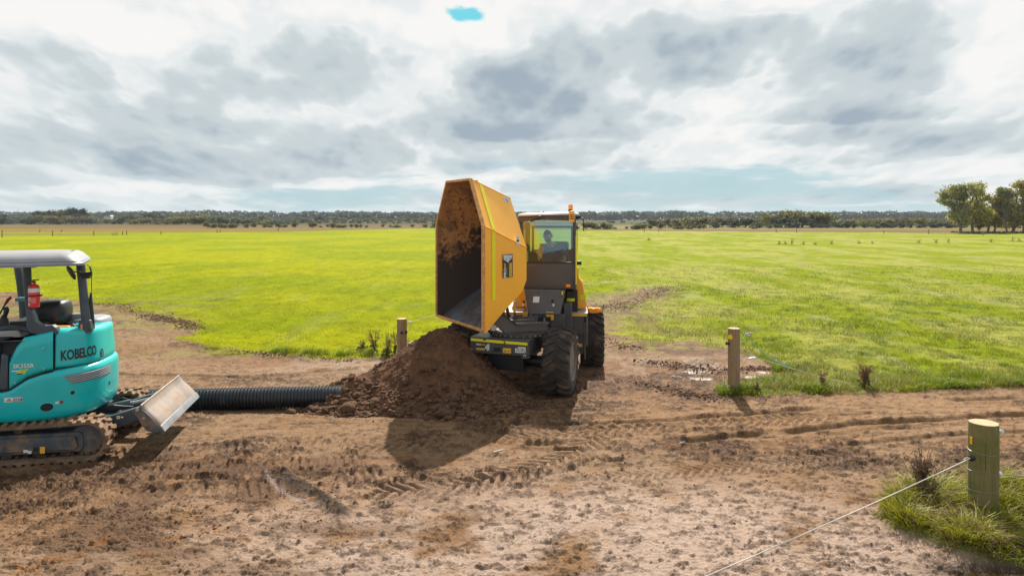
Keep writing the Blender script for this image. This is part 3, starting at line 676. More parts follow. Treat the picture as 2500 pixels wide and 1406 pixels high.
crumbs('soil_crumbs', xs, yy, rs, M['soil_clod'], 'loose crumbs of soil rolled down over the pile')
n = 90000; q_ = rg.uniform(545, 1500, n); yy = 5000/(q_-530+0.0); yy = np.where(yy > 16, 5+rg.random(n)*9, yy); xs = rg.uniform(-.8, .8, n)*yy
zn = fbm(xs*.55, yy*.8, 4, 13); cl = fbm(xs*1.7, yy*2.6, 4, 81)
dd = terrain(xs, yy, False)[1]
pr = dd*(sst(.44, .66, zn)*.6+.03)*sst(.45, .62, cl)*(1-np.clip(1.3*ell(xs, yy, 1500, 1340, 2.6, 1.1), 0, 1))+.8*ell(xs, yy, 760, 1200, .35, .25)+.6*ell(xs, yy, 1300, 1155, .9, .10)+.4*ell(xs, yy, 300, 1260, 1.6, .5)
pr = np.where(dd > .6, pr, 0)*(pile_h(xs, yy) < 0.02)
k = rg.random(n) < pr; xs, yy = xs[k], yy[k]; print('mud crumbs', len(xs))
mudc = mat('mud_crumb', (0.115, 0.068, 0.042), 0.9, var=.4, vscale=3, spec=.15)
crumbs('mud_crumbs', xs, yy, .003+.013*rg.random(len(xs))**3.6, mudc, 'scattered dark mud crumbs over the churned ground', .6)
# spoil along the far grass edge left of the pile and at the gateway
def along(px_pts, n, spread, seed):
    r = np.random.default_rng(seed); pts = np.array([G(*p).xy[:] for p in px_pts]); t_ = r.random(n)*(len(pts)-1); i = np.minimum(t_.astype(int), len(pts)-2); f = (t_-i)[:, None]
    p = pts[i]*(1-f)+pts[i+1]*f; return p+r.normal(0, spread, p.shape)*[1.0, 1.0]
p = np.concatenate([along([(360, 770), (400, 782), (450, 792), (485, 806)], 2600, .16, 1), along([(560, 858), (700, 870), (860, 884)], 500, .09, 2), along([(1570, 880), (1680, 900), (1760, 905)], 800, .16, 3), along([(1780, 905), (1850, 900), (1900, 905)], 700, .14, 4),
                    along([(1450, 760), (1520, 745), (1600, 715), (1650, 700)], 3000, .45, 5), along([(240, 742), (300, 745), (330, 765)], 500, .2, 6), along([(1430, 800), (1500, 840), (1560, 850)], 500, .2, 7), along([(1560, 935), (1680, 965), (1760, 975)], 900, .12, 8)])
crumbs('spoil_crumbs', p[:, 0], p[:, 1], .005+.022*rg.random(len(p))**3.5, mudc, 'dark spoil crumbs thrown up along the grass edge', .75)
# sticks and stones lying on the mud
for nm, (px, py), L, r, a_, lb in (('stick', (1217, 1111), .14, .012, .5, 'short pale stick lying on the tyre-marked mud'), ('stick', (1665, 1091), .10, .010, .6, 'small grey stick at the right end of the churned strip')):
    g_ = G(px, py); z = gz(g_.x, g_.y)+.015; mb = MB(); mb.tube([(-L/2*math.cos(a_), -L/2*math.sin(a_), 0), (0, .004, .006), (L/2*math.cos(a_), L/2*math.sin(a_), .01)], [r, r*1.1, r*.7], 7)
    o = mb.build(nm, M['greycap']); o.location = (g_.x, g_.y, z); tagit(o, lb, 'stick')
for (px, py), r, lb in (((1371, 1049), .05, 'dark wet stone with a pale face in the mud ahead of the big tyre'), ((280, 1335), .055, 'blocky brown lump on the mud at lower left')):
    g_ = G(px, py); o = put_clod(g_.x, g_.y, r, 3, None, 'stone'); tagit(o, lb, 'stone')

# ------------------------------------------------------------------ grass
def blades(name, x, y, hgt, wid, lean, cols, label, seed, z=None, segs=1):
    r = np.random.default_rng(seed); n = len(x)
    if z is None: z = terrain(x, y, False)[0]
    a = r.uniform(0, 2*PI, n); fa = r.uniform(0, 2*PI, n); l = hgt*lean*r.uniform(.2, 1.2, n)
    wx, wy = np.cos(fa)*wid/2, np.sin(fa)*wid/2; dx, dy = np.cos(a)*l, np.sin(a)*l
    z = z-.012
    if segs == 1:
        V = np.stack([np.stack([x-wx, y-wy, z], 1), np.stack([x+wx, y+wy, z], 1), np.stack([x+dx, y+dy, z+hgt], 1)], 1).reshape(-1, 3)
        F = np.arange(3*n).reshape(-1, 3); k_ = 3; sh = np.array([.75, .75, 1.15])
    else:
        lv = [(0, 0, 1), (.35, .22, .95), (.70, .62, .7), (.92, 1.15, .3)]
        V = np.stack([np.stack([x+s*wx*w_+dx*q, y+s*wy*w_+dy*q, z+hgt*(h_-.10*q*q)], 1) for h_, q, w_ in lv for s in (-1, 1)], 1).reshape(-1, 3)
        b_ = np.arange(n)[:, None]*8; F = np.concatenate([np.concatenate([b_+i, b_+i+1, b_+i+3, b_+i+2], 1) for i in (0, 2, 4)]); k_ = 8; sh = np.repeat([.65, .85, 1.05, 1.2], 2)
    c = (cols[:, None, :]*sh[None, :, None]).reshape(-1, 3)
    o = npmesh(name, V, F, M['grassblade'], c, smooth=False); return tagit(o, label, None, None, 'stuff')
def grasscol(x, y, r):
    c = terrain(x, y)[1]; j = r.uniform(.75, 1.35, (len(x), 1)); c = c*j
    dry = r.random(len(x)) < .07; c[dry] = np.array([.26, .21, .09])*j[dry]; return np.clip(np.where((r.random((len(x), 1)) < .09*sst(-1, 4, x)[:, None]), np.array([[.40, .42, .24]]), c), 0, .6)  # dry blades at random; pale ones at right paint highlights into the colour
r = np.random.default_rng(11)
n = 340000; q_ = r.uniform(120, 460, n)**1.0; y = 5000/q_; x = r.uniform(-.86, .86, n)*y
dd, tm = terrain(x, y, False)[1:]
cl = fbm(x*3.2, y*3.2, 4, 91); cl2 = fbm(x*.9, y*.9, 3, 92); sdd = sdpoly(DIRT, x, y)
edgeb = np.exp(-((sdd+.35)/.45)**2)*(x > 3)*(y < 13.6)
k = (r.random(n) < np.clip(1-dd*1.3, 0, 1)*(.25+.9*sst(.38, .62, cl))) | (r.random(n) < edgeb*.5*(dd < .5))
k &= (tm < .1); x, y, cl, cl2, edgeb = x[k], y[k], cl[k], cl2[k], edgeb[k]; print('blades', len(x))
right = sst(-2, 3, x)
h = (.022+.05*sst(.35, .7, cl)*(.45+.75*right)+.03*sst(.5, .7, cl2)*right+edgeb*.09)*r.uniform(.6, 1.35, len(x))
cc = grasscol(x, y, r)
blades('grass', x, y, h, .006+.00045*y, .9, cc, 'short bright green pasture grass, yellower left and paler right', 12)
# taller fringe along the road edge on the right and where the pasture meets the mud
pts = np.concatenate([along([(1775, 962), (1900, 962), (2050, 957), (2200, 950), (2350, 944), (2500, 937), (2700, 930)], 15000, .13, 21), along([(1780, 950), (2000, 945), (2500, 915)], 7000, .30, 22), along([(870, 872), (960, 868), (900, 862)], 1800, .16, 23), along([(500, 852), (640, 860), (870, 874)], 2600, .10, 24), along([(1850, 868), (1910, 900), (1900, 925)], 2200, .14, 25), along([(1700, 962), (1780, 975), (1800, 960)], 900, .08, 26)])
r = np.random.default_rng(31); x, y = pts[:, 0], pts[:, 1]; cl = fbm(x*2.5, y*2.5, 4, 93)
k = (r.random(len(x)) < .3+.9*sst(.4, .6, cl)) & (sdpoly(DIRT, x, y) < .10); x, y, cl = x[k], y[k], cl[k]
cols = np.array([.25, .28, .015])[None]*r.uniform(.6, 1.35, (len(x), 1)); dry = r.random(len(x)) < .12; cols[dry] = np.array([.30, .22, .11])*.9; cols = np.where((cl[:, None] > .6), cols*[.75, .9, .9], cols)
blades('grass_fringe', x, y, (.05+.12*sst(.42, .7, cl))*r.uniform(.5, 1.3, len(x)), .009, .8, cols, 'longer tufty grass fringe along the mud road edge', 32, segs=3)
# rank tussock round the near post
r = np.random.default_rng(41); bx = [p_[0] for p_ in TUFT]; by = [p_[1] for p_ in TUFT]
n = 26000; x = r.uniform(min(bx), max(bx), n); y = r.uniform(min(by), max(by), n); s_ = sdpoly(TUFT, x, y)
cl = fbm(x*5, y*5, 4, 94); k = (s_ > -.02+.10*(cl-.5)) & (r.random(n) < .35+1.1*sst(.38, .6, cl)); x, y, cl, s_ = x[k], y[k], cl[k], s_[k]
px_ = G(2403, 1270); kk = np.hypot(x-px_.x, y-px_.y) > .15; x, y, cl, s_ = x[kk], y[kk], cl[kk], s_[kk]
typ = fbm(x*3, y*3, 3, 95)
cols = np.array([.27, .27, .015])[None]*r.uniform(.6, 1.4, (len(x), 1)); dry = (r.random(len(x)) < .16+.5*sst(.52, .66, typ)); cols[dry] = np.array([.28, .19, .10])*r.uniform(.5, 1.2, (dry.sum(), 1)); dk = r.random(len(x)) < .2; cols[dk] *= .7
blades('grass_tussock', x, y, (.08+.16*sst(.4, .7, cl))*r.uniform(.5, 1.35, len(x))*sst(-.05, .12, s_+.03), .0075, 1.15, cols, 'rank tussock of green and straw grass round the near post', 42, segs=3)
# little puddle at the foot of the tussock
g_ = G(2425, 1398); mb = MB(); pts = [(.42*math.cos(a)*(1+.2*math.sin(3*a+1)), .13*math.sin(a)*(1+.25*math.sin(2*a)), 0) for a in [2*PI*k/40 for k in range(40)]]
mb.add(pts, [tuple(range(40))]); pud = mb.build('puddle', mat('puddle_water', (.035, .022, .012), .04, spec=.8), smooth=0); pud.location = (g_.x, g_.y, gz(g_.x, g_.y)+.012)
tagit(pud, 'small dark puddle at the foot of the tussock', None, None, 'structure')
# ------------------------------------------------------------------ lettering
def textgeo(s, off=0.0, sx=1.0, shear=0.0):
    cu = bpy.data.curves.new('lettering', 'FONT'); cu.body = s; cu.size = 1.0; cu.offset = off; cu.align_x = 'CENTER'; cu.align_y = 'CENTER'; cu.shear = shear; cu.resolution_u = 3
    o = bpy.data.objects.new('lettering', cu); C.objects.link(o); dg = bpy.context.evaluated_depsgraph_get(); me = o.evaluated_get(dg).to_mesh()
    V = [(v.co.x*sx, v.co.y) for v in me.vertices]; F = [tuple(p.vertices) for p in me.polygons]
    o.to_mesh_clear(); bpy.data.objects.remove(o); bpy.data.curves.remove(cu)
    xs = [v[0] for v in V]; ys = [v[1] for v in V]; cx, cy = (min(xs)+max(xs))/2, (min(ys)+max(ys))/2
    W, H = max(xs)-min(xs), max(ys)-min(ys); return [((x-cx)/W, (y-cy)/H) for x, y in V], F   # unit box centred
class Print:                              # flat print: layers of polygons and letters on a surface map (x, y, lift) -> point
    def __init__(s, fn): s.fn = fn; s.mb = MB(); s.mats = []
    def _m(s, m):
        if m not in s.mats: s.mats.append(m)
        return s.mats.index(m)
    def poly(s, pts, m, lift=0): s.mb.add([s.fn(x, y, lift) for x, y in pts], [tuple(range(len(pts)))], s._m(m)); return s
    def rect(s, x0, y0, x1, y1, m, lift=0, nx=1):
        xs = [x0+(x1-x0)*i/nx for i in range(nx+1)]
        for a, b in zip(xs, xs[1:]): s.poly([(a, y0), (b, y0), (b, y1), (a, y1)], m, lift)
        return s
    def disc(s, x, y, rx, ry, m, lift=0, n=20): return s.poly([(x+rx*math.cos(2*PI*k/n), y+ry*math.sin(2*PI*k/n)) for k in range(n)], m, lift)
    def text(s, t, x, y, w_, h_, m, lift=0, off=0.0, rot=0, slope=0.0):
        V, F = textgeo(t, off)
        pts = []
        for u, v in V:
            a, b = (u*w_, v*h_) if not rot else (-v*h_, u*w_)
            pts.append(s.fn(x+a, y+b+a*slope, lift))
        s.mb.add(pts, F, s._m(m)); return s
    def build(s, name, parent): return s.mb.build(name, [M[k] for k in s.mats], parent, smooth=0, fix=False)

# ------------------------------------------------------------------ mini excavator
EX0 = Vector((-6.14, 8.98, 0.0)); ERZ = math.radians(11)
exc = thing('mini_excavator', 'teal rubber-tracked mini excavator with pale canopy and raised dozer blade at left', 'excavator', EX0, ERZ)
EM = Matrix.Translation(EX0) @ Matrix.Rotation(ERZ, 4, 'Z'); EMi = EM.inverted()
def e(px, py, d): return EMi @ P(px, py, d)
RA, RB, A0 = .80, .78, -1.05
_tab = []
def _outline():
    pts = [(A0+(1.05)*k/20.0, -RB) for k in range(20)]
    for k in range(61):
        th = PI/2*k/60; c, s_ = math.cos(th), math.sin(th); ex_ = 2/2.7
        pts.append((RA*(s_**ex_), -RB*(c**ex_)))
    return pts
_op = _outline(); _len = [0.0]
for p0, p1 in zip(_op, _op[1:]): _len.append(_len[-1]+math.hypot(p1[0]-p0[0], p1[1]-p0[1]))
SL = _len[-1]
def hull(s, z, ins=0.0):                 # point on the house side, s metres from the front along the near side
    far = s > SL
    if far: s = 2*SL-s
    s = max(0, min(SL-1e-6, s)); i = 0
    while _len[i+1] < s: i += 1
    f = (s-_len[i])/(_len[i+1]-_len[i]); (x0, y0), (x1, y1) = _op[i], _op[i+1]
    tx, ty = x1-x0, y1-y0; L = math.hypot(tx, ty); x, y = x0+tx*f, y0+ty*f
    x -= ty/L*ins*1.0; y += tx/L*ins
    return Vector((x, -y if far else y, z))
def hp(px, py, ins=0.0):                 # photo spot -> (s, z) on the hull
    lo, hi = 0.0, SL
    for _ in range(40):
        m_ = (lo+hi)/2; w_ = EM @ hull(m_, 0, ins); q = 1250+FPX*w_.x/w_.y
        if q < px: lo = m_
        else: hi = m_
    w_ = EM @ hull(lo, 0, ins); return lo, 3-(py-530)/FPX*w_.y
def lerp(x, xs, ys): return float(np.interp(x, xs, ys))
# tracks
def track_unit(b0, mt):
    r, hx, zc = .235, .80, .275; per = []
    N = 132; Ltot = 4*hx+2*PI*r
    def at(d_, off):
        d_ %= Ltot
        if d_ < 2*hx: return (-hx+d_, zc-r-off)
        d_ -= 2*hx
        if d_ < PI*r: a = -PI/2+d_/r; return (hx+(r+off)*math.cos(a), zc+(r+off)*math.sin(a))
        d_ -= PI*r
        if d_ < 2*hx: return (hx-d_, zc+r+off-.02*math.sin(PI*d_/(2*hx)))
        d_ -= 2*hx; a = PI/2+d_/r; return (-hx+(r+off)*math.cos(a), zc+(r+off)*math.sin(a))
    mb = MB(); hw = .15; rings = []
    for k in range(N):
        d_ = Ltot*k/N; o_, i_ = at(d_, 0), at(d_, -.032)
        rings.append([(o_[0], b0-hw, o_[1]), (o_[0], b0+hw, o_[1]), (i_[0], b0+hw, i_[1]), (i_[0], b0-hw, i_[1])])
    vs = [p for R_ in rings for p in R_]; fs = []
    for k in range(N):
        j = (k+1) % N
        for q in range(4): fs.append((k*4+q, k*4+(q+1) % 4, j*4+(q+1) % 4, j*4+q))
    mb.add(vs, fs)
    NL = 46
    for k in range(NL):
        for sgn in (-1, 1):
            dc = Ltot*(k+(.25 if sgn > 0 else -.25))/NL; vs = []
            for bo, wd, sh in ((.01, .020, .012), (.08, .022, 0.0), (.152, .026, -.004)):
                for (dd_, off) in ((-wd-.006, -.002), (-wd+.004, .030), (wd-.004, .030), (wd+.006, -.002)):
                    a_, z_ = at(dc+dd_+sh*2, off+(rnd.uniform(-.003, .004) if off > 0 else 0)); vs.append((a_, b0+sgn*bo, z_))
            mb.add(vs, [(0, 1, 5, 4), (1, 2, 6, 5), (2, 3, 7, 6), (4, 5, 9, 8), (5, 6, 10, 9), (6, 7, 11, 10), (0, 3, 2, 1), (8, 9, 10, 11)])
    tr = mb.build('rubber_track', mt, exc, smooth=30)
    # guide teeth seen inside the lower run
    g_ = MB()
    for k in range(NL*1):
        a_, z_ = at(Ltot*k/NL, -.05); g_.box((a_, b0-.035, z_), (.028, .03, .045)); g_.box((a_, b0+.035, z_), (.028, .03, .045))
    gt = g_.build('guide_teeth', M['trackdark'], tr, smooth=0); gt['kind'] = 'stuff'
    out_ = -1 if b0 < 0 else 1
    f_ = MB(); y0, y1 = b0-.06, b0+.06
    f_.prism([(-.72, .13), (.70, .13), (.745, .17), (.745, .33), (.70, .37), (-.72, .37)], y0, y1)
    tf = f_.build('track_frame', M['frame_dirty'], exc, bevel=.012)
    f2 = MB(); f2.prism([(-.70, .175), (.66, .165), (.70, .20), (.66, .33), (-.70, .345)], b0+out_*.06, b0+out_*.095); p_ = f2.build('side_plate', M['frame_dirty'], tf, bevel=.01)
    for x_ in (-.45, -.1, .25, .55):
        q = MB(); q.lathe([(.0, -.05), (.055, -.05), (.065, -.02), (.065, .02), (.055, .05), (.0, .05)], 16, T=Matrix.Translation((x_, b0, .115)) @ Matrix.Rotation(PI/2, 4, 'X')); q.build('roller', M['trackdark'], tf)
    q = MB(); q.lathe([(.0, -.04), (.04, -.05), (.055, -.03), (.055, .03), (.0, .05)], 16, T=Matrix.Translation((.02, b0, .43)) @ Matrix.Rotation(PI/2, 4, 'X')); q.build('carrier_roller', M['frame_dirty'], tf)
    q = MB(); q.lathe([(.0, -.05), (.10, -.05), (.12, -.03), (.185, -.03), (.20, -.02), (.20, .02), (.185, .03), (.12, .03), (.0, .05)], 28, T=Matrix.Translation((.80, b0, zc)) @ Matrix.Rotation(PI/2, 4, 'X')); q.build('idler_wheel', M['frame_dirty'], exc)
    return tr
track_unit(-.70, M['track']); track_unit(.70, M['track'])
pr = Print(lambda x, y, l: Vector((x, -.7965-l*.001, y)))
def tp(px, py): w_ = e(px, py, 8.25); return w_.x, w_.z
for (x0, y0, x1, y1, m) in ((60, 1096, 70, 1103, 'label_white'), (70, 1099, 78, 1106, 'label_white'), (82, 1092, 93, 1102, 'black'), (97, 1091, 108, 1107, 'yellow_label')):
    a_, b_ = tp(x0, y0), tp(x1, y1); pr.rect(a_[0], b_[1], b_[0], a_[1], m)
pr.build('frame_sticker', exc)
# centre frame, slew ring
mb = MB(); mb.box((0, 0, .33), (1.3, 1.06, .22)); mb.box((.62, 0, .30), (.55, .9, .20)); mb.box((-.5, 0, .33), (.3, 1.1, .16)); mb.build('carbody', M['slate'], exc, bevel=.02)
mb = MB(); mb.lathe([(.42, .43), (.44, .44), (.44, .50), (.40, .52)], 36); mb.build('slew_ring', M['black'], exc)
mb = MB(); rings = []
def ring(z, ins, n=60): return [tuple(hull(2*SL*k/n, z, ins)) for k in range(n+1)]
rings = [ring(.46, .20), ring(.50, .12), ring(.56, .03), ring(1.10, .03), ring(1.12, .05), ring(1.50, .09)]
mb.loft(rings, caps=True); mb.build('inner_housing', M['dark_gap'], exc, smooth=0)
# teal shells
def shell(name, s0, s1, zb, zt, insf, m, nu=60, nv=14, solid=.018, bev=0.0):
    mb = MB()
    def fn(u, v):
        s = s0+(s1-s0)*u; a_, b_ = zb(s), zt(s); z = a_+(b_-a_)*v
        return tuple(hull(s, z, insf(z, v)))
    mb.grid(fn, nu, nv); return mb.build(name, m, exc, solid=solid, smooth=40, fix=False)
sP = lambda px, py=900: hp(px, py)[0]
SA, SB, SC = sP(20), sP(131), SL
ztop = lambda s: lerp(s, [SA-.6, SA-.25, SA, SB-.28, SB-.12, SB, SB+.3], [.86, .88, .915, 1.05, 1.10, 1.122, 1.135])
mb = MB(); NU = 110
prof = [(.0, .115), (.03, .06), (.09, .025), (.2, .006), (.5, .0), (.80, .0), (.90, .004), (.955, .018), (1.0, .055), (1.0, .14)]
def cwp(u, v):
    i = v*(len(prof)-1); k = int(min(i, len(prof)-2)); f = i-k; q = prof[k][0]*(1-f)+prof[k+1][0]*f; ins = prof[k][1]*(1-f)+prof[k+1][1]*f
    s = 2*SL*u; ss_ = s if s < SL else 2*SL-s
    zb_ = .50; return tuple(hull(s, zb_+(ztop(ss_)-zb_)*q, ins))
mb.grid(cwp, NU, len(prof)*3-2)
cw = mb.build('counterweight', M['teal'], exc, smooth=50, fix=False)
mb = MB(); mb.add([tuple(hull(2*SL*k/80, .502, .112)) for k in range(81)], [tuple(range(81))]); mb.build('counterweight_underside', M['dark_gap'], exc, smooth=0)
# side door with cut-off top corner, engine cover behind the seam
zbd = lambda s: ztop(s)+.012
ztd = lambda s: lerp(s, [SA, SA+.02, hp(36, 850)[0], hp(56, 828)[0], SB], [1.30, 1.335, 1.44, 1.545, 1.60])
door_ins = lambda z, v: .02+.05*max(0, v-.80)/.2*.6+(.012 if v < .04 else 0)
shell('side_door', SA, SB-.010, zbd, ztd, door_ins, M['teal'])
zte = lambda s: lerp(s, [SB, SB+.04, SL, 2*SL-SB], [1.60, 1.625, 1.585, 1.60])
def eng_ins(z, v): return .035+(z-1.12)*.08+(.10*max(0, (v-.84)/.16)**2)+(.01 if v < .03 else 0)
shell('engine_cover', SB+.012, 2*SL-SB-.012, lambda s: 1.145, zte, eng_ins, M['teal'], nu=90, nv=18)
mb = MB(); n = 60; mb.add([tuple(hull(SB+.012+(2*SL-2*SB-.024)*k/n, 1.592-.008*math.sin(PI*k/n), .155)) for k in range(n+1)], [tuple(range(n+1))]); mb.build('engine_cover_top', M['teal'], exc, smooth=0)
mb = MB(); mb.add([tuple(hull(2*SL-SB+.0-0.0+(SB)*k/n, 1.50, .03)) for k in range(n+1)]+[tuple(hull(SB*k/n, 1.50, .03)) for k in range(n+1)], [tuple(range(2*n+2))]); mb.build('floor_deck', M['slate'], exc, smooth=0)
far_ = shell('far_side_door', 2*SL-SB+.01, 2*SL-SA, lambda s: 1.13, lambda s: 1.58, lambda z, v: .03, M['teal'], solid=.018)
# dark frame left of the door
mb = MB(); s_a = hull(SA-.55, 0, .03); mb.prism([(hull(SA-.50, 0, .02).x, .93), (hull(SA-.012, 0, .02).x, .93), (hull(SA-.012, 0, .02).x, 1.33), (hull(SA-.08, 0, 0).x, 1.36), (hull(SA-.10, 0, 0).x, 1.02), (hull(SA-.50, 0, 0).x, 1.02)], -.775, -.70)
mb.build('step_frame', M['slate'], exc, bevel=.01)
# printing on the flanks
def on(ins): return lambda s, z, l: hull(s, z, ins-.0035-.0012*l)
pr = Print(lambda s, z, l: hull(s, z, eng_ins(z, .5)-.006-.001*l)); a_, b_ = hp(148, 868, .05), hp(234, 866, .05); wT = b_[0]-a_[0]
V_, F_ = textgeo('KOBELCO', .035)
pr.mb.add([pr.fn((a_[0]+b_[0])/2+u*wT, 1.292+v*.128+.0*u, 0) for u, v in V_], F_, pr._m('print_black')); pr.build('maker_lettering', exc)
pr = Print(on(.016)); a_, b_ = hp(29, 895), hp(84, 893); z_ = (a_[1]+b_[1])/2+.003
pr.text('SK35SR', (a_[0]+b_[0])/2, z_, b_[0]-a_[0]-.012, .050, 'label_white', 1, .02)
a2_, b2_ = hp(28, 905), hp(58, 905); pr.poly([(a2_[0], z_-.052), (b2_[0]-.05, z_-.052), (b2_[0]-.05, z_-.066), (a2_[0]-.01, z_-.066)], 'label_white')
pr.poly([(b2_[0]-.06, z_-.066), (b2_[0]-.04, z_-.042), (b2_[0]+.045, z_-.040), (b2_[0]+.03, z_-.058), (b2_[0], z_-.098), (b2_[0]-.025, z_-.098), (b2_[0]+.0, z_-.080)], 'print_green', 1)
pr.poly([(a2_[0]+.05, z_-.074), (b2_[0]-.02, z_-.074), (b2_[0]-.03, z_-.088), (a2_[0]+.04, z_-.088)], 'print_green', 0); pr.text('ECO', b2_[0]-.005, z_-.055, .05, .018, 'print_black', 2)
pr.poly([(a2_[0]+.05, z_-.090), (b2_[0]-.02, z_-.090), (b2_[0]-.03, z_-.100), (a2_[0]+.04, z_-.100)], 'print_black', 0); pr.build('model_lettering', exc)
pr = Print(on(.002)); a_, b_ = hp(10, 983), hp(55, 969); s0, s1, z0, z1 = a_[0], b_[0], a_[1]+.006, b_[1]; sm = s0+(s1-s0)*.50
pr.rect(s0, z0, s1, z1, 'label_white', 0, 3); pr.poly([(s0+.012, z0+.010), (sm-.010, z0+.010), ((s0+sm)/2, z1-.010)], 'print_black', 1); pr.poly([(s0+.022, z0+.015), (sm-.020, z0+.015), ((s0+sm)/2, z1-.019)], 'print_yellow', 2)
pr.poly([((s0+sm)/2+.004, z1-.028), ((s0+sm)/2-.006, z0+.032), ((s0+sm)/2+.001, z0+.033), ((s0+sm)/2-.003, z0+.019), ((s0+sm)/2+.008, z0+.037), ((s0+sm)/2+.002, z0+.036)], 'print_black', 3)
pr.rect(sm, z1-.016, s1-.003, z1-.002, 'print_red', 1); pr.text('WARNING', (sm+s1)/2, z1-.009, .075, .009, 'label_white', 2); pr.rect(sm, z0+.003, s1-.003, z1-.018, 'print_black', 1)
for k in range(4): pr.rect(sm+.008, z0+.008+k*.0125, s1-.010-.01*(k % 2), z0+.014+k*.0125, 'label_white', 2)
pr.build('warning_sticker', exc)
pr = Print(on(.002)); a_, b_ = hp(135, 987), hp(154, 978); s0, s1, z0, z1 = a_[0], b_[0], a_[1]+.004, b_[1]; sm = (s0+s1)/2
pr.rect(s0, z0, sm, z1, 'label_white').rect(sm, z0, s1, z1, 'print_black', 0); pr.poly([(s0+.006, z0+.005), (sm-.006, z0+.005), ((s0+sm)/2, z1-.006)], 'print_yellow', 1)
for k in range(3): pr.rect(sm+.004, z0+.006+k*.012, s1-.004, z0+.010+k*.012, 'print_red', 1)
pr.build('small_sticker', exc)
# ribbed vent on the shoulder of the counterweight
gv = [hp(157, 925), hp(268, 905)]
for k in range(5):
    mb = MB(); zt_ = 1.045-.021*k; s0 = gv[0][0]+.016*k; s1 = gv[1][0]-.0
    mb.grid(lambda u, v: tuple(hull(s0+(s1-s0)*u, zt_-.017*v, -.004-.006*math.sin(PI*v))), 30, 5); mb.build('vent_rib', M['greycap'], cw, smooth=60, fix=False)
mb = MB(); s0, s1 = gv[0][0], gv[1][0]+.01
mb.grid(lambda u, v: tuple(hull(s0+.09*v*(1-u)+(s1-s0)*u, 1.05-.112*v, -.002)), 30, 2); mb.build('vent_backing', M['black'], cw, smooth=60, fix=False)
for (px, py, rs_, rz_) in ((114, 994, .085, .062), (177, 958, .030, .030), (267, 934, .022, .030)):
    s0, z0 = hp(px, py); mb = MB()
    rr = [(1.0, -.002, 0), (.86, -.004, 0), (.80, -.003, 1)]
    vs = [tuple(hull(s0+q*rs_*math.cos(2*PI*k/28), z0+q*rz_*math.sin(2*PI*k/28), i_)) for q, i_, _ in rr for k in range(28)]
    mb.add(vs, [tuple(range(56, 84))], 1); mb.add(vs, [(a*28+k, a*28+(k+1) % 28, a*28+28+(k+1) % 28, a*28+28+k) for a in (0, 1) for k in range(28)], 0)
    mb.build('access_hole', [M['teal'], M['dark_gap']], cw, smooth=0, fix=False)
for (px, py) in ((104, 852), (106, 901), (34, 936)):
    s0, z0 = hp(px, py); mb = MB(); mb.lathe([(.012, 0), (.012, .006), (.007, .010), (.0, .010)], 12, T=Matrix.Translation(hull(s0, z0, .019)) @ Matrix.Rotation(PI/2, 4, 'X')); mb.build('door_lock', M['pin'], exc)
pr = Print(lambda s, z, l: hull(s, z, eng_ins(z, .5)-.006-.001*l)); s0, z0 = hp(246, 861, .055); pr.poly([(s0+.042*math.cos(a)*(1 if abs(math.cos(a)) < .8 else .9), z0+.055*math.sin(a)) for a in [2*PI*k/20 for k in range(20)]], 'black'); pr.rect(s0-.022, z0-.035, s0+.008, z0+.030, 'greycap', 1); pr.rect(s0-.016, z0-.022, s0-.004, z0+.016, 'print_black', 2); pr.build('rear_latch', exc)
pr = Print(lambda s, z, l: hull(s, z, eng_ins(z, .5)-.006-.001*l)); s0, z0 = hp(249, 882, .05); pr.rect(s0-.026, z0-.034, s0+.02, z0+.024, 'label_white'); pr.rect(s0-.01, z0+.0, s0+.012, z0+.02, 'print_yellow', 1); pr.build('rear_sticker', exc)
# grey cap on the far top corner
def capf(u, v):
    a = -.2+u*1.5; r_ = 1-.45*v**2; c0 = Vector((.30, .28, 0))
    return (c0.x+.40*r_*math.cos(a), c0.y+.36*r_*math.sin(a)*1.0, 1.55+.15*(1-(1-v)**2.2))
mb = MB(); rr = []
for k, (q, z_) in enumerate(((1.0, 1.55), (1.0, 1.585), (.92, 1.625), (.74, 1.64), (.4, 1.645))): rr.append([(.44+.22*q*math.copysign(abs(math.cos(a))**.7, math.cos(a)), .30+.27*q*math.copysign(abs(math.sin(a))**.7, math.sin(a)), z_) for a in [2*PI*j/32 for j in range(32)]])
mb.loft(rr); mb.build('grey_top_cap', M['greycap'], exc, smooth=50)
# posts, canopy
def postm(pts, r, m='slate', name='canopy_post'):
    mb = MB(); pts = [e(*p) for p in pts]
    mb.tube(pts, r, 12); return mb.build(name, M[m], exc, smooth=60)
postm([(196, 640, 8.72), (201, 690, 8.72), (207, 750, 8.72), (213, 812, 8.72)], [.052, .050, .053, .056])
postm([(65, 640, 8.62), (68, 700, 8.62), (74, 770, 8.62), (80, 812, 8.62)], [.046, .044, .044, .044])
postm([(42, 640, 9.35), (50, 690, 9.35), (57, 750, 9.35), (62, 822, 9.35)], [.05, .05, .052, .054])
postm([(233, 640, 9.9), (236, 700, 9.9), (240, 780, 9.9)], .03, 'slate', 'far_canopy_post') if False else None
mb = MB(); c_ = e(211, 795, 8.74); mb.box((c_.x, c_.y, 1.625), (.16, .15, .13), taper=(.8, .9)); mb.prism([(c_.x-.035, 1.62), (c_.x+.085, 1.62), (c_.x+.05, 2.02), (c_.x+.03, 2.04)], c_.y+.02, c_.y+.05); mb.build('post_foot', M['slate'], exc, bevel=.01)
mb = MB(); p0, p1 = e(54, 727, 9.0), e(72, 727, 8.7); mb.box(((p0.x+p1.x)/2, (p0.y+p1.y)/2, p0.z), (.20, .12, .045)); mb.build('extinguisher_bracket', mat('aqua_bracket', (.10, .26, .26), .5), exc, bevel=.005)
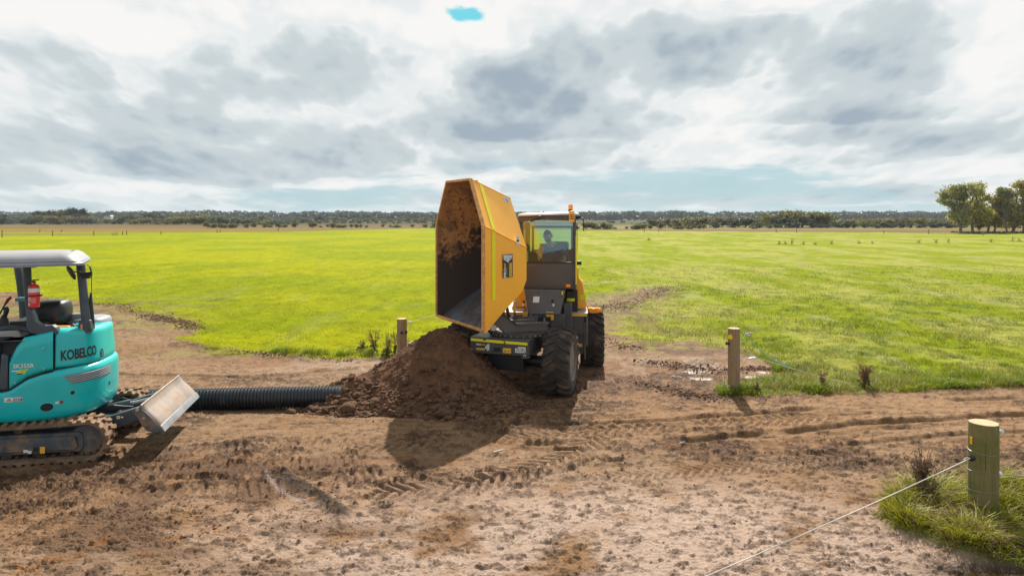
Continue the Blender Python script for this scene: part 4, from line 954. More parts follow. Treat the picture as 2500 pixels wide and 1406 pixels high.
def rrect(cx, cy, hx, hy, r, z, n=8):
    out_ = []
    for (sx, sy, a0) in ((1, 1, 0), (-1, 1, PI/2), (-1, -1, PI), (1, -1, 1.5*PI)):
        for k in range(n+1): a = a0+PI/2*k/n; out_.append((cx+sx*(hx-r)+r*math.cos(a), cy+sy*(hy-r)+r*math.sin(a), z))
    return out_
cnw = P(220, 641, 8.45); CANM = EMi @ Matrix.Translation((cnw.x, cnw.y, 0)) @ Matrix.Rotation(math.radians(27), 4, 'Z')
cr, CB = -.085, .60; cxx = cr-.86
mb = MB(CANM)
mb.loft([rrect(cxx, CB, .80, .55, .14, 2.405), rrect(cxx, CB, .86, .60, .16, 2.40), rrect(cxx, CB, .865, .605, .16, 2.43), rrect(cxx, CB, .845, .585, .16, 2.455)])
cl_ = mb.build('canopy_lip', M['canopy_lip'], exc, smooth=40)
mb = MB(CANM); mb.loft([rrect(cxx+.0, CB, .852, .592, .16, 2.457), rrect(cxx+.02, CB, .80, .58, .16, 2.485), rrect(cxx+.05, CB, .735, .54, .16, 2.525), rrect(cxx+.07, CB, .67, .47, .16, 2.555), rrect(cxx+.07, CB, .55, .36, .16, 2.568), rrect(cxx+.07, CB, .3, .2, .1, 2.572)])
mb.build('canopy_roof', M['canopy'], exc, smooth=60)
mb = MB(CANM); mb.tube([(cr-.30, CB-.585, 2.475), (cr-.20, CB-.30, 2.548), (cr-.16, CB+.0, 2.568), (cr-.15, CB+.3, 2.55)], .006, 6); mb.build('canopy_seam', M['slate'], exc)
mb = MB(CANM); mb.box((cr-.98, CB-.12, 2.515), (.44, .62, .09), taper=(.9, .8)); mb.tube([(cr-1.0, CB-.25, 2.56), (cr-.98, CB-.2, 2.62), (cr-.93, CB-.16, 2.61), (cr-.92, CB-.2, 2.57)], .008, 6); mb.build('canopy_recess_panel', M['canopy_lip'], exc, bevel=.02)
mb = MB(); c_ = e(58, 655, 8.7); mb.box((c_.x+.02, c_.y, c_.z+.03), (.24, .1, .05)); mb.build('canopy_lamp', M['bag'], exc, bevel=.015)
# mirror with its bracket and the aerial lead
c_ = e(173, 666, 8.5); T_ = Matrix.Translation(c_) @ Matrix.Rotation(math.radians(-38), 4, 'Y') @ Matrix.Rotation(math.radians(62), 4, 'Y') @ Matrix.Rotation(math.radians(14), 4, 'X')
T_ = frame(Vector((.45, .60, -.66)).normalized(), Vector((.50, -.79, -.36)).normalized(), Vector((0, 0, 1)), c_)
nrm = Vector((-.72, -.50, -.42)).normalized(); ux = nrm.cross(Vector((0, 0, 1))).normalized(); uy = nrm.cross(ux)
mb = MB(); mb.lathe([(.0, .012), (.085, .010), (.098, .002), (.098, -.006), (.07, -.022), (.03, -.032), (.0, -.034)], 28, T=frame(ux, uy, nrm, c_)); mr = mb.build('round_mirror', M['black'], exc, smooth=50)
mb = MB(); mb.tube([c_-nrm*.02, e(183, 664, 8.55), e(196, 664, 8.6), e(201, 673, 8.62), e(206, 676, 8.62)], .008, 6); mb.box(tuple(e(213, 670, 8.62)), (.10, .05, .045)); mb.box(tuple(e(211, 677, 8.62)), (.08, .06, .03)); mb.tube([e(206, 668, 8.6), e(224, 666, 8.6)], .014, 8); mb.build('mirror_bracket', M['black'], exc)
mb = MB(); mb.tube([e(212, 645, 8.62), e(218, 652, 8.6), e(222, 661, 8.6), e(224, 668, 8.6), e(223, 690, 8.6), e(224, 712, 8.6), e(221, 735, 8.62), e(216, 744, 8.66)], .0045, 6); mb.tube([e(219, 651, 8.6), e(223, 664, 8.6)], .010, 7); mb.build('aerial_lead', M['black'], exc)
# seat
c_ = e(126, 768, 9.0); mb = MB(); rr = []
for (z_, w_, d_, ox) in ((1.60, .20, .20, -.02), (1.66, .215, .22, -.01), (1.74, .215, .22, 0), (1.80, .205, .21, .01), (1.86, .185, .19, .02), (1.895, .155, .15, .03), (1.91, .10, .09, .035)):
    rr.append([(c_.x+ox+w_*math.copysign(abs(math.cos(a))**.55, math.cos(a)), c_.y+d_*math.copysign(abs(math.sin(a))**.6, math.sin(a)), z_) for a in [2*PI*j/32 for j in range(32)]])
mb.loft(rr); seat = mb.build('seat', M['seat'], exc, smooth=60)
mb = MB(); mb.tube([(c_.x-.20, c_.y-.205, 1.735), (c_.x+.05, c_.y-.222, 1.755), (c_.x+.215, c_.y-.16, 1.765)], .008, 6); mb.tube([(c_.x-.20, c_.y-.205, 1.685), (c_.x+.05, c_.y-.225, 1.70), (c_.x+.215, c_.y-.16, 1.71)], .007, 6); mb.build('seat_piping', M['black'], seat)
mb = MB(); mb.box((c_.x-.18, c_.y, 1.60), (.5, .46, .14)); mb.build('seat_cushion', M['seat'], exc, bevel=.04)
# curved grey side guard
poly = [(66, 754), (70, 752), (76, 756), (83, 770), (87, 785), (96, 792), (108, 796), (124, 795), (133, 801), (136, 812), (133, 817), (92, 818), (72, 812), (66, 800)]
pts = [e(x, y, 8.36) for x, y in poly]; yy_ = pts[0].y
mb = MB(); mb.prism([(p_.x, p_.z) for p_ in pts], yy_-.03, yy_+.07); mb.build('side_guard', M['slate'], exc, bevel=.018)
# orange deck part put in for the orange glow under the seat, small fittings
mb = MB(); c2 = e(152, 803, 8.7); mb.box((c2.x, c2.y, 1.585), (.20, .12, .06)); mb.build('orange_deck_part', M['amber'], exc, bevel=.012)
mb = MB(); mb.tube([e(160, 804, 8.75), e(170, 796, 8.75), e(178, 792, 8.75), e(182, 797, 8.75)], .018, 8); mb.build('red_hose', M['redgrip'], exc)
mb = MB(); mb.lathe([(.0, .03), (.026, .03), (.03, 0), (.026, -.03), (.0, -.03)], 12, T=Matrix.Translation(e(190, 797, 8.75)) @ Matrix.Rotation(1.2, 4, 'Y')); mb.build('teal_filler_cap', M['teal'], exc)
pr_ = e(199, 798, 8.60); mb = MB(); mb.box((pr_.x, pr_.y-.0, pr_.z), (.012, .02, .06)); mb.build('amber_marker', M['amber'], exc)
mb = MB(); mb.box((e(176, 780, 9.2).x, e(176, 780, 9.2).y, 1.66), (.34, .08, .08)); mb.build('rear_rail', M['greycap'], exc, bevel=.015)
# control console, joystick, lever, beige cover, front frame at the picture edge
mb = MB(); p0 = e(8, 795, 8.7); mb.box((p0.x-.04, p0.y, p0.z-.02), (.24, .20, .09)); mb.lathe([(.065, -.05), (.05, .02), (.022, .08), (.0, .085)], 14, T=Matrix.Translation(e(9, 784, 8.65))); mb.tube([e(10, 780, 8.65), e(13, 768, 8.65), e(16, 758, 8.65), e(13, 750, 8.65)], [.02, .026, .032, .03], 10); mb.build('joystick_console', M['black'], exc, bevel=.01)
mb = MB(); mb.tube([e(-20, 800, 8.5), e(-4, 772, 8.5), e(13, 742, 8.5)], .010, 8); mb.build('blade_lever', M['black'], exc)
mb = MB(); mb.tube([e(13, 742, 8.5), e(20, 731, 8.5), e(26, 726, 8.5)], [.014, .020, .018], 10); mb.build('lever_grip', M['redgrip'], exc)
mb = MB(); mb.tube([e(-30, 806, 8.55), e(20, 800, 8.55), e(62, 803, 8.6), e(70, 806, 8.6)], .032, 10); mb.tube([e(34, 808, 8.6), e(44, 810, 8.6), e(49, 818, 8.6), e(49, 830, 8.6)], .014, 8); mb.build('console_arm', M['slate'], exc)
mb = MB(); pl = [(-60, 812), (12, 810), (32, 808), (44, 830), (40, 846), (8, 866), (-30, 850)]; pp = [e(x, y, 8.45) for x, y in pl]; mb.prism([(p_.x, p_.z) for p_ in pp], pp[0].y, pp[0].y+.35); mb.build('beige_pedal_cover', M['bag'], exc, bevel=.03)
mb = MB(); mb.box((-.62, -.2, 1.2), (.9, 1.1, .62)); mb.build('front_housing', M['dark_gap'], exc, bevel=.02)
mb = MB(); mb.box((-.95, -.45, 1.75), (.06, .06, .7)); mb.box((-.95, .45, 1.75), (.06, .06, .7)); mb.box((-.95, 0, 2.05), (.05, .9, .05)); mb.build('front_grab_rail', M['slate'], exc, bevel=.01)
# boom foot and boom rising ahead of the cab, mostly outside the frame
mb = MB(); mb.prism([(-1.0, .7), (-1.5, .75), (-2.3, 1.9), (-3.0, 2.3), (-3.0, 2.12), (-2.2, 1.5), (-1.5, .45), (-1.0, .45)], -.1, .1); mb.build('boom', M['teal'], exc, bevel=.02)
# dozer blade
BA = 1.66; rr = []
zc_ = [(.00, .375), (-.035, .43), (-.085, .49), (-.145, .55), (-.195, .60), (-.225, .645), (-.235, .67)]
def bladef(u, v, off=0):
    i = v*(len(zc_)-1); k = int(min(i, len(zc_)-2)); f = i-k; a_ = zc_[k][0]*(1-f)+zc_[k+1][0]*f; z_ = zc_[k][1]*(1-f)+zc_[k+1][1]*f
    return (BA+a_-off, -.83+1.66*u, z_)
mb = MB(); mb.grid(lambda u, v: bladef(u, v), 12, 19); bl = mb.build('dozer_blade', M['blade'], exc, solid=.02, smooth=50, fix=False)
mb = MB(); mb.tube([(BA-.243, -.828, .668), (BA-.243, .828, .668)], .014, 8); mb.build('blade_top_roll', M['blade'], bl)
mb = MB(); mb.prism([(BA-.005, .375), (BA+.030, .330), (BA+.040, .337), (BA+.010, .392), (BA-.012, .415), (BA-.022, .406)], -.835, .835); mb.build('cutting_edge', M['edge'], bl, bevel=.003)
for y_ in (-.836, .836):
    mb = MB(); mb.prism([(BA+.01, .36), (BA-.03, .40), (BA-.10, .50), (BA-.17, .58), (BA-.24, .64), (BA-.245, .655), (BA-.30, .65), (BA-.33, .62), (BA-.32, .58), (BA-.27, .53), (BA-.23, .44), (BA-.17, .36), (BA-.06, .33)], y_-.012, y_+.012); mb.build('blade_end_plate', M['frame_dirty'], bl, bevel=.004)
mb = MB(); mb.lathe([(.022, 0), (.022, .004), (.0, .004)], 14, T=Matrix.Translation((BA-.275, -.85, .63)) @ Matrix.Rotation(PI/2, 4, 'X')); mb.build('blade_pin', M['pin'], bl); mb = MB(); mb.lathe([(.016, 0), (.016, .004), (.0, .004)], 14, T=Matrix.Translation((BA-.20, -.85, .52)) @ Matrix.Rotation(PI/2, 4, 'X')); mb.build('blade_pin', M['pin'], bl)
for y_ in (-.38, .38):
    mb = MB(); mb.prism([(.75, .22), (.75, .40), (1.30, .56), (1.42, .54), (1.46, .42), (1.30, .38)], y_-.05, y_+.05); mb.build('blade_arm', M['slate'], exc, bevel=.012)
mb = MB(); mb.prism([(BA-.32, .36), (BA-.20, .36), (BA-.22, .60), (BA-.32, .60)], -.55, .55); mb.build('blade_crossbeam', M['slate'], exc, bevel=.012)
mb = MB(); mb.tube([(.62, 0, .42), (1.05, 0, .50)], .060, 14); mb.build('blade_ram_barrel', M['slate'], exc); mb = MB(); mb.tube([(1.05, 0, .50), (1.40, 0, .57)], .026, 12); mb.build('blade_ram_rod', M['pin'], exc)
mb = MB(); mb.tube([(.72, -.15, .46), (.9, -.2, .53), (1.0, -.16, .50), (1.08, -.08, .47)], .013, 8); mb.tube([(.70, .12, .46), (.88, .16, .54), (1.02, .10, .50)], .013, 8); mb.build('blade_hose', M['black'], exc)
pr = Print(lambda x, y, l: Vector((x, -.4315-l*.001, y))); pr.rect(1.01, .415, 1.05, .455, 'label_white').rect(1.05, .415, 1.10, .455, 'print_black').disc(1.03, .435, .013, .013, 'yellow_label', 1); pr.rect(1.06, .425, 1.09, .445, 'label_white', 1); pr.build('arm_sticker', exc)
# fire extinguisher strapped to the post
fx = P(83, 750, 8.42); fe = thing('fire_extinguisher', 'red fire extinguisher with white band strapped to the excavator canopy post', 'fire extinguisher', fx, ERZ)
r_ = .062; mb = MB(); mb.lathe([(.0, 0), (.055, .0), (r_, .012), (r_, .235), (.055, .262), (.035, .278), (.018, .285), (.016, .30)], 24); mb.build('cylinder', M['red'], fe, smooth=50)
mb = MB(); mb.lathe([(r_+.001, .185), (r_+.001, .235)], 24, T=Matrix.Identity(4)); mb.f = mb.f[:24]; mb.mi = mb.mi[:24]; mb.build('white_band', M['label_white'], fe, fix=False)
mb = MB(); mb.lathe([(r_+.003, .137), (r_+.004, .139), (r_+.004, .151), (r_+.003, .153)], 24); mb.box((r_+.01, 0, .145), (.03, .03, .02)); mb.build('strap', M['black'], fe)
mb = MB(); mb.lathe([(.014, .30), (.020, .302), (.020, .32), (.0, .325)], 12); mb.box((.02, 0, .335), (.07, .018, .012)); mb.tube([(.01, 0, .315), (-.03, 0, .325), (-.055, 0, .31), (-.058, 0, .28), (-.045, 0, .26)], .007, 7); mb.build('valve', M['black'], fe)
def cylp(x, z, l): a = x/r_; return Vector(((r_+.0015+l*.0006)*math.sin(a), -(r_+.0015+l*.0006)*math.cos(a), z))
pr = Print(cylp); pr.rect(-.045, .03, -.015, .055, 'label_white'); pr.rect(-.045, .07, -.012, .125, 'label_white', 0); pr.disc(-.028, .085, .012, .012, 'tealcord', 1)
for k in range(5): pr.rect(-.004, .060+k*.013, .045, .063+k*.013, 'label_white', 0, 2)
pr.build('instruction_label', fe)
# ------------------------------------------------------------------ corrugated drain pipe
pa, pb = Vector((-8.6, 10.40, .14)), Vector((-2.72, 10.92, .14)); ax = (pb-pa); Lp = ax.length; ax.normalize()
prof = []; pitch = .052; k = 0; s_ = 0
while s_ < Lp:
    prof += [(.150, s_), (.150, s_+.010), (.168, s_+.016), (.170, s_+.034), (.150, s_+.042)]; s_ += pitch
ux = Vector((0, 0, 1)); uy = ax.cross(ux).normalized(); ux = uy.cross(ax)
mb = MB(); mb.lathe(prof, 28, T=frame(ux, uy, ax, Vector((0, 0, 0)))); o = mb.build('drain_pipe', M['pipe'], None, smooth=32); o.location = pa
tagit(o, 'long black corrugated drain pipe lying between the excavator and the soil pile', 'pipe')
# ------------------------------------------------------------------ articulated swivel dumper
def basis(o, deg):                        # local x to picture right, y away, turned clockwise by deg
    return Matrix.Translation(o) @ Matrix.Rotation(math.radians(-deg), 4, 'Z')
DO = Vector((.35, 13.0, 0)); dmp = thing('swivel_dumper', 'orange and charcoal wheeled site dumper tipping its raised skip over the soil pile', 'dumper', DO, 0)
W2D = Matrix.Translation(-DO)
RM = basis(Vector((.73, 14.0, 0)), 5); FM = basis(Vector((-.02, 11.92, 0)), 19); CM = basis(Vector((.665, 12.75, 0)), 8)
def BM(F=None): return MB(W2D @ (F if F is not None else Matrix()))
# wheels
def wheel(F, x, y, yaw, R=.565, wd=.46, seed=0, outer=1):
    T0 = W2D @ F @ Matrix.Translation((x, y, R-.02)) @ Matrix.Rotation(math.radians(yaw), 4, 'Z') @ Matrix.Rotation(seed*.37, 4, 'X') @ Matrix.Rotation(PI/2, 4, 'Y')
    we = bpy.data.objects.new('wheel', None); C.objects.link(we); we.parent = dmp; we.matrix_local = T0
    h = wd/2; mb = MB()
    mb.lathe([(.30, -h+.05), (.335, -h+.015), (.42, -h), (.48, -h+.01), (.515, -h+.035), (.528, -h+.08), (.534, 0), (.528, h-.08), (.515, h-.035), (.48, h-.01), (.42, h), (.335, h-.015), (.30, h-.05)], 56)
    NL = 20; r2 = random.Random(seed+3)
    for k in range(NL):
        for sg in (-1, 1):
            a0 = 2*PI*(k+(.5 if sg > 0 else 0))/NL; vs = []
            prof = [(.015, 0.0, .566), (.09, .10, .566), (.165, .17, .562), (h-.006, .20, .545), (h+.003, .205, .49)]
            for lx, da, rr_ in prof:
                wd_ = .052 if lx < .2 else .046; rb = .515 if lx < h-.03 else .485; rt = rr_+r2.uniform(-.004, .003)
                if lx > h: rb, rt = .455, .50
                for dd, r_ in ((-wd_-.012, rb), (-wd_+.014, rt), (wd_-.014, rt), (wd_+.012, rb)):
                    a = a0+da+dd; vs.append((r_*math.cos(a), r_*math.sin(a), sg*lx))
            fs = []
            for i in range(len(prof)-1):
                b_ = i*4
                for q in range(3): fs.append((b_+q, b_+q+1, b_+q+5, b_+q+4))
            fs += [(0, 1, 2, 3), tuple(len(prof)*4-1-q for q in range(4))]
            mb.add(vs, fs)
    mb.build('tyre', M['tyre'], we, smooth=28)
    o_ = outer
    mb = MB(); mb.lathe([(.31, o_*(h-.045)), (.325, o_*(h-.02)), (.315, o_*(h-.012)), (.30, o_*(h-.03)), (.285, o_*(h-.09)), (.262, o_*(h-.10)), (.255, o_*(h-.16)), (.20, o_*(h-.20)), (.16, o_*(h-.19)), (.15, o_*(h-.13)), (.09, o_*(h-.12)), (.0, o_*(h-.12))], 40); rm = mb.build('rim', M['rim'], we, smooth=30)
    for k in range(8):
        a = 2*PI*k/8; mb = MB(); mb.lathe([(.014, 0), (.014, .022), (.0, .022)], 6, T=Matrix.Translation((.185*math.cos(a), .185*math.sin(a), o_*(h-.193))) @ (Matrix.Rotation(PI, 4, 'X') if o_ < 0 else Matrix())); mb.build('wheel_nut', M['black'], we)
    return we
wheel(FM, .90, 0.0, 4, seed=1, outer=1); wheel(FM, -.90, 0.0, 4, seed=2, outer=-1)
wheel(RM, .90, 0.0, 1, seed=4, outer=1); wheel(RM, -.90, 0.0, 1, seed=5, outer=-1)
mb = BM(FM); mb.tube([(-.7, 0, .52), (.7, 0, .52)], .10, 14); mb.box((0, 0, .52), (.34, .34, .30)); mb.build('front_axle', M['black'], dmp, bevel=.01)
mb = BM(RM); mb.tube([(-.7, 0, .52), (.7, 0, .52)], .10, 14); mb.box((0, 0, .52), (.34, .34, .30)); mb.build('rear_axle', M['black'], dmp, bevel=.01)
# front frame
x0, x1, yf, zt, zb = -.52, .50, -.62, .985, .715
mb = BM(FM); mb.box((0, .02, (zt+zb)/2), (1.04, 1.26, zt-zb)); ff = mb.build('front_frame', M['charcoal'], dmp, bevel=.012)
mb = BM(FM); mb.box((0, .10, .55), (.66, .80, .32)); mb.box((0, .75, .62), (.40, .9, .34)); mb.build('frame_underbody', M['black'], dmp, bevel=.01)
for x_ in (-.50, .46):
    mb = BM(FM); mb.lathe([(.0, -.012), (.075, -.012), (.08, 0), (.075, .012), (.0, .012)], 20, T=Matrix.Translation((x_, -.58, .70))); mb.build('tie_down_foot', M['charcoal'], dmp)
ffn = lambda x, z, l: (W2D @ FM) @ Vector((x, yf+.008-.002-.0035-l*.0012, z)) if False else (W2D @ FM) @ Vector((x, -.6135-l*.0012, z))
pr = Print(ffn)
pr.poly([(-.50, .962), (-.285, .958), (-.275, .935), (-.24, .935), (-.225, .957), (.055, .952), (.085, .944), (.095, .93), (.085, .905), (-.21, .912), (-.285, .914), (-.50, .920)], 'hivis').poly([(.10, .950), (.50, .943), (.50, .900), (.12, .905), (.115, .93)], 'hivis')
pr.build('reflective_strip', dmp)
pr = Print(ffn); pr.rect(-.40, .765, -.165, .885, 'print_black'); pr.text('PRO', -.362, .864, .075, .034, 'label_white', 1, .03); pr.text('QUIP', -.282, .862, .085, .030, 'yellow_label', 1, .03)
pr.rect(-.40, .775, -.245, .808, 'yellow_label', 1); pr.text('1300 PROQUIP', -.322, .791, .14, .016, 'print_black', 2)
pr.poly([(-.165, .885), (-.205, .880), (-.25, .822), (-.215, .785), (-.205, .765), (-.190, .775), (-.165, .780)], 'label_blue', 1).disc(-.203, .795, .006, .006, 'print_black', 2)
pr.build('hire_firm_decal', dmp)
pr = Print(ffn); pr.rect(.075, .752, .215, .832, 'yellow_label'); pr.disc(.11, .785, .010, .012, 'print_black', 1).rect(.10, .765, .12, .777, 'print_black', 1).disc(.158, .79, .011, .010, 'print_black', 1).rect(.165, .786, .19, .792, 'print_black', 1).rect(.196, .778, .200, .80, 'print_black', 1); pr.build('safety_sticker', dmp)
pr = Print(ffn); pr.poly([(.285, .775), (.335, .768), (.465, .778), (.470, .868), (.34, .868), (.333, .850), (.285, .846)], 'label_white'); pr.text('DU242', .378, .820, .155, .066, 'print_black', 1, .015); pr.build('fleet_number_plate', dmp)
pr = Print(ffn)
for x_, z_ in ((-.49, .775), (.445, .725)): pass
for x_, z_ in ((-.492, .768), (.452, .722)):
    pr = Print(ffn); pr.rect(x_-.018, z_-.02, x_+.018, z_+.02, 'label_white').rect(x_-.010, z_-.012, x_+.010, z_+.012, 'print_black', 1); pr.build('tie_point_sticker', dmp)
mb = BM(FM); mb.box((-.03, -.618, .80), (.12, .02, .07)); mb.build('tow_pocket', M['dark_gap'], dmp, bevel=.004)
# slew ring and swivel yoke
TC = Vector((.14, 11.86, 0))
mb = BM(basis(TC, 0)); mb.lathe([(.46, .985), (.50, .988), (.50, 1.035), (.53, 1.037), (.53, 1.058), (.46, 1.062), (.0, 1.062)], 56); tr = mb.build('slew_ring', M['charcoal'], dmp, smooth=35)
for k in range(30):
    a = 2*PI*k/30; mb = BM(basis(TC+Vector((.505*math.cos(a), .505*math.sin(a), 1.01)), 0)); mb.box((0, 0, 0), (.016, .016, .014)); mb.build('ring_bolt', M['pin'], tr, smooth=0)
HN = Vector((-.88, -.48, 0)).normalized(); HT = Vector((-.48, .88, 0)).normalized()   # out of the mouth / along the lip, away
HO = Vector((-.46, 11.0, 0))
HM = frame(HT, -HN, Vector((0, 0, 1)), HO)          # local x along the mouth (0 near .. 1.98 far), y into the body, z up
# yoke: two cheek plates pointing to the skip, with flanged rear shelf
YM = frame(Vector((.985, .17, 0)), Vector((-.17, .985, 0)), Vector((0, 0, 1)), Vector((.14, 11.86, 0)))
def yk(px, py, d): return YM.inverted() @ P(px, py, d)
pl = [(1216, 800), (1203, 790), (1203, 775), (1221, 766), (1262, 794), (1343, 789), (1339, 809), (1232, 816)]
for d_, nm in ((11.42, 'yoke_cheek'), (12.30, 'yoke_cheek')):
    sc_ = d_/11.42
    pp = [YM.inverted() @ P(x, 530+(y-530)*11.42/d_, d_) for x, y in pl] if d_ != 11.42 else [yk(x, y, d_) for x, y in pl]
    if d_ != 11.42:
        pp = [Vector((q.x, 0, q.z)) for q in [yk(x, y, 11.42) for x, y in pl]]
    y_ = pp[0].y if d_ == 11.42 else .42
    mb = BM(YM); mb.prism([(q.x, q.z) for q in pp], y_-.015, y_+.015); mb.build(nm, M['charcoal_lt'], dmp, bevel=.004)
c0 = yk(1262, 795, 11.42); c1 = yk(1343, 790, 11.42)
mb = BM(YM); mb.box(((c0.x+c1.x)/2, c0.y+.05, (c0.z+c1.z)/2+.012), (c1.x-c0.x+.02, .16, .016)); mb.build('yoke_flange', M['greycap'] if False else M['charcoal_lt'], dmp, bevel=.003)
c0 = yk(1246, 782, 11.8); c1 = yk(1306, 780, 11.8)
mb = BM(YM); mb.box(((c0.x+c1.x)/2, c0.y, c0.z), (c1.x-c0.x, .14, .014)); mb.box(((c0.x+c1.x)/2, c0.y-.06, c0.z-.05), (c1.x-c0.x, .014, .09)); mb.build('yoke_shelf', M['charcoal_lt'], dmp, bevel=.003)
mb = BM(YM); q0, q1 = yk(1226, 767, 11.42), yk(1262, 794, 11.42); mb.tube([q0, q1], .012, 6); mb.tube([yk(1203, 778, 11.42), yk(1232, 815, 11.42)], .010, 6); mb.build('yoke_edge_bead', M['black'], dmp)
mb = BM(); mb.lathe([(.0, .02), (.05, .02), (.055, 0), (.05, -.02), (.0, -.02)], 18, T=frame(Vector((1, 0, 0)), Vector((0, 0, 1)), Vector((0, -1, 0)), P(1205, 800, 11.38))); mb.build('pivot_pin', M['pin'], dmp)
for (px, py, d_, r) in ((1296, 779, 11.9, .05), (1329, 788, 11.5, .05)):
    mb = BM(basis(P(px, py, d_), 0)); mb.lathe([(r, -.02), (r, .01), (r*.4, .02), (r*.3, .09), (.0, .09)], 14); mb.build('grease_cap', M['charcoal_lt'], dmp)
mb = BM(); mb.tube([P(1222, 812, 11.7), P(1258, 770, 12.0)], .05, 12); mb.tube([P(1245, 785, 12.0), P(1235, 740, 12.05)], .028, 10); mb.build('tipping_ram', M['black'], dmp)
mb = BM(); mb.tube([P(1200, 815, 11.5), P(1186, 800, 11.6), P(1192, 780, 11.8)], .02, 8); mb.build('ram_hose', M['black'], dmp)
# skip ------------------------------------------------------------
HW = .99
def hpnt(t_, s_, z_): return (HW+t_, s_, z_)          # t across (+ far), s depth, z
def ring6(hw_low, hw_mid, hw_top, zl, zm, zt_, s_l, s_m, s_t):
    return [(-hw_low, s_l, zl), (-hw_mid, s_m, zm), (-hw_top, s_t, zt_), (hw_top, s_t, zt_), (hw_mid, s_m, zm), (hw_low, s_l, zl)]
def hv(p): return (HW+p[0], p[1], p[2])
sw = lambda s_: .985-.343*s_
mouth = [(-.985, 0, 1.165), (-.985, 0, 2.86), (-.50, 0, 3.64), (.50, 0, 3.64), (.985, 0, 2.86), (.985, 0, 1.165)]
back = [(-.642, 1.00, 1.92), (-.642, 1.00, 2.475), (-.24, .90, 3.33), (.24, .90, 3.33), (.642, 1.00, 2.475), (.642, 1.00, 1.92)]
lowb = [(-sw(.9), .90, 1.73), (sw(.9), .90, 1.73)]
lowm = [(-sw(.42), .42, 1.40), (sw(.42), .42, 1.40)]
lip = [(-sw(.045), .045, 1.115), (sw(.045), .045, 1.115)]
mb = BM(HM); V_ = [hv(p) for p in mouth+back+lowb+lowm+lip]
# 0-5 mouth, 6-11 back, 12,13 lowb, 14,15 lowm, 16,17 lip
F_ = [(1, 7, 8, 2), (2, 8, 9, 3), (3, 9, 10, 4), (7, 6, 11, 10), (7, 10, 9, 8),      # near-up, top, far-up, back, back upper
      (0, 16, 14, 12, 6, 7, 1), (5, 4, 10, 11, 13, 15, 17),                            # side walls
      (6, 12, 13, 11), (12, 14, 15, 13), (14, 16, 17, 15), (16, 0, 5, 17)]
def bil(a, b, c, d):                       # a bent panel as a fine grid
    a, b, c, d = (Vector(p) for p in (a, b, c, d)); return lambda u, v: tuple((a*(1-u)+b*u)*(1-v)+(d*(1-u)+c*u)*v)
mb.add(V_, F_[1:2]+F_[3:5-1]+F_[5:]); 
for q_ in (F_[0], F_[2], F_[4]): mb.grid(bil(*[V_[i] for i in q_]), 10, 10)
sk = mb.build('skip_body', M['orange'], dmp, smooth=0, fix=False)
# inner lining, slightly smaller
def shrink(p, k=.035): return (p[0]-math.copysign(k, p[0]), p[1]-.03 if p[1] > .3 else p[1]+.004, p[2]-(k*.6 if p[2] > 2.9 else -k*.5 if p[2] < 2 else 0))
VI = [hv(shrink(p)) for p in mouth+back+lowb+lowm+lip]
mb = BM(HM); mb.add(VI, [tuple(reversed(f)) for f in F_[1:2]+F_[3:4]+F_[5:7]], 0); [mb.grid(bil(*[VI[i] for i in q_]), 10, 10, 0) for q_ in (F_[0], F_[2], F_[4])]; mb.add(VI, [tuple(reversed(f)) for f in F_[7:]], 1); mb.build('skip_lining', [M['inside'], M['skipfloor']], sk, smooth=0, fix=False)
# rim: flat bar round the mouth
def rimbar(name, a, b, w_=.075, t0=-.022, t1=.03, m='orange_edge'):
    A_, B_ = Vector(hv(a)), Vector(hv(b)); d = (B_-A_).normalized(); nrm = Vector((0, -1, 0)); ins = d.cross(nrm).normalized(); mb = BM(HM)
    vs = []
    for P_ in (A_, B_):
        for (k, y_) in ((-.012, t0), (w_, t0), (w_, t1), (-.012, t1)): vs.append(tuple(P_+ins*k*sgn+Vector((0, y_, 0))))
    mb.add(vs, [(0, 1, 2, 3), (7, 6, 5, 4), (0, 4, 5, 1), (1, 5, 6, 2), (2, 6, 7, 3), (3, 7, 4, 0)]); return mb.build(name, M[m], sk, bevel=.004)
ctr = Vector(hv((0, 0, 2.4)))
for i in range(6):
    a, b = mouth[i], mouth[(i+1) % 6]; A_, B_ = Vector(hv(a)), Vector(hv(b)); ins = (B_-A_).normalized().cross(Vector((0, -1, 0))); sgn = 1 if ins.dot(ctr-A_) > 0 else -1
    rimbar('rim_bar', a, b, .03 if i != 5 else .02)
# outer collar strip (folded edge) on near side panels
def stripq(name, pa, pb, pc, pd, m, lift=.006):
    mb = BM(HM); q = [Vector(hv(p)) for p in (pa, pb, pc, pd)]; n_ = (q[1]-q[0]).cross(q[3]-q[0]).normalized()
    if n_.dot(Vector((-1, 0, .3))) < 0: n_ = -n_
    o_ = [p+n_*lift for p in q]; mb.add([tuple(p) for p in q+o_], [(4, 5, 6, 7), (0, 1, 5, 4), (1, 2, 6, 5), (2, 3, 7, 6), (3, 0, 4, 7)]); return mb.build(name, M[m], sk, smooth=0)
def sidept(s, z):          # on lower near side wall (bilinear between mouth edge and back edge)
    # wall plane through mouth (x -.985 at s 0) and back (x -.642 at s 1)
    return (-.985+.343*s-.004, s, z)
def mixp(a, b, f): return tuple(a[i]*(1-f)+b[i]*f for i in range(3))
def upp(u, v):             # upper near panel: u depth 0..1, v 0 at mid fold, 1 at top
    return mixp(mixp(mouth[1], back[1], u), mixp(mouth[2], back[2], u), v)
stripq('collar_plate', sidept(.0, 1.20), sidept(.155, 1.27), sidept(.155, 2.835-.06), sidept(.0, 2.85), 'orange', .008)
stripq('reflective_strip', sidept(.185, 1.63), sidept(.265, 1.65), sidept(.265, 2.74), sidept(.185, 2.775), 'hivis', .004)
a_, b_, c_, d_ = upp(.20, .03), upp(.285, .03), upp(.285, .97), upp(.20, .97)
mb = BM(HM); n_ = Vector((-.84, .05, .54))
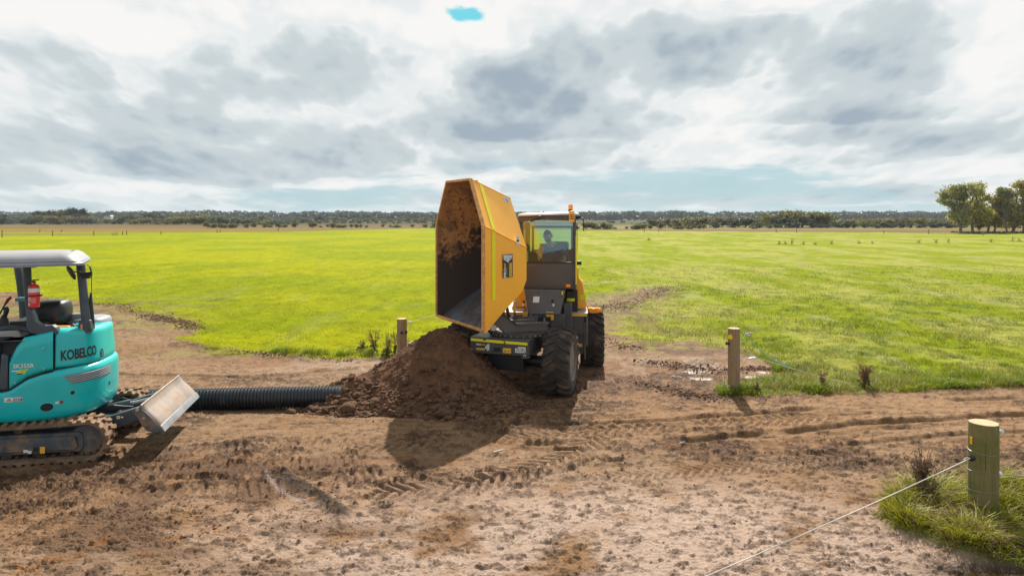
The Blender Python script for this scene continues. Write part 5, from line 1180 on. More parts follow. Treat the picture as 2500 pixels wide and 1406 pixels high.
mb.grid(lambda u, v: tuple(Vector(hv(upp(.20+.085*u, .03+.95*v)))+n_*.007), 3, 12); mb.build('reflective_strip', M['hivis'], sk, smooth=0, solid=.003, fix=False)
mb = BM(HM); mb.tube([hv(p) for p in (mouth[1], back[1])], .012, 6); mb.build('fold_seam', M['orange'], sk)
mb = BM(HM); mb.tube([hv(p) for p in (mouth[2], back[2])], .010, 6); mb.build('fold_seam', M['orange'], sk)
mb = BM(HM); c_ = upp(.13, 1.0); mb.lathe([(.045, -.02), (.045, .02), (.02, .022), (.0, .022)], 14, T=Matrix.Translation(hv((c_[0]+.02, c_[1], c_[2]+.0)))); mb.build('lifting_lug', M['orange'], sk)
# inner ribs
mb = BM(HM); mb.tube([(hv((.70, .52, 2.74))), hv((.40, .48, 3.40))], .035, 4); mb.tube([hv((-.50, .90, 2.4)), hv((-.55, .70, 1.75))], .025, 4); mb.build('inner_rib', M['inside'], sk) if False else None
for pts in ([(.78, .55, 2.62), (.42, .50, 3.42)],):
    mb = BM(HM); mb.tube([hv(p) for p in pts], .045, 4); mb.build('inner_rib', M['inside'], sk)
mb = BM(HM); mb.tube([hv((-.30, .95, 2.46)), hv((-.30, .95, 1.95)), hv((-.34, .86, 1.78))], .035, 4); mb.build('inner_rib', M['inside'], sk)
mb = BM(HM); mb.lathe([(.0, 0), (.06, 0), (.055, .03), (.0, .03)], 12, T=Matrix.Translation(hv((-.30, .955, 2.52))) @ Matrix.Rotation(PI/2, 4, 'X')); mb.build('drain_plug', M['dark_gap'], sk)
# decals on the skip side
def sdm(x, y, l): # x depth, y height
    p = sidept(x, y); return (W2D @ HM) @ Vector((HW+p[0]-.008-.0014*l, p[1], p[2]))
def ssolve(px, py):
    best = None
    for i in range(400):
        s_ = i/400*1.1
        w_ = HM @ Vector((HW+sidept(s_, 0)[0], s_, 0)); q = 1250+FPX*w_.x/w_.y
        if best is None or abs(q-px) < best[0]: best = (abs(q-px), s_, 3-(py-530)/FPX*w_.y)
    return best[1], best[2]
(s0, z1), (s1, z0) = ssolve(1227, 622), ssolve(1251, 679)
z0 = ssolve(1227, 678)[1]; W_, H_ = s1-s0, z1-z0
pr = Print(sdm); pr.rect(s0-.006, z0-.008, s1+.006, z1+.008, 'orange_edge'); pr.rect(s0, z0, s1, z1, 'print_black', 1)
pr.poly([(s0+.02*W_, z1-.01*H_), (s0+.98*W_, z1-.04*H_), (s0+.95*W_, z1-.12*H_), (s0+.86*W_, z1-.20*H_), (s0+.70*W_, z1-.26*H_), (s0+.52*W_, z1-.36*H_), (s0+.28*W_, z1-.27*H_), (s0+.10*W_, z1-.22*H_)], 'label_blue', 2).disc(s0+.68*W_, z1-.17*H_, .008, .014, 'print_black', 3).disc(s0+.35*W_, z1-.2*H_, .006, .010, 'print_black', 3)
pr.text('PRO', s0+.22*W_, z0+.21*H_, .40*H_, .26*W_, 'label_white', 2, .03, rot=1); pr.text('QUIP', s0+.22*W_, z0+.50*H_, .24*H_, .20*W_, 'print_yellow', 2, .03, rot=1)
pr.text('EQUIPMENT RENTALS', s0+.52*W_, z0+.30*H_, .52*H_, .06*W_, 'greycap', 2, 0, rot=1)
pr.rect(s0+.66*W_, z0+.02*H_, s0+.90*W_, z0+.62*H_, 'print_yellow', 2); pr.text('1300 PROQUIP', s0+.78*W_, z0+.32*H_, .56*H_, .13*W_, 'print_black', 3, .01, rot=1)
pr.build('hire_firm_decal', sk)
(s0, z1), (s1, z0) = ssolve(1260, 576), ssolve(1267, 600); pr = Print(sdm); pr.rect(s0, z0, s1, z1, 'label_white').rect(s0+.004, z0+(z1-z0)*.40, s1-.004, z0+(z1-z0)*.62, 'print_black', 1)
pr.poly([(s0+.01, z0+.015), (s1-.01, z0+.015), ((s0+s1)/2, z0+.04)], 'greycap', 1).poly([(s0+.01, z1-.045), (s1-.01, z1-.045), ((s0+s1)/2, z1-.015)], 'greycap', 1); pr.build('warning_sticker', sk)
def upm(x, y, l):
    p = upp(x, y); n_ = (Vector(back[1])-Vector(mouth[1])).cross(Vector(mouth[2])-Vector(mouth[1])).normalized()
    if n_.z < 0: n_ = -n_
    q = Vector(hv(p))+n_*(.006+.0014*l); return (W2D @ HM) @ q
pr = Print(upm); pr.rect(.78, .86, .93, .955, 'label_white'); pr.text('730', .855, .905, .10, .06, 'print_black', 1, .02); pr.build('capacity_sticker', sk)
# pedestal, rear chassis
def cab2(px, py, d): return (CM.inverted() @ P(px, py, d))
PD = basis(Vector((.60, 12.62, 0)), 4)
mb = BM(PD)
def prow(z, hx, y0, y1): return [(-hx, y0, z), (hx, y0, z), (hx+.02, y0+.12, z), (hx+.02, y1, z), (-hx-.02, y1, z), (-hx-.02, y0+.12, z)]
mb.loft([prow(1.22, .29, -.16, .8), prow(1.66, .37, .02, .8)], caps=True); mb.build('pedestal_cover', M['charcoal_lt'], dmp, bevel=.015)
mb = BM(PD); mb.box((-.02, .30, 1.02), (.78, .88, .40)); mb.box((.43, .38, 1.05), (.16, .8, .70)); mb.box((0, .6, .78), (.9, .6, .3)); mb.build('centre_chassis', M['charcoal'], dmp, bevel=.012)
mb = BM(PD); mb.box((-.02, -.146, 1.07), (.28, .02, .22)); mb.build('ball_housing', M['dark_gap'], dmp)
mb = BM(PD); mb.lathe([(.085, .98), (.09, 1.0), (.06, 1.02), (.055, 1.07), (.045, 1.085), (.0, 1.09)], 18, T=Matrix.Translation((-.02, -.19, .04))); mb.build('joint_cap', M['black'], dmp, smooth=40)
def pdn(px, py, d): return PD.inverted() @ P(px, py, d)
def ppan(x, z, l):  # pedestal sloping front
    y = -.16+(z-1.22)/(1.66-1.22)*.18; return (W2D @ PD) @ Vector((x, y-.006-.001*l, z))
pr = Print(ppan); q = pdn(1309, 732, 12.5); pr.poly([(q.x-.065, q.z-.055), (q.x+.05, q.z-.055), (q.x+.06, q.z+.05), (q.x-.055, q.z+.05)], 'label_white'); pr.build('paper_notice', dmp)
for (px, py) in ((1314, 714), (1279, 737), (1349, 735)):
    q = pdn(px, py, 12.55); pr = Print(ppan); big_ = px != 1314; pr.disc(q.x, q.z, .026 if big_ else .032, .030 if big_ else .022, 'dark_gap' if px == 1349 else 'charcoal'); pr.build('access_hole', dmp)
for (px, py) in ((1276, 745), (1351, 745)):
    q = pdn(px, py, 12.5); pr = Print(ppan); pr.rect(q.x-.015, q.z-.022, q.x+.018, q.z+.022, 'label_white').rect(q.x-.008, q.z-.012, q.x+.008, q.z-.004, 'print_black', 1); pr.build('key_sticker', dmp)
lowf = lambda x, z, l: (W2D @ PD) @ Vector((x, -.146-.001*l, z))
for (xa, xb) in ((1276, 1288), (1333, 1352)):
    q0, q1 = pdn(xa, 761, 12.47), pdn(xb, 781, 12.47); 
    for h_ in (0, 1):
        pr = Print(lowf); w2 = (q1.x-q0.x)/2; pr.rect(q0.x+w2*h_+.003, q1.z, q0.x+w2*(h_+1)-.003, q0.z, 'yellow_label'); xm = q0.x+w2*(h_+.5)
        pr.disc(xm, q0.z-.035, .018, .018, 'orange_edge', 1).disc(xm, q0.z-.035, .012, .012, 'yellow_label', 2).disc(xm, q1.z+.045, .018, .016, 'orange_edge', 1).disc(xm, q1.z+.045, .012, .011, 'yellow_label', 2); pr.build('safety_sticker', dmp)
mb = BM(PD); q = pdn(1373, 715, 12.6); mb.tube([q+Vector((-.02, 0, .09)), q+Vector((.0, -.03, .03)), q+Vector((0, -.04, -.02)), q+Vector((-.03, -.02, -.10))], .009, 6); mb.build('hose', M['black'], dmp)
mb = BM(PD); mb.tube([q+Vector((.0, -.035, .035)), q+Vector((-.004, -.045, -.03))], .014, 8); mb.build('yellow_hose_sleeve', M['hivis'], dmp)
for (px, py, hh_) in ((1366, 733, .05), (1366, 744, .025)):
    q = pdn(px, py, 12.6); mb = BM(PD); mb.box((q.x, -.03, q.z), (.03, .004, hh_*1.6)); mb.build('safety_sticker', M['amber'] if hh_ > .03 else M['yellow_label'], dmp)
# rear mudguards and decks
def deck(xa, xb, mir):
    mb = BM(RM); sx = -1 if mir else 1
    x_ = lambda v: sx*v
    outl = [(.36, -.95), (.80, -.95), (.80, .70), (.36, .70)]
    mb.prism([(x_(p[0]), p[1]) for p in outl], 1.150, 1.175, axis='z'); o = mb.build('rear_deck', M['deck'], dmp, bevel=.006)
    mb = BM(RM); mb.prism([(-.95, .78), (-.95, 1.147), (-.90, 1.147), (-.55, 1.147), (-.55, 1.08), (-.78, .98), (-.80, .78)], *( (.30, .72) if not mir else (-.72, -.30)), axis='x'); mb.build('mudguard_front', M['charcoal'], dmp, bevel=.008)
    mb = BM(RM); g = []
    R_ = .70; arc = [(-R_*math.cos(a), .545+R_*.90*math.sin(a)) for a in [math.radians(v) for v in range(0, 125, 8)]]
    inner = [(-(R_-.02)*math.cos(a), .545+(R_-.02)*.90*math.sin(a)) for a in [math.radians(v) for v in range(0, 125, 8)]]
    mb.prism(arc+inner[::-1], *((.70, 1.0) if not mir else (-1.0, -.70)), axis='x') if False else None
    pl_ = [(-.96, .55), (-.94, .80), (-.93, 1.10), (-.88, 1.17), (-.70, 1.19), (-.70, 1.165), (-.86, 1.14), (-.905, 1.08), (-.915, .80), (-.93, .55)]
    mb.prism(pl_, *((.765, .80) if not mir else (-.80, -.765)), axis='x'); mb.build('mudguard_edge', M['charcoal_lt'], dmp, bevel=.004)
    mb = BM(RM); mb.box((sx*.58, -.953, 1.135), (.40, .012, .042)); mb.build('step_tape', M['yellow_label'], dmp)
    mb = BM(RM); mb.box((sx*.63, -.80, .66), (.17, .16, .56)); mb.build('step_riser', M['charcoal'], dmp, bevel=.01)
    for z_ in (.92, .55):
        mb = BM(RM); mb.box((sx*.64, -.885, z_), (.11, .012, .055)); mb.build('step_tape', M['yellow_label'], dmp)
    mb = BM(RM); mb.tube([(sx*.74, -.93, .30), (sx*.74, -.93, 1.0)], .016, 6); mb.build('mudflap_rod', M['charcoal_lt'], dmp)
deck(0, 0, False); deck(0, 0, True)
mb = BM(RM); mb.box((0, .1, .80), (1.0, 1.7, .66)); mb.build('rear_chassis', M['charcoal'], dmp, bevel=.015)
for sx in (-1, 1):
    mb = BM(RM); mb.box((sx*.93, -.2, 1.13), (.22, .16, .10)); mb.prism([(sx*1.03, -.26), (sx*1.10, -.20), (sx*1.03, -.14)], 1.09, 1.17, axis='z'); mb.build('side_marker_light', M['amber'], dmp, bevel=.015)
# hood behind cab
mb = BM(RM)
def hr(y, zt_, hx, rnd_=.16, zb_=1.18): return [(-hx, y, zb_), (hx, y, zb_), (hx+.01, y, zb_+.30), (hx-.05, y, zb_+.52*(zt_-zb_)/.6), (hx-.15, y, zt_-.03), (hx-.32, y, zt_), (-hx+.32, y, zt_), (-hx+.15, y, zt_-.03), (-hx+.05, y, zb_+.52*(zt_-zb_)/.6), (-hx-.01, y, zb_+.30)]
mb.loft([hr(-.30, 1.80, .66), hr(-.05, 1.84, .69), hr(.55, 1.76, .70), hr(.95, 1.55, .66), hr(1.05, 1.35, .60)]); mb.build('engine_hood', M['orange'], dmp, bevel=.03, smooth=45)
q = [(1.395, 0)]
def rmp(px, py, d): return RM.inverted() @ P(px, py, d)
fin = [(1397, 757), (1397, 690), (1401, 665), (1405, 646), (1412, 655), (1414, 678), (1423, 690), (1428, 715), (1433, 745), (1431, 752)]
ff_ = [rmp(x, y, 13.35) for x, y in fin]; mb = BM(RM); mb.prism([(p_.x, p_.z) for p_ in ff_], ff_[0].y, ff_[0].y+.55); mb.build('hood_side_pod', M['orange'], dmp, bevel=.025)
mb = BM(RM); p_ = rmp(1425, 712, 13.34); pr = Print(lambda x, z, l: (W2D @ RM) @ Vector((x, ff_[0].y-.005-l*.001, z)))
p0, p1 = rmp(1416, 733, 13.35), rmp(1432, 717, 13.35); pr.poly([(p0.x, p0.z), (p1.x-.008, p0.z+.03), (p1.x-.03, p1.z), (p0.x, p1.z-.02)], 'hivis'); pr.build('hood_sticker', dmp)
mb = BM(RM); p_ = rmp(1393, 731, 13.1); mb.box((p_.x, p_.y, p_.z), (.15, .22, .045)); mb.build('yellow_step', M['hivis'], dmp, bevel=.008)
mb = BM(RM); mb.box((.50, -.58, 1.38), (.22, .5, .42)); mb.build('dark_side_tank', M['black'], dmp, bevel=.02)
# yellow handle and clutter left of the pedestal
mb = BM(); mb.tube([P(1256, 762, 12.6), P(1256, 735, 12.6)], .022, 8); mb.build('orange_lever', M['orange'], dmp)
mb = BM(); mb.prism([(P(1256, 0, 12.7).x, P(0, 722, 12.7).z), (P(1264, 0, 12.7).x, P(0, 735, 12.7).z), (P(1262, 0, 12.7).x, P(0, 748, 12.7).z), (P(1254, 0, 12.7).x, P(0, 745, 12.7).z)], 12.68, 12.72); mb.build('lever_bracket', M['pin'], dmp)
# ------------------------------------------------------------------ cab
cz0, czw, czg, czt = 1.665, 2.145, 2.90, 3.05; CW = .515; CD = 1.15
mb = BM(CM); mb.box((0, .0, (cz0+czw)/2), (2*CW, .03, czw-cz0)); mb.box((0, -.008, (cz0+czw)/2), (2*CW-.10, .03, czw-cz0-.08)); mb.build('cab_front_panel', M['charcoal_lt'], dmp, bevel=.008)
mb = BM(CM); mb.box((0, CD, (cz0+2.30)/2), (2*CW-.02, .03, 2.30-cz0)); mb.build('cab_rear_panel', M['charcoal'], dmp, bevel=.006)
for sx in (-1, 1):
    mb = BM(CM); mb.box((sx*(CW-.012), CD/2, (cz0+1.98)/2), (.024, CD-.04, 1.98-cz0)); mb.build('cab_side_panel', M['charcoal'], dmp, bevel=.004)
    mb = BM(CM); mb.prism([(sx*(CW-.045), -.02), (sx*(CW+.012), -.02), (sx*(CW+.012), .05), (sx*(CW-.045), .05)], czw-.5+.02, czg+.04, axis='z'); mb.build('cab_pillar', M['charcoal'], dmp, bevel=.008)
    mb = BM(CM); mb.box((sx*(CW-.03), CD-.01, (2.30+czg)/2), (.055, .055, czg-2.30)); mb.build('cab_pillar', M['charcoal'], dmp, bevel=.008)
    mb = BM(CM); mb.box((sx*(CW-.006), CD/2+.02, (1.98+czg)/2), (.006, CD-.10, czg-1.98)); mb.build('side_window', M['glass_rear'], dmp, smooth=0)
mb = BM(CM); mb.box((0, -.004, (czw+czg)/2), (2*CW-.09, .006, czg-czw), T=Matrix.Rotation(math.radians(-2.2), 4, 'Z')); mb.build('windscreen', M['glass'], dmp, smooth=0)
mb = BM(CM); mb.box((0, CD, (2.30+czg)/2), (2*CW-.12, .006, czg-2.30)); mb.build('rear_window', M['glass_rear'], dmp, smooth=0)
for (a_, b_) in (((-.40, 2.32), (-.40, 2.80)), ((.40, 2.32), (.40, 2.80)), ((-.40, 2.80), (.40, 2.80)), ((-.40, 2.32), (.40, 2.32))):
    mb = BM(CM); mb.box(((a_[0]+b_[0])/2, CD-.02, (a_[1]+b_[1])/2), (abs(a_[0]-b_[0])+.05, .03, abs(a_[1]-b_[1])+.045)); mb.build('rear_window_frame', M['charcoal'], dmp, bevel=.005)
mb = BM(CM); mb.box((0, -.012, czw+.004), (2*CW, .02, .022)); mb.build('windscreen_seal', M['black'], dmp)
mb = BM(CM); mb.prism([(-CW-.02, 2.885), (-CW+.1, 2.92), (.0, 2.955), (CW-.1, 2.93), (CW+.0, 2.90), (CW+.0, 3.035), (-CW-.02, 3.02)], -.10, .0); mb.build('roof_fascia', M['charcoal'], dmp, bevel=.006)
mb = BM(CM); mb.loft([[(-CW-.03, -.13, 3.02), (CW+.02, -.13, 3.045), (CW+.02, CD+.06, 3.045), (-CW-.03, CD+.06, 3.02)], [(-CW-.02, -.12, 3.055), (CW+.01, -.12, 3.085), (CW+.01, CD+.04, 3.085), (-CW-.02, CD+.04, 3.055)], [(-CW+.08, .0, 3.075), (CW-.08, .0, 3.105), (CW-.08, CD-.08, 3.105), (-CW+.08, CD-.08, 3.075)]]); mb.build('cab_roof', M['white'], dmp, bevel=.012)
mb = BM(CM); mb.box((0, CD/2, 3.0), (2*CW-.04, CD-.02, .035)); mb.build('roof_lining', M['charcoal'], dmp)
mb = BM(CM); q0 = cab2(1318, 530, 12.62); mb.tube([q0, cab2(1305, 538, 12.66), cab2(1295, 541, 12.68)], .010, 6); mb.lathe([(.0, 0), (.028, 0), (.02, .03), (.0, .03)], 12, T=Matrix.Translation(q0) @ Matrix.Rotation(PI/2, 4, 'X')); mb.build('wiper', M['black'], dmp)
mb = BM(CM); mb.tube([(.12, -.012, 2.16), (.19, -.014, 2.34), (.36, -.014, 2.47)], .005, 5); mb.build('wiper_arm', M['black'], dmp)
q = cab2(1397, 560, 12.68); mb = BM(CM); mb.box((CW+.018, -.01, 2.20), (.022, .05, .90)); mb.build('reflective_strip', M['hivis'], dmp, bevel=.003)
lamp = cab2(1396, 529, 12.6); mb = BM(CM); mb.box((lamp.x, lamp.y, lamp.z), (.10, .10, .22)); lh = mb.build('work_lamp', M['orange'], dmp, bevel=.014)
mb = BM(CM); mb.box((lamp.x, lamp.y-.052, lamp.z-.005), (.075, .012, .085)); mb.build('lamp_lens', M['print_black'], lh, bevel=.004)
for dx in (-.017, .017):
    for dz in (-.017, .017): mb = BM(CM); mb.box((lamp.x+dx, lamp.y-.060, lamp.z-.005+dz), (.024, .006, .024)); mb.build('lamp_cell', M['yellow_label'], lh)
bc = cab2(1393, 513, 12.75); mb = BM(CM); mb.lathe([(.045, 0), (.045, .03), (.03, .035), (.0, .035)], 18, T=Matrix.Translation(bc+Vector((0, 0, -.02)))); mb.tube([bc+Vector((-.14, 0, -.06)), bc+Vector((-.02, 0, -.035))], .008, 6); mb.build('beacon_base', M['black'], dmp)
mb = BM(CM); mb.lathe([(.042, 0), (.044, .02), (.042, .07), (.034, .085), (.0, .088)], 20, T=Matrix.Translation(bc+Vector((0, 0, .015)))); mb.build('amber_beacon', M['amber'], dmp, smooth=50)
mb = BM(CM); mb.tube([cab2(1402, 545, 12.9), cab2(1404, 537, 12.9), cab2(1414, 532, 12.9), cab2(1423, 535, 12.9), cab2(1425, 542, 12.9), cab2(1425, 564, 12.9)], .010, 7); mb.box(tuple(cab2(1412, 531, 12.95)), (.10, .08, .045)); mb.build('mirror_arm', M['black'], dmp)
mb = BM(CM); mb.box(tuple(cab2(1412, 642, 12.9)), (.12, .08, .07)); mb.box(tuple(cab2(1403, 632, 12.9)), (.05, .05, .03)); mb.build('side_camera', M['black'], dmp, bevel=.01)
il = cab2(1387, 698, 12.66); mb = BM(CM); mb.box((il.x, il.y, il.z), (.085, .06, .055)); mb.build('indicator_lamp', M['amber'], dmp, bevel=.012)
# inside: floor, seat, wheel
mb = BM(CM); mb.box((0, .58, 1.70), (2*CW-.06, CD-.06, .05)); mb.build('cab_floor', M['charcoal'], dmp)
mb = BM(CM); mb.box((.10, .72, 1.96), (.46, .46, .14)); mb.build('cab_seat_cushion', M['seat'], dmp, bevel=.04); mb = BM(CM); mb.box((.12, .96, 2.25), (.44, .12, .52)); mb.build('cab_seat_back', M['seat'], dmp, bevel=.05)
mb = BM(CM); mb.tube([(.02, .10, 1.75), (.02, .22, 2.14)], .03, 10); mb.build('steering_column', M['black'], dmp)
T_ = Matrix.Translation((.02, .24, 2.17)) @ Matrix.Rotation(math.radians(-28), 4, 'X'); mb = BM(CM); mb.tube([T_ @ Vector((.17*math.cos(a), .17*math.sin(a), 0)) for a in [2*PI*k/24 for k in range(25)]], .014, 8); mb.tube([T_ @ Vector((-.17, 0, 0)), T_ @ Vector((.17, 0, 0))], .010, 6); mb.build('steering_wheel', M['black'], dmp)
mb = BM(CM); mb.box((.36, .55, 2.08), (.14, .5, .12)); mb.build('armrest_console', M['black'], dmp, bevel=.02)
# ------------------------------------------------------------------ driver
dr0 = CM @ Vector((.08, .70, 2.03)); per = thing('person', 'bearded driver in a dark navy shirt leaning and looking down inside the cab', 'person', dr0, math.radians(-7))
def skinmesh(name, verts, edges, radii, m, parent, sub=2, root=0):
    me = bpy.data.meshes.new(name); me.from_pydata(verts, edges, []); me.update()
    o = bpy.data.objects.new(name, me); C.objects.link(o); md = o.modifiers.new('skin', 'SKIN'); md.use_smooth_shade = True
    if not me.skin_vertices: me.skin_vertices.new()
    for i, r in enumerate(radii):
        sv = me.skin_vertices[0].data[i]; sv.radius = (r, r) if not isinstance(r, tuple) else r; sv.use_root = (i == root)
    s2 = o.modifiers.new('sub', 'SUBSURF'); s2.levels = sub; s2.render_levels = sub
    dg = bpy.context.evaluated_depsgraph_get(); dg.update(); me2 = bpy.data.meshes.new_from_object(o.evaluated_get(dg)); me2.name = name; me2.materials.clear(); me2.materials.append(m)
    bpy.data.objects.remove(o); me2.polygons.foreach_set('use_smooth', [True]*len(me2.polygons))
    o = bpy.data.objects.new(name, me2); C.objects.link(o); o.parent = parent; return o
# y negative faces the camera
sk_v = [(0, 0, .0), (-.02, -.05, .16), (-.05, -.10, .32), (-.07, -.14, .41), (-.095, -.19, .475), (-.11, -.21, .54),
        (-.22, -.12, .37), (-.29, -.22, .18), (-.22, -.38, .11), (-.20, -.44, .10), (.12, -.12, .38), (.20, -.16, .15), (.16, -.36, .10), (.15, -.42, .09),
        (-.10, -.05, -.02), (-.13, -.42, .0), (-.13, -.46, -.30), (-.13, -.56, -.34), (.12, -.05, -.02), (.16, -.40, .0), (.16, -.44, -.30), (.16, -.54, -.34)]
ed = [(0, 1), (1, 2), (2, 3), (3, 4), (4, 5), (3, 6), (6, 7), (7, 8), (8, 9), (3, 10), (10, 11), (11, 12), (12, 13), (0, 14), (14, 15), (15, 16), (16, 17), (0, 18), (18, 19), (19, 20), (20, 21)]
rad = [(.13, .11), (.14, .11), (.15, .10), (.09, .08), .05, .05, .055, .042, .03, .028, .055, .042, .03, .028, .085, .065, .05, .04, .085, .065, .05, .04]
body = skinmesh('body', sk_v, ed, rad, M['skin'], per)
hc = Vector((-.125, -.225, .60)); hd = MB(Matrix.Translation(hc) @ Matrix.Rotation(math.radians(25), 4, 'X') @ Matrix.Rotation(math.radians(-14), 4, 'Z') @ Matrix.Rotation(math.radians(-8), 4, 'Y'))
hn = 20
def headp(u, v):
    th = 2*PI*u; ph = PI*(v-.5); x = math.cos(ph)*math.cos(th); y = math.cos(ph)*math.sin(th); z = math.sin(ph)
    w_ = .078*(1-.22*max(0, -z)); fr = max(0, -y)
    px, py, pz = x*w_, y*.098, z*.118
    if fr > .5 and abs(x) < .22 and -.35 < z < .12: py -= .016*(1-abs(x)/.22)*(1-(z+.35)/.6)
    if fr > .4 and .05 < z < .25 and .2 < abs(x) < .6: py += .007
    if fr > .4 and z < -.55: py -= .010
    return (px, py, pz)
hd.grid(headp, 33, 25); 
for sx in (-1, 1): hd.tube([(sx*.078, .01, .02), (sx*.086, .02, .0), (sx*.080, .015, -.03)], [.014, .018, .010], 8)
ho = hd.build('head', M['skin'], per, smooth=80)
def hpart(name, m, test, k, parent=ho, T=hd.M):
    mb = MB(T); n1, n2 = 48, 32; vs = []; fs = []
    for j in range(n2):
        for i in range(n1):
            p = Vector(headp(i/(n1-1), j/(n2-1))); vs.append(tuple(p*k))
    for j in range(n2-1):
        for i in range(n1-1):
            p = Vector(headp((i+.5)/(n1-1), (j+.5)/(n2-1)))
            if test(p): fs.append((j*n1+i, j*n1+i+1, (j+1)*n1+i+1, (j+1)*n1+i))
    mb.add(vs, fs); return mb.build(name, m, parent, smooth=80, solid=.004, fix=False)
hpart('hair', M['hair'], lambda p: (p.z > .058 and p.y > -.085) or (p.z > .0 and p.y > .0) or (p.y > .045 and p.z > -.05), 1.07)
hpart('beard', M['hair'], lambda p: (p.z < -.045 and p.y < .02 and not (abs(p.x) < .022 and -.066 < p.z < -.05)), 1.045)
mb = MB(hd.M)
for sx in (-1, 1): mb.box((sx*.030, -.094, .030), (.034, .012, .008)); mb.lathe([(.0, -.004), (.008, 0), (.0, .004)], 8, T=Matrix.Translation((sx*.030, -.091, .012)) @ Matrix.Rotation(PI/2, 4, 'X'))
mb.build('brows_and_eyes', M['hair'], ho)
# clothes
sh = skinmesh('shirt', [(0, 0, .0), (-.02, -.05, .16), (-.05, -.10, .33), (-.075, -.145, .425), (-.225, -.12, .37), (-.285, -.20, .215), (.125, -.12, .38), (.195, -.155, .20)], [(0, 1), (1, 2), (2, 3), (2, 4), (4, 5), (2, 6), (6, 7)], [(.17, .14), (.18, .135), (.175, .12), .072, .088, .072, .088, .072], M['navy'], per)
tr_ = skinmesh('trousers', [(0, 0, .0), (-.10, -.07, -.02), (-.13, -.42, .0), (-.13, -.46, -.26), (.12, -.07, -.02), (.16, -.40, .0), (.16, -.44, -.26)], [(0, 1), (1, 2), (2, 3), (0, 4), (4, 5), (5, 6)], [(.16, .13), .105, .082, .065, .105, .082, .065], M['trouser'], per)
def hand(base, d, side, parent):          # palm and five fingers curled forward and down
    d = Vector(d).normalized(); up = Vector((0, 0, 1)); sd_ = d.cross(up).normalized()*side; b = Vector(base)
    V_ = [b, b+d*.04, b+d*.075]; E_ = [(0, 1), (1, 2)]; R_ = [.024, (.036, .018), (.034, .016)]
    for k, (off, L) in enumerate(((-.027, .068), (-.009, .078), (.009, .074), (.027, .058))):
        r0 = b+d*.078+sd_*off; a = len(V_); V_ += [r0, r0+d*L*.42+up*-.010, r0+d*L*.62+up*-.034, r0+d*L*.50+up*-.055]; E_ += [(2, a), (a, a+1), (a+1, a+2), (a+2, a+3)]; R_ += [.0105, .0098, .009, .008]
    a = len(V_); V_ += [b+d*.03-sd_*.034, b+d*.062-sd_*.050+up*-.012, b+d*.088-sd_*.042+up*-.024]; E_ += [(1, a), (a, a+1), (a+1, a+2)]; R_ += [.013, .0115, .0095]
    return skinmesh('hand', [tuple(v) for v in V_], E_, R_, M['skin'], parent, sub=1)
hand((-.205, -.42, .105), (.10, -.9, -.15), 1, per); hand((.155, -.40, .095), (-.05, -.9, -.2), -1, per)
# ------------------------------------------------------------------ fence posts, insulators and wires
def fpost(px, ytop, ybase, wpx, m, label, name='fence_post', lean=(0, 0), seed=0):
    g_ = G(px, ybase); d = g_.y; R = wpx/FPX*d/2; ht = 3-(ytop-530)/FPX*d
    o = thing(name, label, 'fence post', (g_.x, g_.y, gz(g_.x, g_.y)-.02), 0.0); r2 = random.Random(seed)
    mb = MB(); ph = [r2.uniform(0, 6.3) for _ in range(4)]; rings = []
    for k in range(9):
        z = -.15+(ht+.15)*k/8
        rr = R*(1.0 if k < 8 else .985)
        rings.append([(lean[0]*z+rr*(1+.02*math.sin(3*a+ph[0])+.012*math.sin(7*a+ph[1]+z*3))*math.cos(a), lean[1]*z+rr*(1+.02*math.sin(3*a+ph[0])+.012*math.sin(5*a+ph[2]))*math.sin(a), z) for a in [2*PI*j/36 for j in range(36)]])
    mb.loft(rings); mb.build('post_shaft', M[m], o, smooth=50, bevel=.004)
    mb = MB(); top = [(p[0], p[1], ht+.0015) for p in rings[-1]]; cx_ = lean[0]*ht
    mb.add([(cx_+(p[0]-cx_)*.97, p[1]*.97, p[2]) for p in top], [tuple(range(36))]); mb.build('post_end_grain', mat('cut_end_'+m, (.42, .30, .17), .8, var=.2, vscale=30), o, smooth=0)
    for k in range(3):
        a = r2.uniform(PI+.3, 2*PI-.3); mb = MB(); z0 = ht*r2.uniform(.1, .8); L = r2.uniform(.15, .4)*ht
        mb.add([((R*1.006)*math.cos(a+q)+lean[0]*z_, (R*1.006)*math.sin(a+q), z_) for q, z_ in ((-.018, z0), (.018, z0), (.01, z0+L), (-.005, z0+L))], [(0, 1, 2, 3)]); mb.build('drying_crack', M['dark_gap'], o, smooth=0, fix=False)
    return o, g_, R, ht
def insul(parent, w_, m, r=.022, ax=(1, 0, 0), L=.05):
    l = Vector(w_)-parent.location; a_ = Vector(ax).normalized(); u = a_.cross(Vector((0, 0, 1))).normalized(); v = a_.cross(u)
    mb = MB(); mb.lathe([(.0, -L/2), (r*.6, -L/2), (r, -L*.3), (r*.55, -L*.1), (r*.55, L*.1), (r, L*.3), (r*.6, L/2), (.0, L/2)], 14, T=frame(u, v, a_, l)); return mb.build('insulator', M[m], parent, smooth=40)
def wire(name, pts, r, m, label, cat='wire', n=None):
    pts = [Vector(p) for p in pts]; o0 = pts[0]; mb = MB(); mb.tube([p-o0 for p in pts], r, 6); o = mb.build(name, M[m], None, smooth=60); o.location = o0; return tagit(o, label, cat)
def sag(a, b, s, n=14): a, b = Vector(a), Vector(b); return [a.lerp(b, k/n)-Vector((0, 0, s*4*(k/n)*(1-k/n))) for k in range(n+1)]
pn, gn, Rn, hn_ = fpost(2401, 1042, 1268, 64, 'post_green', 'thick mossy green round post in the tussock at lower right', lean=(.006, 0), seed=2)
dn = gn.y
mb = MB(); 
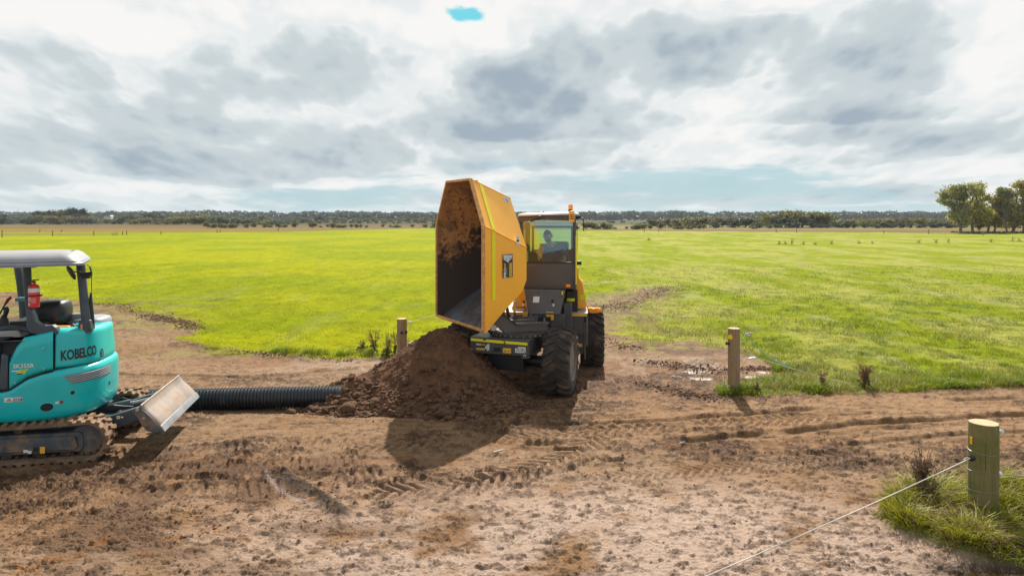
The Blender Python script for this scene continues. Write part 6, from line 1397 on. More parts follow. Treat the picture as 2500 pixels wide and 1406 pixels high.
for z_ in (.64, .44, .265):
    mb = MB(); mb.tube([((Rn+.002)*math.cos(a), (Rn+.002)*math.sin(a), z_+.012*math.sin(a+z_*9)) for a in [2*PI*k/30 for k in range(31)]], .0018, 5); mb.build('tie_wire', M['steel'], pn)
w1 = P(2374, 1118, dn-Rn*.7); insul(pn, w1+Vector((-.005, 0, 0)), 'black', .030, (-1, -.5, 0), .045)
i1 = P(2444, 1053, dn); i2 = P(2441, 1157, dn); insul(pn, i1, 'ceramic', .024, (0, 1, 0), .05); insul(pn, i2, 'ceramic', .024, (.7, .7, 0), .06)
mb = MB(); l = P(2441, 1157, dn)-pn.location; mb.tube([(Rn*.7, 0, l.z), tuple(l)], .005, 6); l2 = i1-pn.location; mb.tube([(Rn*.7, 0, l2.z), tuple(l2)], .005, 6); mb.build('insulator_pin', M['steel'], pn)
mb = MB(); q = P(2371, 1075, dn-.02)-pn.location; mb.box(tuple(q), (.006, .03, .07)); mb.build('yellow_tag_edge', M['yellow_label'], pn)
mb = MB(); q0, q1 = P(2432, 1193, dn+.02)-pn.location, P(2425, 1262, dn+.02)-pn.location; mb.tube([q0, q1], .013, 7); mb.build('dark_stake', mat('dark_green_stake', (.02, .05, .05), .6), pn)
wire('gate_rope', sag(w1+Vector((-.03, -.01, 0)), P(1560, 1475, 5.05), .02), .0050, 'rope', 'taut white rope running from the mossy post down to the lower edge', 'rope')
mb = MB(); wire('rope_knot', [w1+Vector((-.04, -.01, .004)), w1+Vector((-.07, -.02, .012)), w1+Vector((-.095, -.02, -.006)), w1+Vector((-.07, -.03, -.012)), w1+Vector((-.045, -.01, -.004))], .006, 'rope', 'white knot where the rope ties to the mossy post', 'knot')
wire('fence_wire', sag(i2+Vector((.02, 0, 0)), P(2750, 1168, dn+1.2), .01), .003, 'rope', 'thin wire leaving the lower insulator of the mossy post')
pm, gm_, Rm, hm_ = fpost(1792, 803, 962, 28.5, 'post', 'round timber post with a yellow ear tag beside the gateway', seed=5)
dm = gm_.y
def ml(px, py, dd=0): return P(px, py, dm+dd)-pm.location
mb = MB(); q = ml(1783, 823, -Rm-.004); mb.prism([(q.x-.04, q.z-.025), (q.x+.028, q.z-.040), (q.x+.042, q.z+.008), (q.x+.018, q.z+.036), (q.x+.012, q.z+.05), (q.x-.002, q.z+.05), (q.x-.006, q.z+.036), (q.x-.036, q.z+.024)], q.y-.003, q.y+.001); mb.build('ear_tag', M['print_yellow'], pm)
insul(pm, P(1776, 838, dm-.04), 'black', .032, (-1, -.3, 0), .06); insul(pm, P(1773, 837, dm-.04), 'ceramic', .012, (-1, 0, 0), .02)
mb = MB(); mb.tube([((Rm+.003)*math.cos(a), (Rm+.003)*math.sin(a), ml(1792, 876).z+.008*math.sin(a)) for a in [2*PI*k/24 for k in range(25)]], .003, 5); mb.tube([ml(1795, 875, -Rm-.005), ml(1800, 876, -Rm-.002)], .006, 6); mb.build('wire_wrap', M['steel'], pm)
T1 = G(2074, 936, .28)
wire('fence_wire', sag(P(1805, 857, dm), T1, .03), .003, 'rope', 'upper pale wire sloping from the tagged post into the grass')
wire('fence_wire', sag(P(1870, 880, dm+.1), G(2060, 932, .16), .02), .003, 'rope', 'lower pale wire sloping from the white insulator into the grass')
def loose(name, a, b, r, m, label, cat):
    return wire(name, [a, (Vector(a)+Vector(b))/2+Vector((0, 0, .005)), b], r, m, label, cat)
o = loose('strain_insulator', P(1828, 876, dm+.05), P(1845, 873, dm+.08), .020, 'ceramic', 'white tube insulator hanging on the wire right of the tagged post', 'insulator')
wire('insulator_link', [P(1803, 877, dm), P(1818, 876, dm+.03), P(1830, 876, dm+.05)], .003, 'rope', 'short link from the tagged post to the white tube insulator')
wire('teal_cord', [P(1810, 842, dm), P(1814, 828, dm+.05), P(1819, 817, dm+.1), P(1830, 822, dm+.15), P(1850, 850, dm+.3), P(1890, 880, dm+.5), P(1935, 900, dm+.7)], .005, 'tealcord', 'teal cord looped beside the tagged post and trailing away right', 'cord')
wire('rope_end', [P(1819, 817, dm+.1), P(1826, 813, dm+.1), P(1836, 813, dm+.12), P(1830, 819, dm+.12), P(1822, 818, dm+.1)], .010, 'rope', 'pale frayed rope bundle at the top of the teal cord', 'rope')
wire('rope_scrap', [G(1642, 919, .02), G(1650, 921, .04), G(1658, 920, .03), G(1664, 923, .02)], .016, 'rope', 'short striped rope end lying in the pale wet silt', 'rope')
pl_, gl_, Rl, hl_ = fpost(981, 780, 890, 24.5, 'post', 'round timber post behind the left flank of the soil pile', seed=8)
dl = gl_.y
insul(pl_, P(981, 812, dl-Rl), 'black', .030, (0, -1, .2), .04); insul(pl_, P(991, 811, dl-.06), 'black', .030, (.6, -1, .1), .04)
insul(pl_, P(1001, 786, dl), 'ceramic', .026, (1, .4, .3), .07); insul(pl_, P(1001, 837, dl), 'ceramic', .026, (1, .4, .3), .07)
mb = MB(); mb.tube([P(993, 813, dl)-pl_.location, P(999, 808, dl)-pl_.location, P(1003, 800, dl)-pl_.location, P(1004, 790, dl)-pl_.location], .005, 6); mb.tube([P(991, 792, dl)-pl_.location, P(1001, 786, dl)-pl_.location], .004, 6); mb.tube([P(991, 838, dl)-pl_.location, P(1001, 837, dl)-pl_.location], .004, 6); mb.build('insulator_lead', M['rope'], pl_)
wire('fence_wire', sag(P(1003, 785, dl), P(1160, 736, dl+2.5), .02), .003, 'rope', 'upper wire running from the left post behind the skip')
wire('fence_wire', sag(P(1003, 836, dl), P(1130, 774, dl+2.5), .02), .003, 'rope', 'lower wire running from the left post behind the skip')

# ------------------------------------------------------------------ weeds
def dock(px, ybase, hpx, wpx, label, seed, tint=(.17, .095, .05), stems=9, heads=True, name='dock_weed', green=.3):
    g_ = G(px, ybase); d = g_.y; H = hpx/FPX*d; W = wpx/FPX*d/2; r2 = random.Random(seed)
    o = thing(name, label, 'weed', (g_.x, g_.y, gz(g_.x, g_.y)))
    st = MB(); V = []; F = []; Cc = []
    def card(p, s, c):
        u = Vector((r2.uniform(-1, 1), r2.uniform(-1, 1), r2.uniform(-1, 1))).normalized(); v_ = u.cross(Vector((r2.uniform(-1, 1), r2.uniform(-1, 1), .3))).normalized(); b_ = len(V)
        V.extend([p-u*s, p+v_*s*.6, p+u*s, p-v_*s*.6]); F.append((b_, b_+1, b_+2, b_+3)); Cc.extend([c]*4)
    for k in range(stems):
        a = r2.uniform(0, 6.28); rr = W*r2.uniform(.1, 1); h_ = H*r2.uniform(.6, 1.0); pts = [Vector((rr*.2*math.cos(a)*t_+rr*.8*math.cos(a)*t_*t_, rr*math.sin(a)*t_*t_*.8, h_*t_)) for t_ in [q/6 for q in range(7)]]
        st.tube(pts, [.006*(1-.1*q) for q in range(7)], 5)
        for q in range(int(26*(H/.5)**.5)):
            t_ = r2.uniform(.30, 1.0); i = min(int(t_*6), 5); p = pts[i].lerp(pts[i+1], t_*6-i)+Vector([r2.gauss(0, .020) for _ in range(3)])
            c = np.array(tint)*r2.uniform(.5, 1.5); card(p, r2.uniform(.006, .013), tuple(c))
        for q in range(5):
            t_ = r2.uniform(.2, .85); i = min(int(t_*6), 5); p = pts[i].lerp(pts[i+1], t_*6-i); dr = Vector((math.cos(a+r2.uniform(-2, 2)), math.sin(a+r2.uniform(-2, 2)), r2.uniform(.4, 1.3))).normalized()
            L = H*r2.uniform(.08, .22); st.tube([p, p+dr*L], .0025, 4)
            for z_ in range(8): card(p+dr*L*r2.uniform(.4, 1.05)+Vector([r2.gauss(0, .008) for _ in range(3)]), r2.uniform(.006, .012), tuple(np.array(tint)*r2.uniform(.5, 1.6)))
    for q in range(int(60*green*3)):
        a = r2.uniform(0, 6.28); p = Vector((W*.7*r2.random()*math.cos(a), W*.7*r2.random()*math.sin(a), H*r2.uniform(.02, .3))); card(p, r2.uniform(.02, .05), tuple(np.array((.11, .14, .025))*r2.uniform(.5, 1.3)))
    stm = st.build('stems', mat('weed_stem', (.13, .08, .045), .8), o, smooth=0)
    f_ = npmesh('seed_heads', np.array([tuple(v) for v in V]), np.array(F), M['weed'], np.array(Cc)); f_.parent = o; f_['kind'] = 'stuff'
    return o
dock(2252, 1235, 128, 95, 'tall brown seeding weed growing left of the mossy post', 3, (.15, .095, .055), 20)
dock(2262, 1250, 80, 110, 'lower tangle of brown weed at the foot of the tall seeding weed', 4, (.13, .09, .05), 14)
dock(915, 868, 62, 46, 'reddish brown seeding dock in the grass left of the left post', 5, (.17, .09, .055), 10)
dock(945, 876, 70, 40, 'spindly brown dock with green leaves close beside the left post', 6, (.16, .09, .055), 8, green=.6)
dock(965, 872, 74, 16, 'upright brown dock stem touching the left post', 10, (.15, .08, .05), 4)
dock(885, 860, 30, 40, 'low green and brown weed clump left of the other docks', 16, (.14, .10, .05), 6, green=.8)
dock(1000, 862, 30, 16, 'small brown weed just right of the left post', 17, (.15, .09, .05), 3)
dock(2112, 955, 68, 50, 'bushy rust-coloured weed standing at the grass edge by the road', 7, (.25, .135, .08), 22, green=.2)
dock(2008, 955, 42, 40, 'small rusty weed at the grass edge left of the bushy one', 8, (.24, .14, .08), 10, green=.3)
dock(1850, 965, 30, 30, 'little rusty weed at the grass edge right of the tagged post', 18, (.22, .13, .07), 6)
# far weeds in the pasture, each a brown tuft
for k, (px, py, hp_, lb) in enumerate(((1902, 598, 12, 'leftmost far brown tuft in the right pasture'), (1918, 598, 12, 'second far brown tuft in the right pasture'), (1933, 600, 20, 'largest far brown tuft in the right pasture'), (1962, 599, 12, 'far brown tuft right of the largest one'), (1990, 598, 8, 'low far tuft in the middle of the brown row'),
        (2031, 597, 12, 'thin upright far tuft standing alone'), (2098, 596, 12, 'far rounded tuft right of the lone upright one'), (2130, 596, 9, 'low far tuft just right of the rounded one'), (2243, 595, 12, 'thin far tuft below the far timber posts'), (2286, 595, 14, 'round brown far tuft under the gum trees'), (2315, 595, 15, 'dark round far tuft right of the round brown one'), (2420, 593, 12, 'small far tuft beneath the rightmost trees'), (2472, 592, 16, 'far tuft pair close to the right edge'), (2490, 592, 12, 'last far tuft at the right edge'),
        (1583, 588, 9, 'tiny dark tuft in the middle pasture'), (276, 576, 9, 'brown tuft by the left far posts'), (284, 576, 11, 'taller brown tuft by the left far posts'))):
    dock(px, py, hp_*1.0, 22, lb, 60+k, (.20, .12, .06), 9, name='far_weed', green=.2)
# far paddock posts
fp = [(5, 561, 580, 'far thin post nearest the left edge'), (128, 562, 577, 'second far post from the left edge'), (97, 560, 568, 'short far post behind the second one'), (150, 560, 567, 'short far post right of the second one'), (229, 563, 575, 'third tall far post from the left edge'), (299, 565, 574, 'slim far post beside its thicker neighbour'), (309, 563, 574, 'thicker far post right of the slim one'), (393, 564, 573, 'leaning far post before the brown strip'),
      (530, 561, 569, 'far post left of the pair on the brown strip'), (537, 561, 569, 'far post right of the pair on the brown strip'), (679, 557, 566, 'far post on the brown strip right of the small trees'), (1573, 556, 567, 'far post in front of the middle treeline'), (1608, 558, 566, 'short far post in front of the middle treeline'), (1895, 559, 568, 'far post left of the tall gums in the treeline'), (1945, 556, 568, 'taller far post below the tall gums in the treeline'), (2158, 563, 571, 'far post in the brown paddock at right'), (2267, 560, 572, 'stout far post left of the big gum trees'), (2400, 567, 575, 'far post in front of the big gum trees')]
for px, yt, yb, lb in fp:
    g_ = G(px, yb); d = g_.y; h_ = (yb-yt)/FPX*d; o = thing('paddock_post', lb, 'fence post', (g_.x, g_.y, gz(g_.x, g_.y)-.03)); mb = MB(); mb.tube([(0, 0, -.1), (.01, 0, h_)], [.085, .075], 8); mb.build('post_shaft', M['post'], o)
# ------------------------------------------------------------------ trees
def crown_mesh(name, seed, blobs, n, s, col, var=.35, flat=.7):
    """leaf-sized faces in clumps: blobs = (x, y, z, rx, ry, rz, weight), height 1"""
    r = np.random.default_rng(seed); B = np.array(blobs); wgt = B[:, 6]/B[:, 6].sum()
    nc = max(10, n//16); cb = r.choice(len(B), nc, p=wgt); dirs = r.normal(size=(nc, 3)); dirs /= np.linalg.norm(dirs, axis=1)[:, None]; rad = r.uniform(.45, 1.0, (nc, 1))**.5
    cc = B[cb, :3]+dirs*rad*B[cb, 3:6]; cs = r.uniform(.5, 1.2, nc)*s*3.2; ctint = r.uniform(1-var, 1+var, nc)
    ci = r.integers(0, nc, n); p = cc[ci]+r.normal(size=(n, 3))*cs[ci][:, None]*[1, 1, flat]*.55
    a = r.normal(size=(n, 3)); a /= np.linalg.norm(a, axis=1)[:, None]; b = np.cross(a, r.normal(size=(n, 3))); b /= np.linalg.norm(b, axis=1)[:, None]; sz = s*r.uniform(.5, 1.3, (n, 1))
    V = np.stack([p-a*sz, p+b*sz*.55, p+a*sz, p-b*sz*.55], 1).reshape(-1, 3); F = np.arange(4*n).reshape(-1, 4)
    c = np.array(col)[None]*ctint[ci][:, None]*r.uniform(.75, 1.25, (n, 1)); c = np.repeat(c, 4, 0)
    o = npmesh(name, V, F, M['leaf'], np.clip(c, 0, 1)); me = o.data; bpy.data.objects.remove(o); me.name = name; return me
def trunk_mesh(name, seed, blobs, base_r=.03, forks=5, lean=0.0):
    r2 = random.Random(seed); mb = MB(); f0 = Vector((r2.uniform(-.03, .03)+lean*.3, 0, r2.uniform(.10, .28)))
    mb.tube([(0, 0, -.02), (0, 0, .03), tuple(f0)], [base_r*1.35, base_r, base_r*.8], 8)
    for k in range(forks):
        b = blobs[k % len(blobs)]; t_ = Vector((b[0]+r2.uniform(-.3, .3)*b[3], b[1]+r2.uniform(-.3, .3)*b[4], b[2]+b[5]*.3)); m_ = f0.lerp(t_, .5)+Vector((r2.uniform(-.04, .04), r2.uniform(-.04, .04), r2.uniform(-.02, .05)))
        mb.tube([f0, m_, t_], [base_r*.62, base_r*.42, base_r*.14], 6)
        for q in range(2):
            e_ = t_+Vector((r2.uniform(-1, 1)*b[3]*.7, r2.uniform(-1, 1)*b[4]*.7, r2.uniform(0, .7)*b[5])); mb.tube([m_, m_.lerp(e_, .6)+Vector((0, 0, .02)), e_], [base_r*.35, base_r*.22, base_r*.08], 5)
    o = mb.build(name, M['bark'], None, smooth=60); me = o.data; bpy.data.objects.remove(o); return me
def rb(seed, k, z0, z1, wx, r0, r1, dome=True):
    r2 = random.Random(seed); out_ = []
    for i in range(k):
        x = r2.uniform(-wx, wx); zt_ = z0+(z1-z0)*r2.random(); 
        if dome: zt_ = min(zt_, z1*(1-.32*(x/wx)**2))
        rr = r2.uniform(r0, r1); out_.append((x, r2.uniform(-wx, wx)*.8, zt_, rr, rr, rr*.62, rr*rr))
    return out_
GUM = (.12, .135, .05); OLV = (.165, .155, .03); DRK = (.028, .046, .034); GRY = (.10, .12, .075); YEL = (.125, .115, .022); BRN = (.135, .105, .06)
KINDS = {}
def kind(key, seed, bl, n, s, col, base_r=.03, forks=5, flat=.7):
    KINDS[key] = (crown_mesh('crown', seed, bl, n, s, col, flat=flat), trunk_mesh('trunk', seed, bl, base_r, forks))
for i in range(3): kind(('gum', i), 10+i, rb(10+i, 13, .42, .93, .48, .15, .24), 2200, .042, GUM, .030, 6)
for i in range(3): kind(('grey', i), 20+i, rb(20+i, 14, .20, .90, .52, .18, .27), 2200, .048, GRY, .028, 5)
for i in range(2): kind(('dark', i), 30+i, rb(30+i, 12, .18, .90, .44, .18, .27), 1900, .050, DRK, .03, 4)
for i in range(3): kind(('olive', i), 40+i, rb(40+i, 14, .20, .90, .52, .16, .25), 2200, .045, OLV, .03, 5)
for i in range(3): kind(('bush', i), 50+i, rb(50+i, 9, .15, .80, .36, .20, .28), 700, .075, (.105, .115, .035), .03, 3)
for i in range(2): kind(('brown', i), 60+i, rb(60+i, 14, .20, .90, .50, .18, .26), 2100, .048, BRN, .028, 5)
tn = 0
def stretch(px):
    for lim, w_ in ((90, 'above the excavator canopy'), (250, 'below the raised dark stand at left'), (420, 'just right of the half-hidden farmhouse'), (620, 'left of where the small bushes begin'), (850, 'behind the first small bushes'), (1100, 'just left of the raised orange skip'),
                    (1700, 'nearest the dumper cab'), (1880, 'between the cab and the tall clump'), (2060, 'around the tall spreading clump'), (2290, 'between the tall clump and the big gums'), (9999, 'behind the big gum trees')):
        if px < lim: return w_
def tree(key, px, d, h, label, group=None, wf=1.0, name=None, ybase=None):
    global tn
    i = rnd.randrange(9) % {'gum': 3, 'grey': 3, 'dark': 2, 'olive': 3, 'bush': 3, 'brown': 2}[key]; cr_, tk = KINDS[(key, i)]
    x = (px-1250)/FPX*d; o = thing(name or {'gum': 'gum_tree', 'grey': 'grey_green_tree', 'dark': 'dark_evergreen_tree', 'olive': 'olive_tree', 'bush': 'paddock_bush', 'brown': 'brown_leaved_tree'}[key].replace('olive_tree', 'wattle_tree'), label, 'bush' if key == 'bush' else 'tree', (x, d, gz(x, d)-.05), rnd.uniform(0, 6.28), group)
    for nm, me in (('crown', cr_), ('trunk', tk)):
        c = bpy.data.objects.new(nm, me); C.objects.link(c); c.parent = o
    o.scale = (h*wf*rnd.uniform(.9, 1.15), h*wf*rnd.uniform(.9, 1.15), h); tn += 1; return o
def topy(prof, px): return float(np.interp(px, [p[0] for p in prof], [p[1] for p in prof]))
rnd.seed(99)
# left treeline, two ranks
PL = [(-200, 526), (0, 526), (60, 524), (88, 516), (110, 513), (135, 518), (155, 515), (175, 512), (205, 515), (225, 526), (260, 527), (330, 522), (360, 520), (430, 521), (480, 519), (560, 521), (620, 525), (700, 529), (740, 527), (800, 530), (860, 531), (960, 532), (1040, 528), (1100, 530)]
GL1, GL2 = 'trees of the left treeline', 'trees of the far rank behind the left treeline'
px = -120
while px < 1070:
    d = rnd.uniform(262, 285) if px < 720 else rnd.uniform(300, 330); yb = 530+5000/d; yt = topy(PL, px)+rnd.uniform(5, 12); h = (yb-yt)/FPX*d
    k_ = rnd.choice(['grey', 'grey', 'olive', 'gum', 'dark', 'brown', 'olive']) if px > 240 else rnd.choice(['grey', 'grey', 'brown', 'gum', 'dark'])
    tree(k_, px, d, h, {'grey': 'grey-green tree of the left treeline ', 'olive': 'olive bushy tree of the left treeline ', 'gum': 'open gum of the left treeline ', 'dark': 'dark evergreen of the left treeline ', 'brown': 'brown-leaved tree in the left treeline '}[k_]+stretch(px), GL1+' ('+k_+')', 1.7)
    px += rnd.uniform(14, 24)
px = -120
while px < 1090:
    d = rnd.uniform(330, 400); yb = 530+5000/d; yt = topy(PL, px)+rnd.uniform(-2, 4); h = (yb-yt)/FPX*d
    k_ = rnd.choice(['grey', 'dark', 'gum', 'grey']); tree(k_, px, d, h, {'grey': 'grey-green crown over the left treeline', 'dark': 'dark crown over the left treeline', 'gum': 'open gum crown over the left treeline '}[k_]+stretch(px), GL2+' ('+k_+')', 1.7)
    px += rnd.uniform(18, 28)
for k, (px, yt, key, lb) in enumerate(((105, 511, 'dark', 'leftmost tall dark tree rising over the left treeline'), (132, 512, 'grey', 'tall flat-topped tree right of the leftmost tall dark one'), (155, 511, 'gum', 'slim tall gum in the gap of the raised stand'), (175, 509, 'dark', 'tallest dark tree of the raised stand at left'), (198, 511, 'dark', 'last tall tree at the right end of the raised stand'))):
    d = 300; tree(key, px, d, (530+5000/d-yt)/FPX*d, lb, None, .85)
# small scattered bushes ahead of the left treeline
sb = [(505, 541), (525, 540), (545, 541), (573, 539), (603, 543), (622, 540), (645, 541), (657, 545), (680, 544), (692, 543), (720, 540), (764, 541), (784, 549), (800, 547), (813, 542), (826, 544), (840, 545), (858, 546), (870, 545), (881, 547), (895, 549), (935, 546), (953, 549), (962, 547), (973, 546), (1007, 547), (1038, 545), (1062, 542), (1055, 547)]
for k, (px, yt) in enumerate(sb):
    d = rnd.uniform(183, 200); yb = 530+5000/d; h = max(.8, (yb-yt)/FPX*d); side = 'left' if px < 700 else 'middle'
    tree('bush', px, d, h, 'small yellow-green bush dotted before the %s stretch of the far treeline' % side, 'bushes dotted before the %s treeline' % side, 1.25)
# right treeline
PR = [(1400, 541), (1440, 537), (1505, 532), (1540, 537), (1600, 531), (1650, 527), (1700, 524), (1760, 523), (1790, 525), (1805, 523), (1840, 522), (1862, 534), (1905, 520), (1920, 514), (1960, 513), (2010, 516), (2020, 530), (2060, 531), (2130, 529), (2180, 524), (2210, 527), (2300, 530), (2420, 527), (2620, 526)]
px = 1590
while px < 2640:
    d = rnd.uniform(186, 205); yb = 530+5000/d; yt = topy(PR, px)+rnd.uniform(2, 7); h = (yb-yt)/FPX*d
    k_ = rnd.choice(['gum', 'olive', 'grey', 'brown', 'gum']) if px < 2050 else rnd.choice(['olive', 'olive', 'gum', 'brown'])
    tree(k_, px, d, h, {'grey': 'grey-green tree of the right treeline ', 'olive': 'olive tree of the right treeline ', 'gum': 'open gum of the right treeline ', 'brown': 'brown-leaved tree in the right treeline '}[k_]+stretch(px), 'trees of the right treeline ('+k_+')', 1.6)
    px += rnd.uniform(13, 21)
px = 1440
while px < 2400:
    d = rnd.uniform(300, 360); yb = 530+5000/d; yt = topy(PR, px)+rnd.uniform(3, 8); h = (yb-yt)/FPX*d
    tree('grey', px, d, h, 'distant grey-green crown behind the right treeline '+stretch(px), 'crowns behind the right treeline', 1.8); px += rnd.uniform(22, 34)
for k, (px, yt, key) in enumerate(((1870, 520, 'olive'), (1918, 513, 'olive'), (1938, 512, 'olive'), (1960, 513, 'olive'), (1985, 515, 'olive'), (2008, 517, 'olive'))):
    d = 192; tree(key, px, d, (530+5000/d-yt)/FPX*d, ('rounded olive gum left of the tall clump in the right treeline', 'first of the tall spreading gums in the right treeline', 'tallest spreading gum in the right treeline', 'middle spreading gum of the tall clump', 'broad gum right of the middle of the tall clump', 'last spreading gum at the right end of the tall clump')[k], None, 1.0)
px = 1880
while px < 2360:                       # dark understorey row
    d = rnd.uniform(180, 185); h = rnd.uniform(1.2, 1.7); tree('dark', px, d, h, 'low dark evergreen under the right treeline '+stretch(px), 'dark row under the right treeline', 1.5); px += rnd.uniform(17, 27)
for px in (1700, 1745, 1790, 1850): tree('dark', px, 184, 1.7, 'low dark evergreen spaced before the middle treeline', 'dark shrubs before the middle treeline', 1.6)
for px, yt, yb in ((1432, 541, 561), (1446, 541, 561), (1458, 543, 560), (1474, 541, 560), (1480, 540, 560), (1490, 546, 559), (1500, 552, 560), (1412, 553, 559), (1530, 552, 560), (1543, 552, 560), (1554, 540, 560), (1573, 545, 560), (1588, 547, 560), (1614, 541, 560), (1650, 548, 560), (1663, 547, 560), (1680, 543, 560), (1708, 546, 560), (1718, 545, 559), (1838, 544, 559), (1560, 546, 560), (1880, 546, 559)):
    d = 5000/(yb-530); tree('bush' if px > 1405 else 'bush', px, d, (yb-yt)/FPX*d, 'small round bush on the straw paddock right of the cab' if px < 1510 else 'small round bush ahead of the middle treeline', 'bushes right of the cab' if px < 1510 else 'bushes ahead of the middle treeline', 1.1)
# the big gum trees at the right, each built for itself
def biggum(px, ytop, ybase, blobs, n, col, label, lean=0, s=.024, seed=1, base=.028):
    d = 5000/(ybase-530); H = (ybase-ytop)/FPX*d; x = (px-1250)/FPX*d; sc_px = (ybase-ytop)
    bl = [((bx-px)/sc_px, rnd.uniform(-.12, .12), (ybase-by)/sc_px, rx/sc_px, rx/sc_px*.9, rz/sc_px, rx*rz) for bx, by, rx, rz in blobs]
    o = thing('big_gum_tree', label, 'tree', (x, d, gz(x, d)-.05)); cm = crown_mesh('crown', seed, bl, n, s, col, .4); tk = trunk_mesh('trunk', seed, bl, base, len(bl))
    for nm, me in (('crown', cm), ('trunk', tk)): c = bpy.data.objects.new(nm, me); C.objects.link(c); c.parent = o
    o.scale = (H, H, H); return o
biggum(2345, 452, 570, [(2318, 474, 17, 10), (2312, 490, 14, 9), (2338, 462, 18, 9), (2362, 458, 16, 8), (2350, 478, 18, 10), (2330, 500, 12, 8), (2375, 470, 14, 9), (2340, 520, 16, 10), (2360, 505, 14, 12), (2326, 530, 14, 9), (2352, 538, 14, 9)], 7000, (.30, .30, .10), 'leftmost big gum tree with a wide pale crown at the right', seed=101, base=.032)
biggum(2375, 455, 569, [(2383, 456, 14, 8), (2372, 500, 20, 13), (2395, 480, 14, 12), (2360, 525, 16, 10), (2400, 505, 14, 12), (2385, 535, 18, 11), (2350, 540, 16, 10), (2375, 520, 18, 12), (2405, 525, 14, 12)], 6500, (.34, .31, .055), 'golden-leaved big gum right of the wide pale one', seed=102)
biggum(2412, 478, 568, [(2425, 488, 18, 8), (2445, 485, 16, 8), (2405, 515, 16, 10), (2430, 510, 18, 9), (2400, 540, 16, 11), (2450, 505, 16, 10), (2420, 535, 18, 12), (2440, 545, 16, 10)], 6500, (.25, .22, .04), 'dark olive big gum with low forking trunk', seed=103, base=.034)
biggum(2428, 480, 568, [(2440, 495, 16, 8), (2460, 500, 16, 9), (2445, 525, 16, 12), (2420, 530, 14, 10), (2465, 520, 14, 9)], 5200, (.18, .17, .04), 'second dark gum pressed close behind the forking one', seed=104)
biggum(2474, 446, 567, [(2490, 452, 16, 8), (2462, 472, 12, 8), (2500, 470, 20, 12), (2470, 495, 18, 12), (2495, 510, 20, 14), (2478, 540, 22, 12), (2515, 490, 18, 12), (2460, 525, 16, 12), (2490, 530, 20, 14), (2455, 545, 16, 10)], 7500, (.31, .28, .055), 'tall golden gum at the right edge of the picture', seed=105, base=.032)
biggum(2500, 450, 567, [(2520, 470, 20, 12), (2540, 490, 20, 14), (2500, 520, 18, 14), (2530, 530, 20, 14), (2560, 500, 20, 14)], 5500, (.26, .23, .05), 'gum tree cut by the right edge of the picture', seed=106, base=.032)
biggum(2458, 468, 569, [(2452, 466, 12, 6), (2446, 476, 10, 6), (2462, 478, 10, 6)], 2500, (.22, .22, .09), 'thin airy gum between the dark olive and tall golden ones', seed=107, base=.02)
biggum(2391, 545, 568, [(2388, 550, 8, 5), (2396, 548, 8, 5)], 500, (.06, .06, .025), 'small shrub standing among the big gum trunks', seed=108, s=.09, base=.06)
# dark green verge under them
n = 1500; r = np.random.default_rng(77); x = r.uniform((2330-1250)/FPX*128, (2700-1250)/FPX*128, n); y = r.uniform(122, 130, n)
blades('verge_grass', x, y, r.uniform(.1, .4, n), .5, .6, np.array([.05, .085, .012])[None]*r.uniform(.6, 1.5, (n, 1)), 'dark rank grass verge beneath the big gum trees', 78)
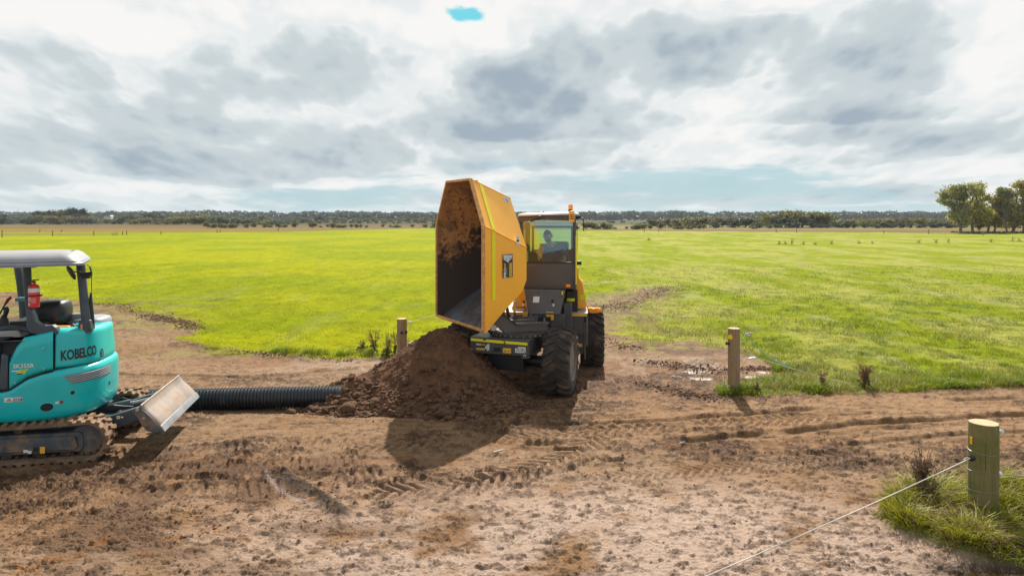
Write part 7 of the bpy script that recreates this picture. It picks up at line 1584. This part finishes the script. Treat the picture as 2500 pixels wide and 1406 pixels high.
# farmhouse half hidden in the left treeline
hx, hd_ = (265-1250)/FPX*325, 325; fh = thing('farmhouse', 'white farmhouse with a grey roof half hidden in the left treeline', 'house', (hx, hd_, 1.6), .1); fh.scale = (.42, .42, .42)
mb = MB(); mb.box((0, 0, 2.6), (7.5, 5, 3.0)); mb.build('wall', M['white'], fh); mb = MB(); mb.prism([(-4.1, 4.1), (4.1, 4.1), (2.6, 5.3), (-2.6, 5.3)], -2.9, 2.9); mb.build('roof', mat('grey_roof_sheet', (.32, .33, .35), .5), fh)
for x_ in (-2.2, 0, 2.2):
    mb = MB(); mb.box((x_, -2.52, 2.9), (1.0, .06, 1.1)); mb.build('window', M['dark_gap'], fh)
# distant woods on the skyline, blue haze tint put into the leaf colours
r = np.random.default_rng(55); V_, Fc, Cl = [], [], []
for (d, amp, cols_) in ((620, 1.0, (.06, .08, .065)), (900, 1.35, (.05, .075, .07))):
    n = 20000; u = r.uniform(-.95, .95, n); x = u*d; top = (2.2+1.9*fbm(x/22.0, x*0+d, 4, 7)+1.6*(fbm(x/90.0, x*0+d, 3, 8)-.3)+3.2*fbm(x/7.0, x*0+d, 2, 9))*amp*1.25
    z = r.random(n)**.7*top; p = np.stack([x, d+r.uniform(-12, 12, n), z], 1); s = r.uniform(1.0, 2.4, (n, 1))*amp
    a = r.normal(size=(n, 3)); a /= np.linalg.norm(a, axis=1)[:, None]; b_ = np.cross(a, r.normal(size=(n, 3))); b_ /= np.linalg.norm(b_, axis=1)[:, None]
    V_.append(np.stack([p-a*s, p+b_*s*.6, p+a*s, p-b_*s*.6], 1).reshape(-1, 3)); Cl.append(np.repeat(np.array(cols_)[None]*r.uniform(.6, 1.4, (n, 1)), 4, 0))
V_ = np.concatenate(V_); o = npmesh('distant_woodland', V_, np.arange(len(V_)).reshape(-1, 4), M['leaf'], np.concatenate(Cl)); tagit(o, 'distant woodland along the whole skyline, coloured blue-green for haze', None, None, 'stuff')
print('trees', tn)
# ------------------------------------------------------------------ thin haze over the whole plain
mb = MB(); mb.box((0, 2000, 6.2), (26000, 5600, 16.4)); hz = mb.build('haze', [], None, smooth=0)
hm = bpy.data.materials.new('thin_haze'); hm.use_nodes = True; t = hm.node_tree; t.nodes.clear()
o_ = t.nodes.new('ShaderNodeOutputMaterial'); v = t.nodes.new('ShaderNodeVolumePrincipled'); v.inputs['Color'].default_value = (.80, .88, .95, 1); v.inputs['Density'].default_value = 0.00015; v.inputs['Anisotropy'].default_value = 0.2
t.links.new(v.outputs[0], o_.inputs['Volume']); hz.data.materials.append(hm); tagit(hz, 'thin pale haze over the plain', None, None, 'stuff')
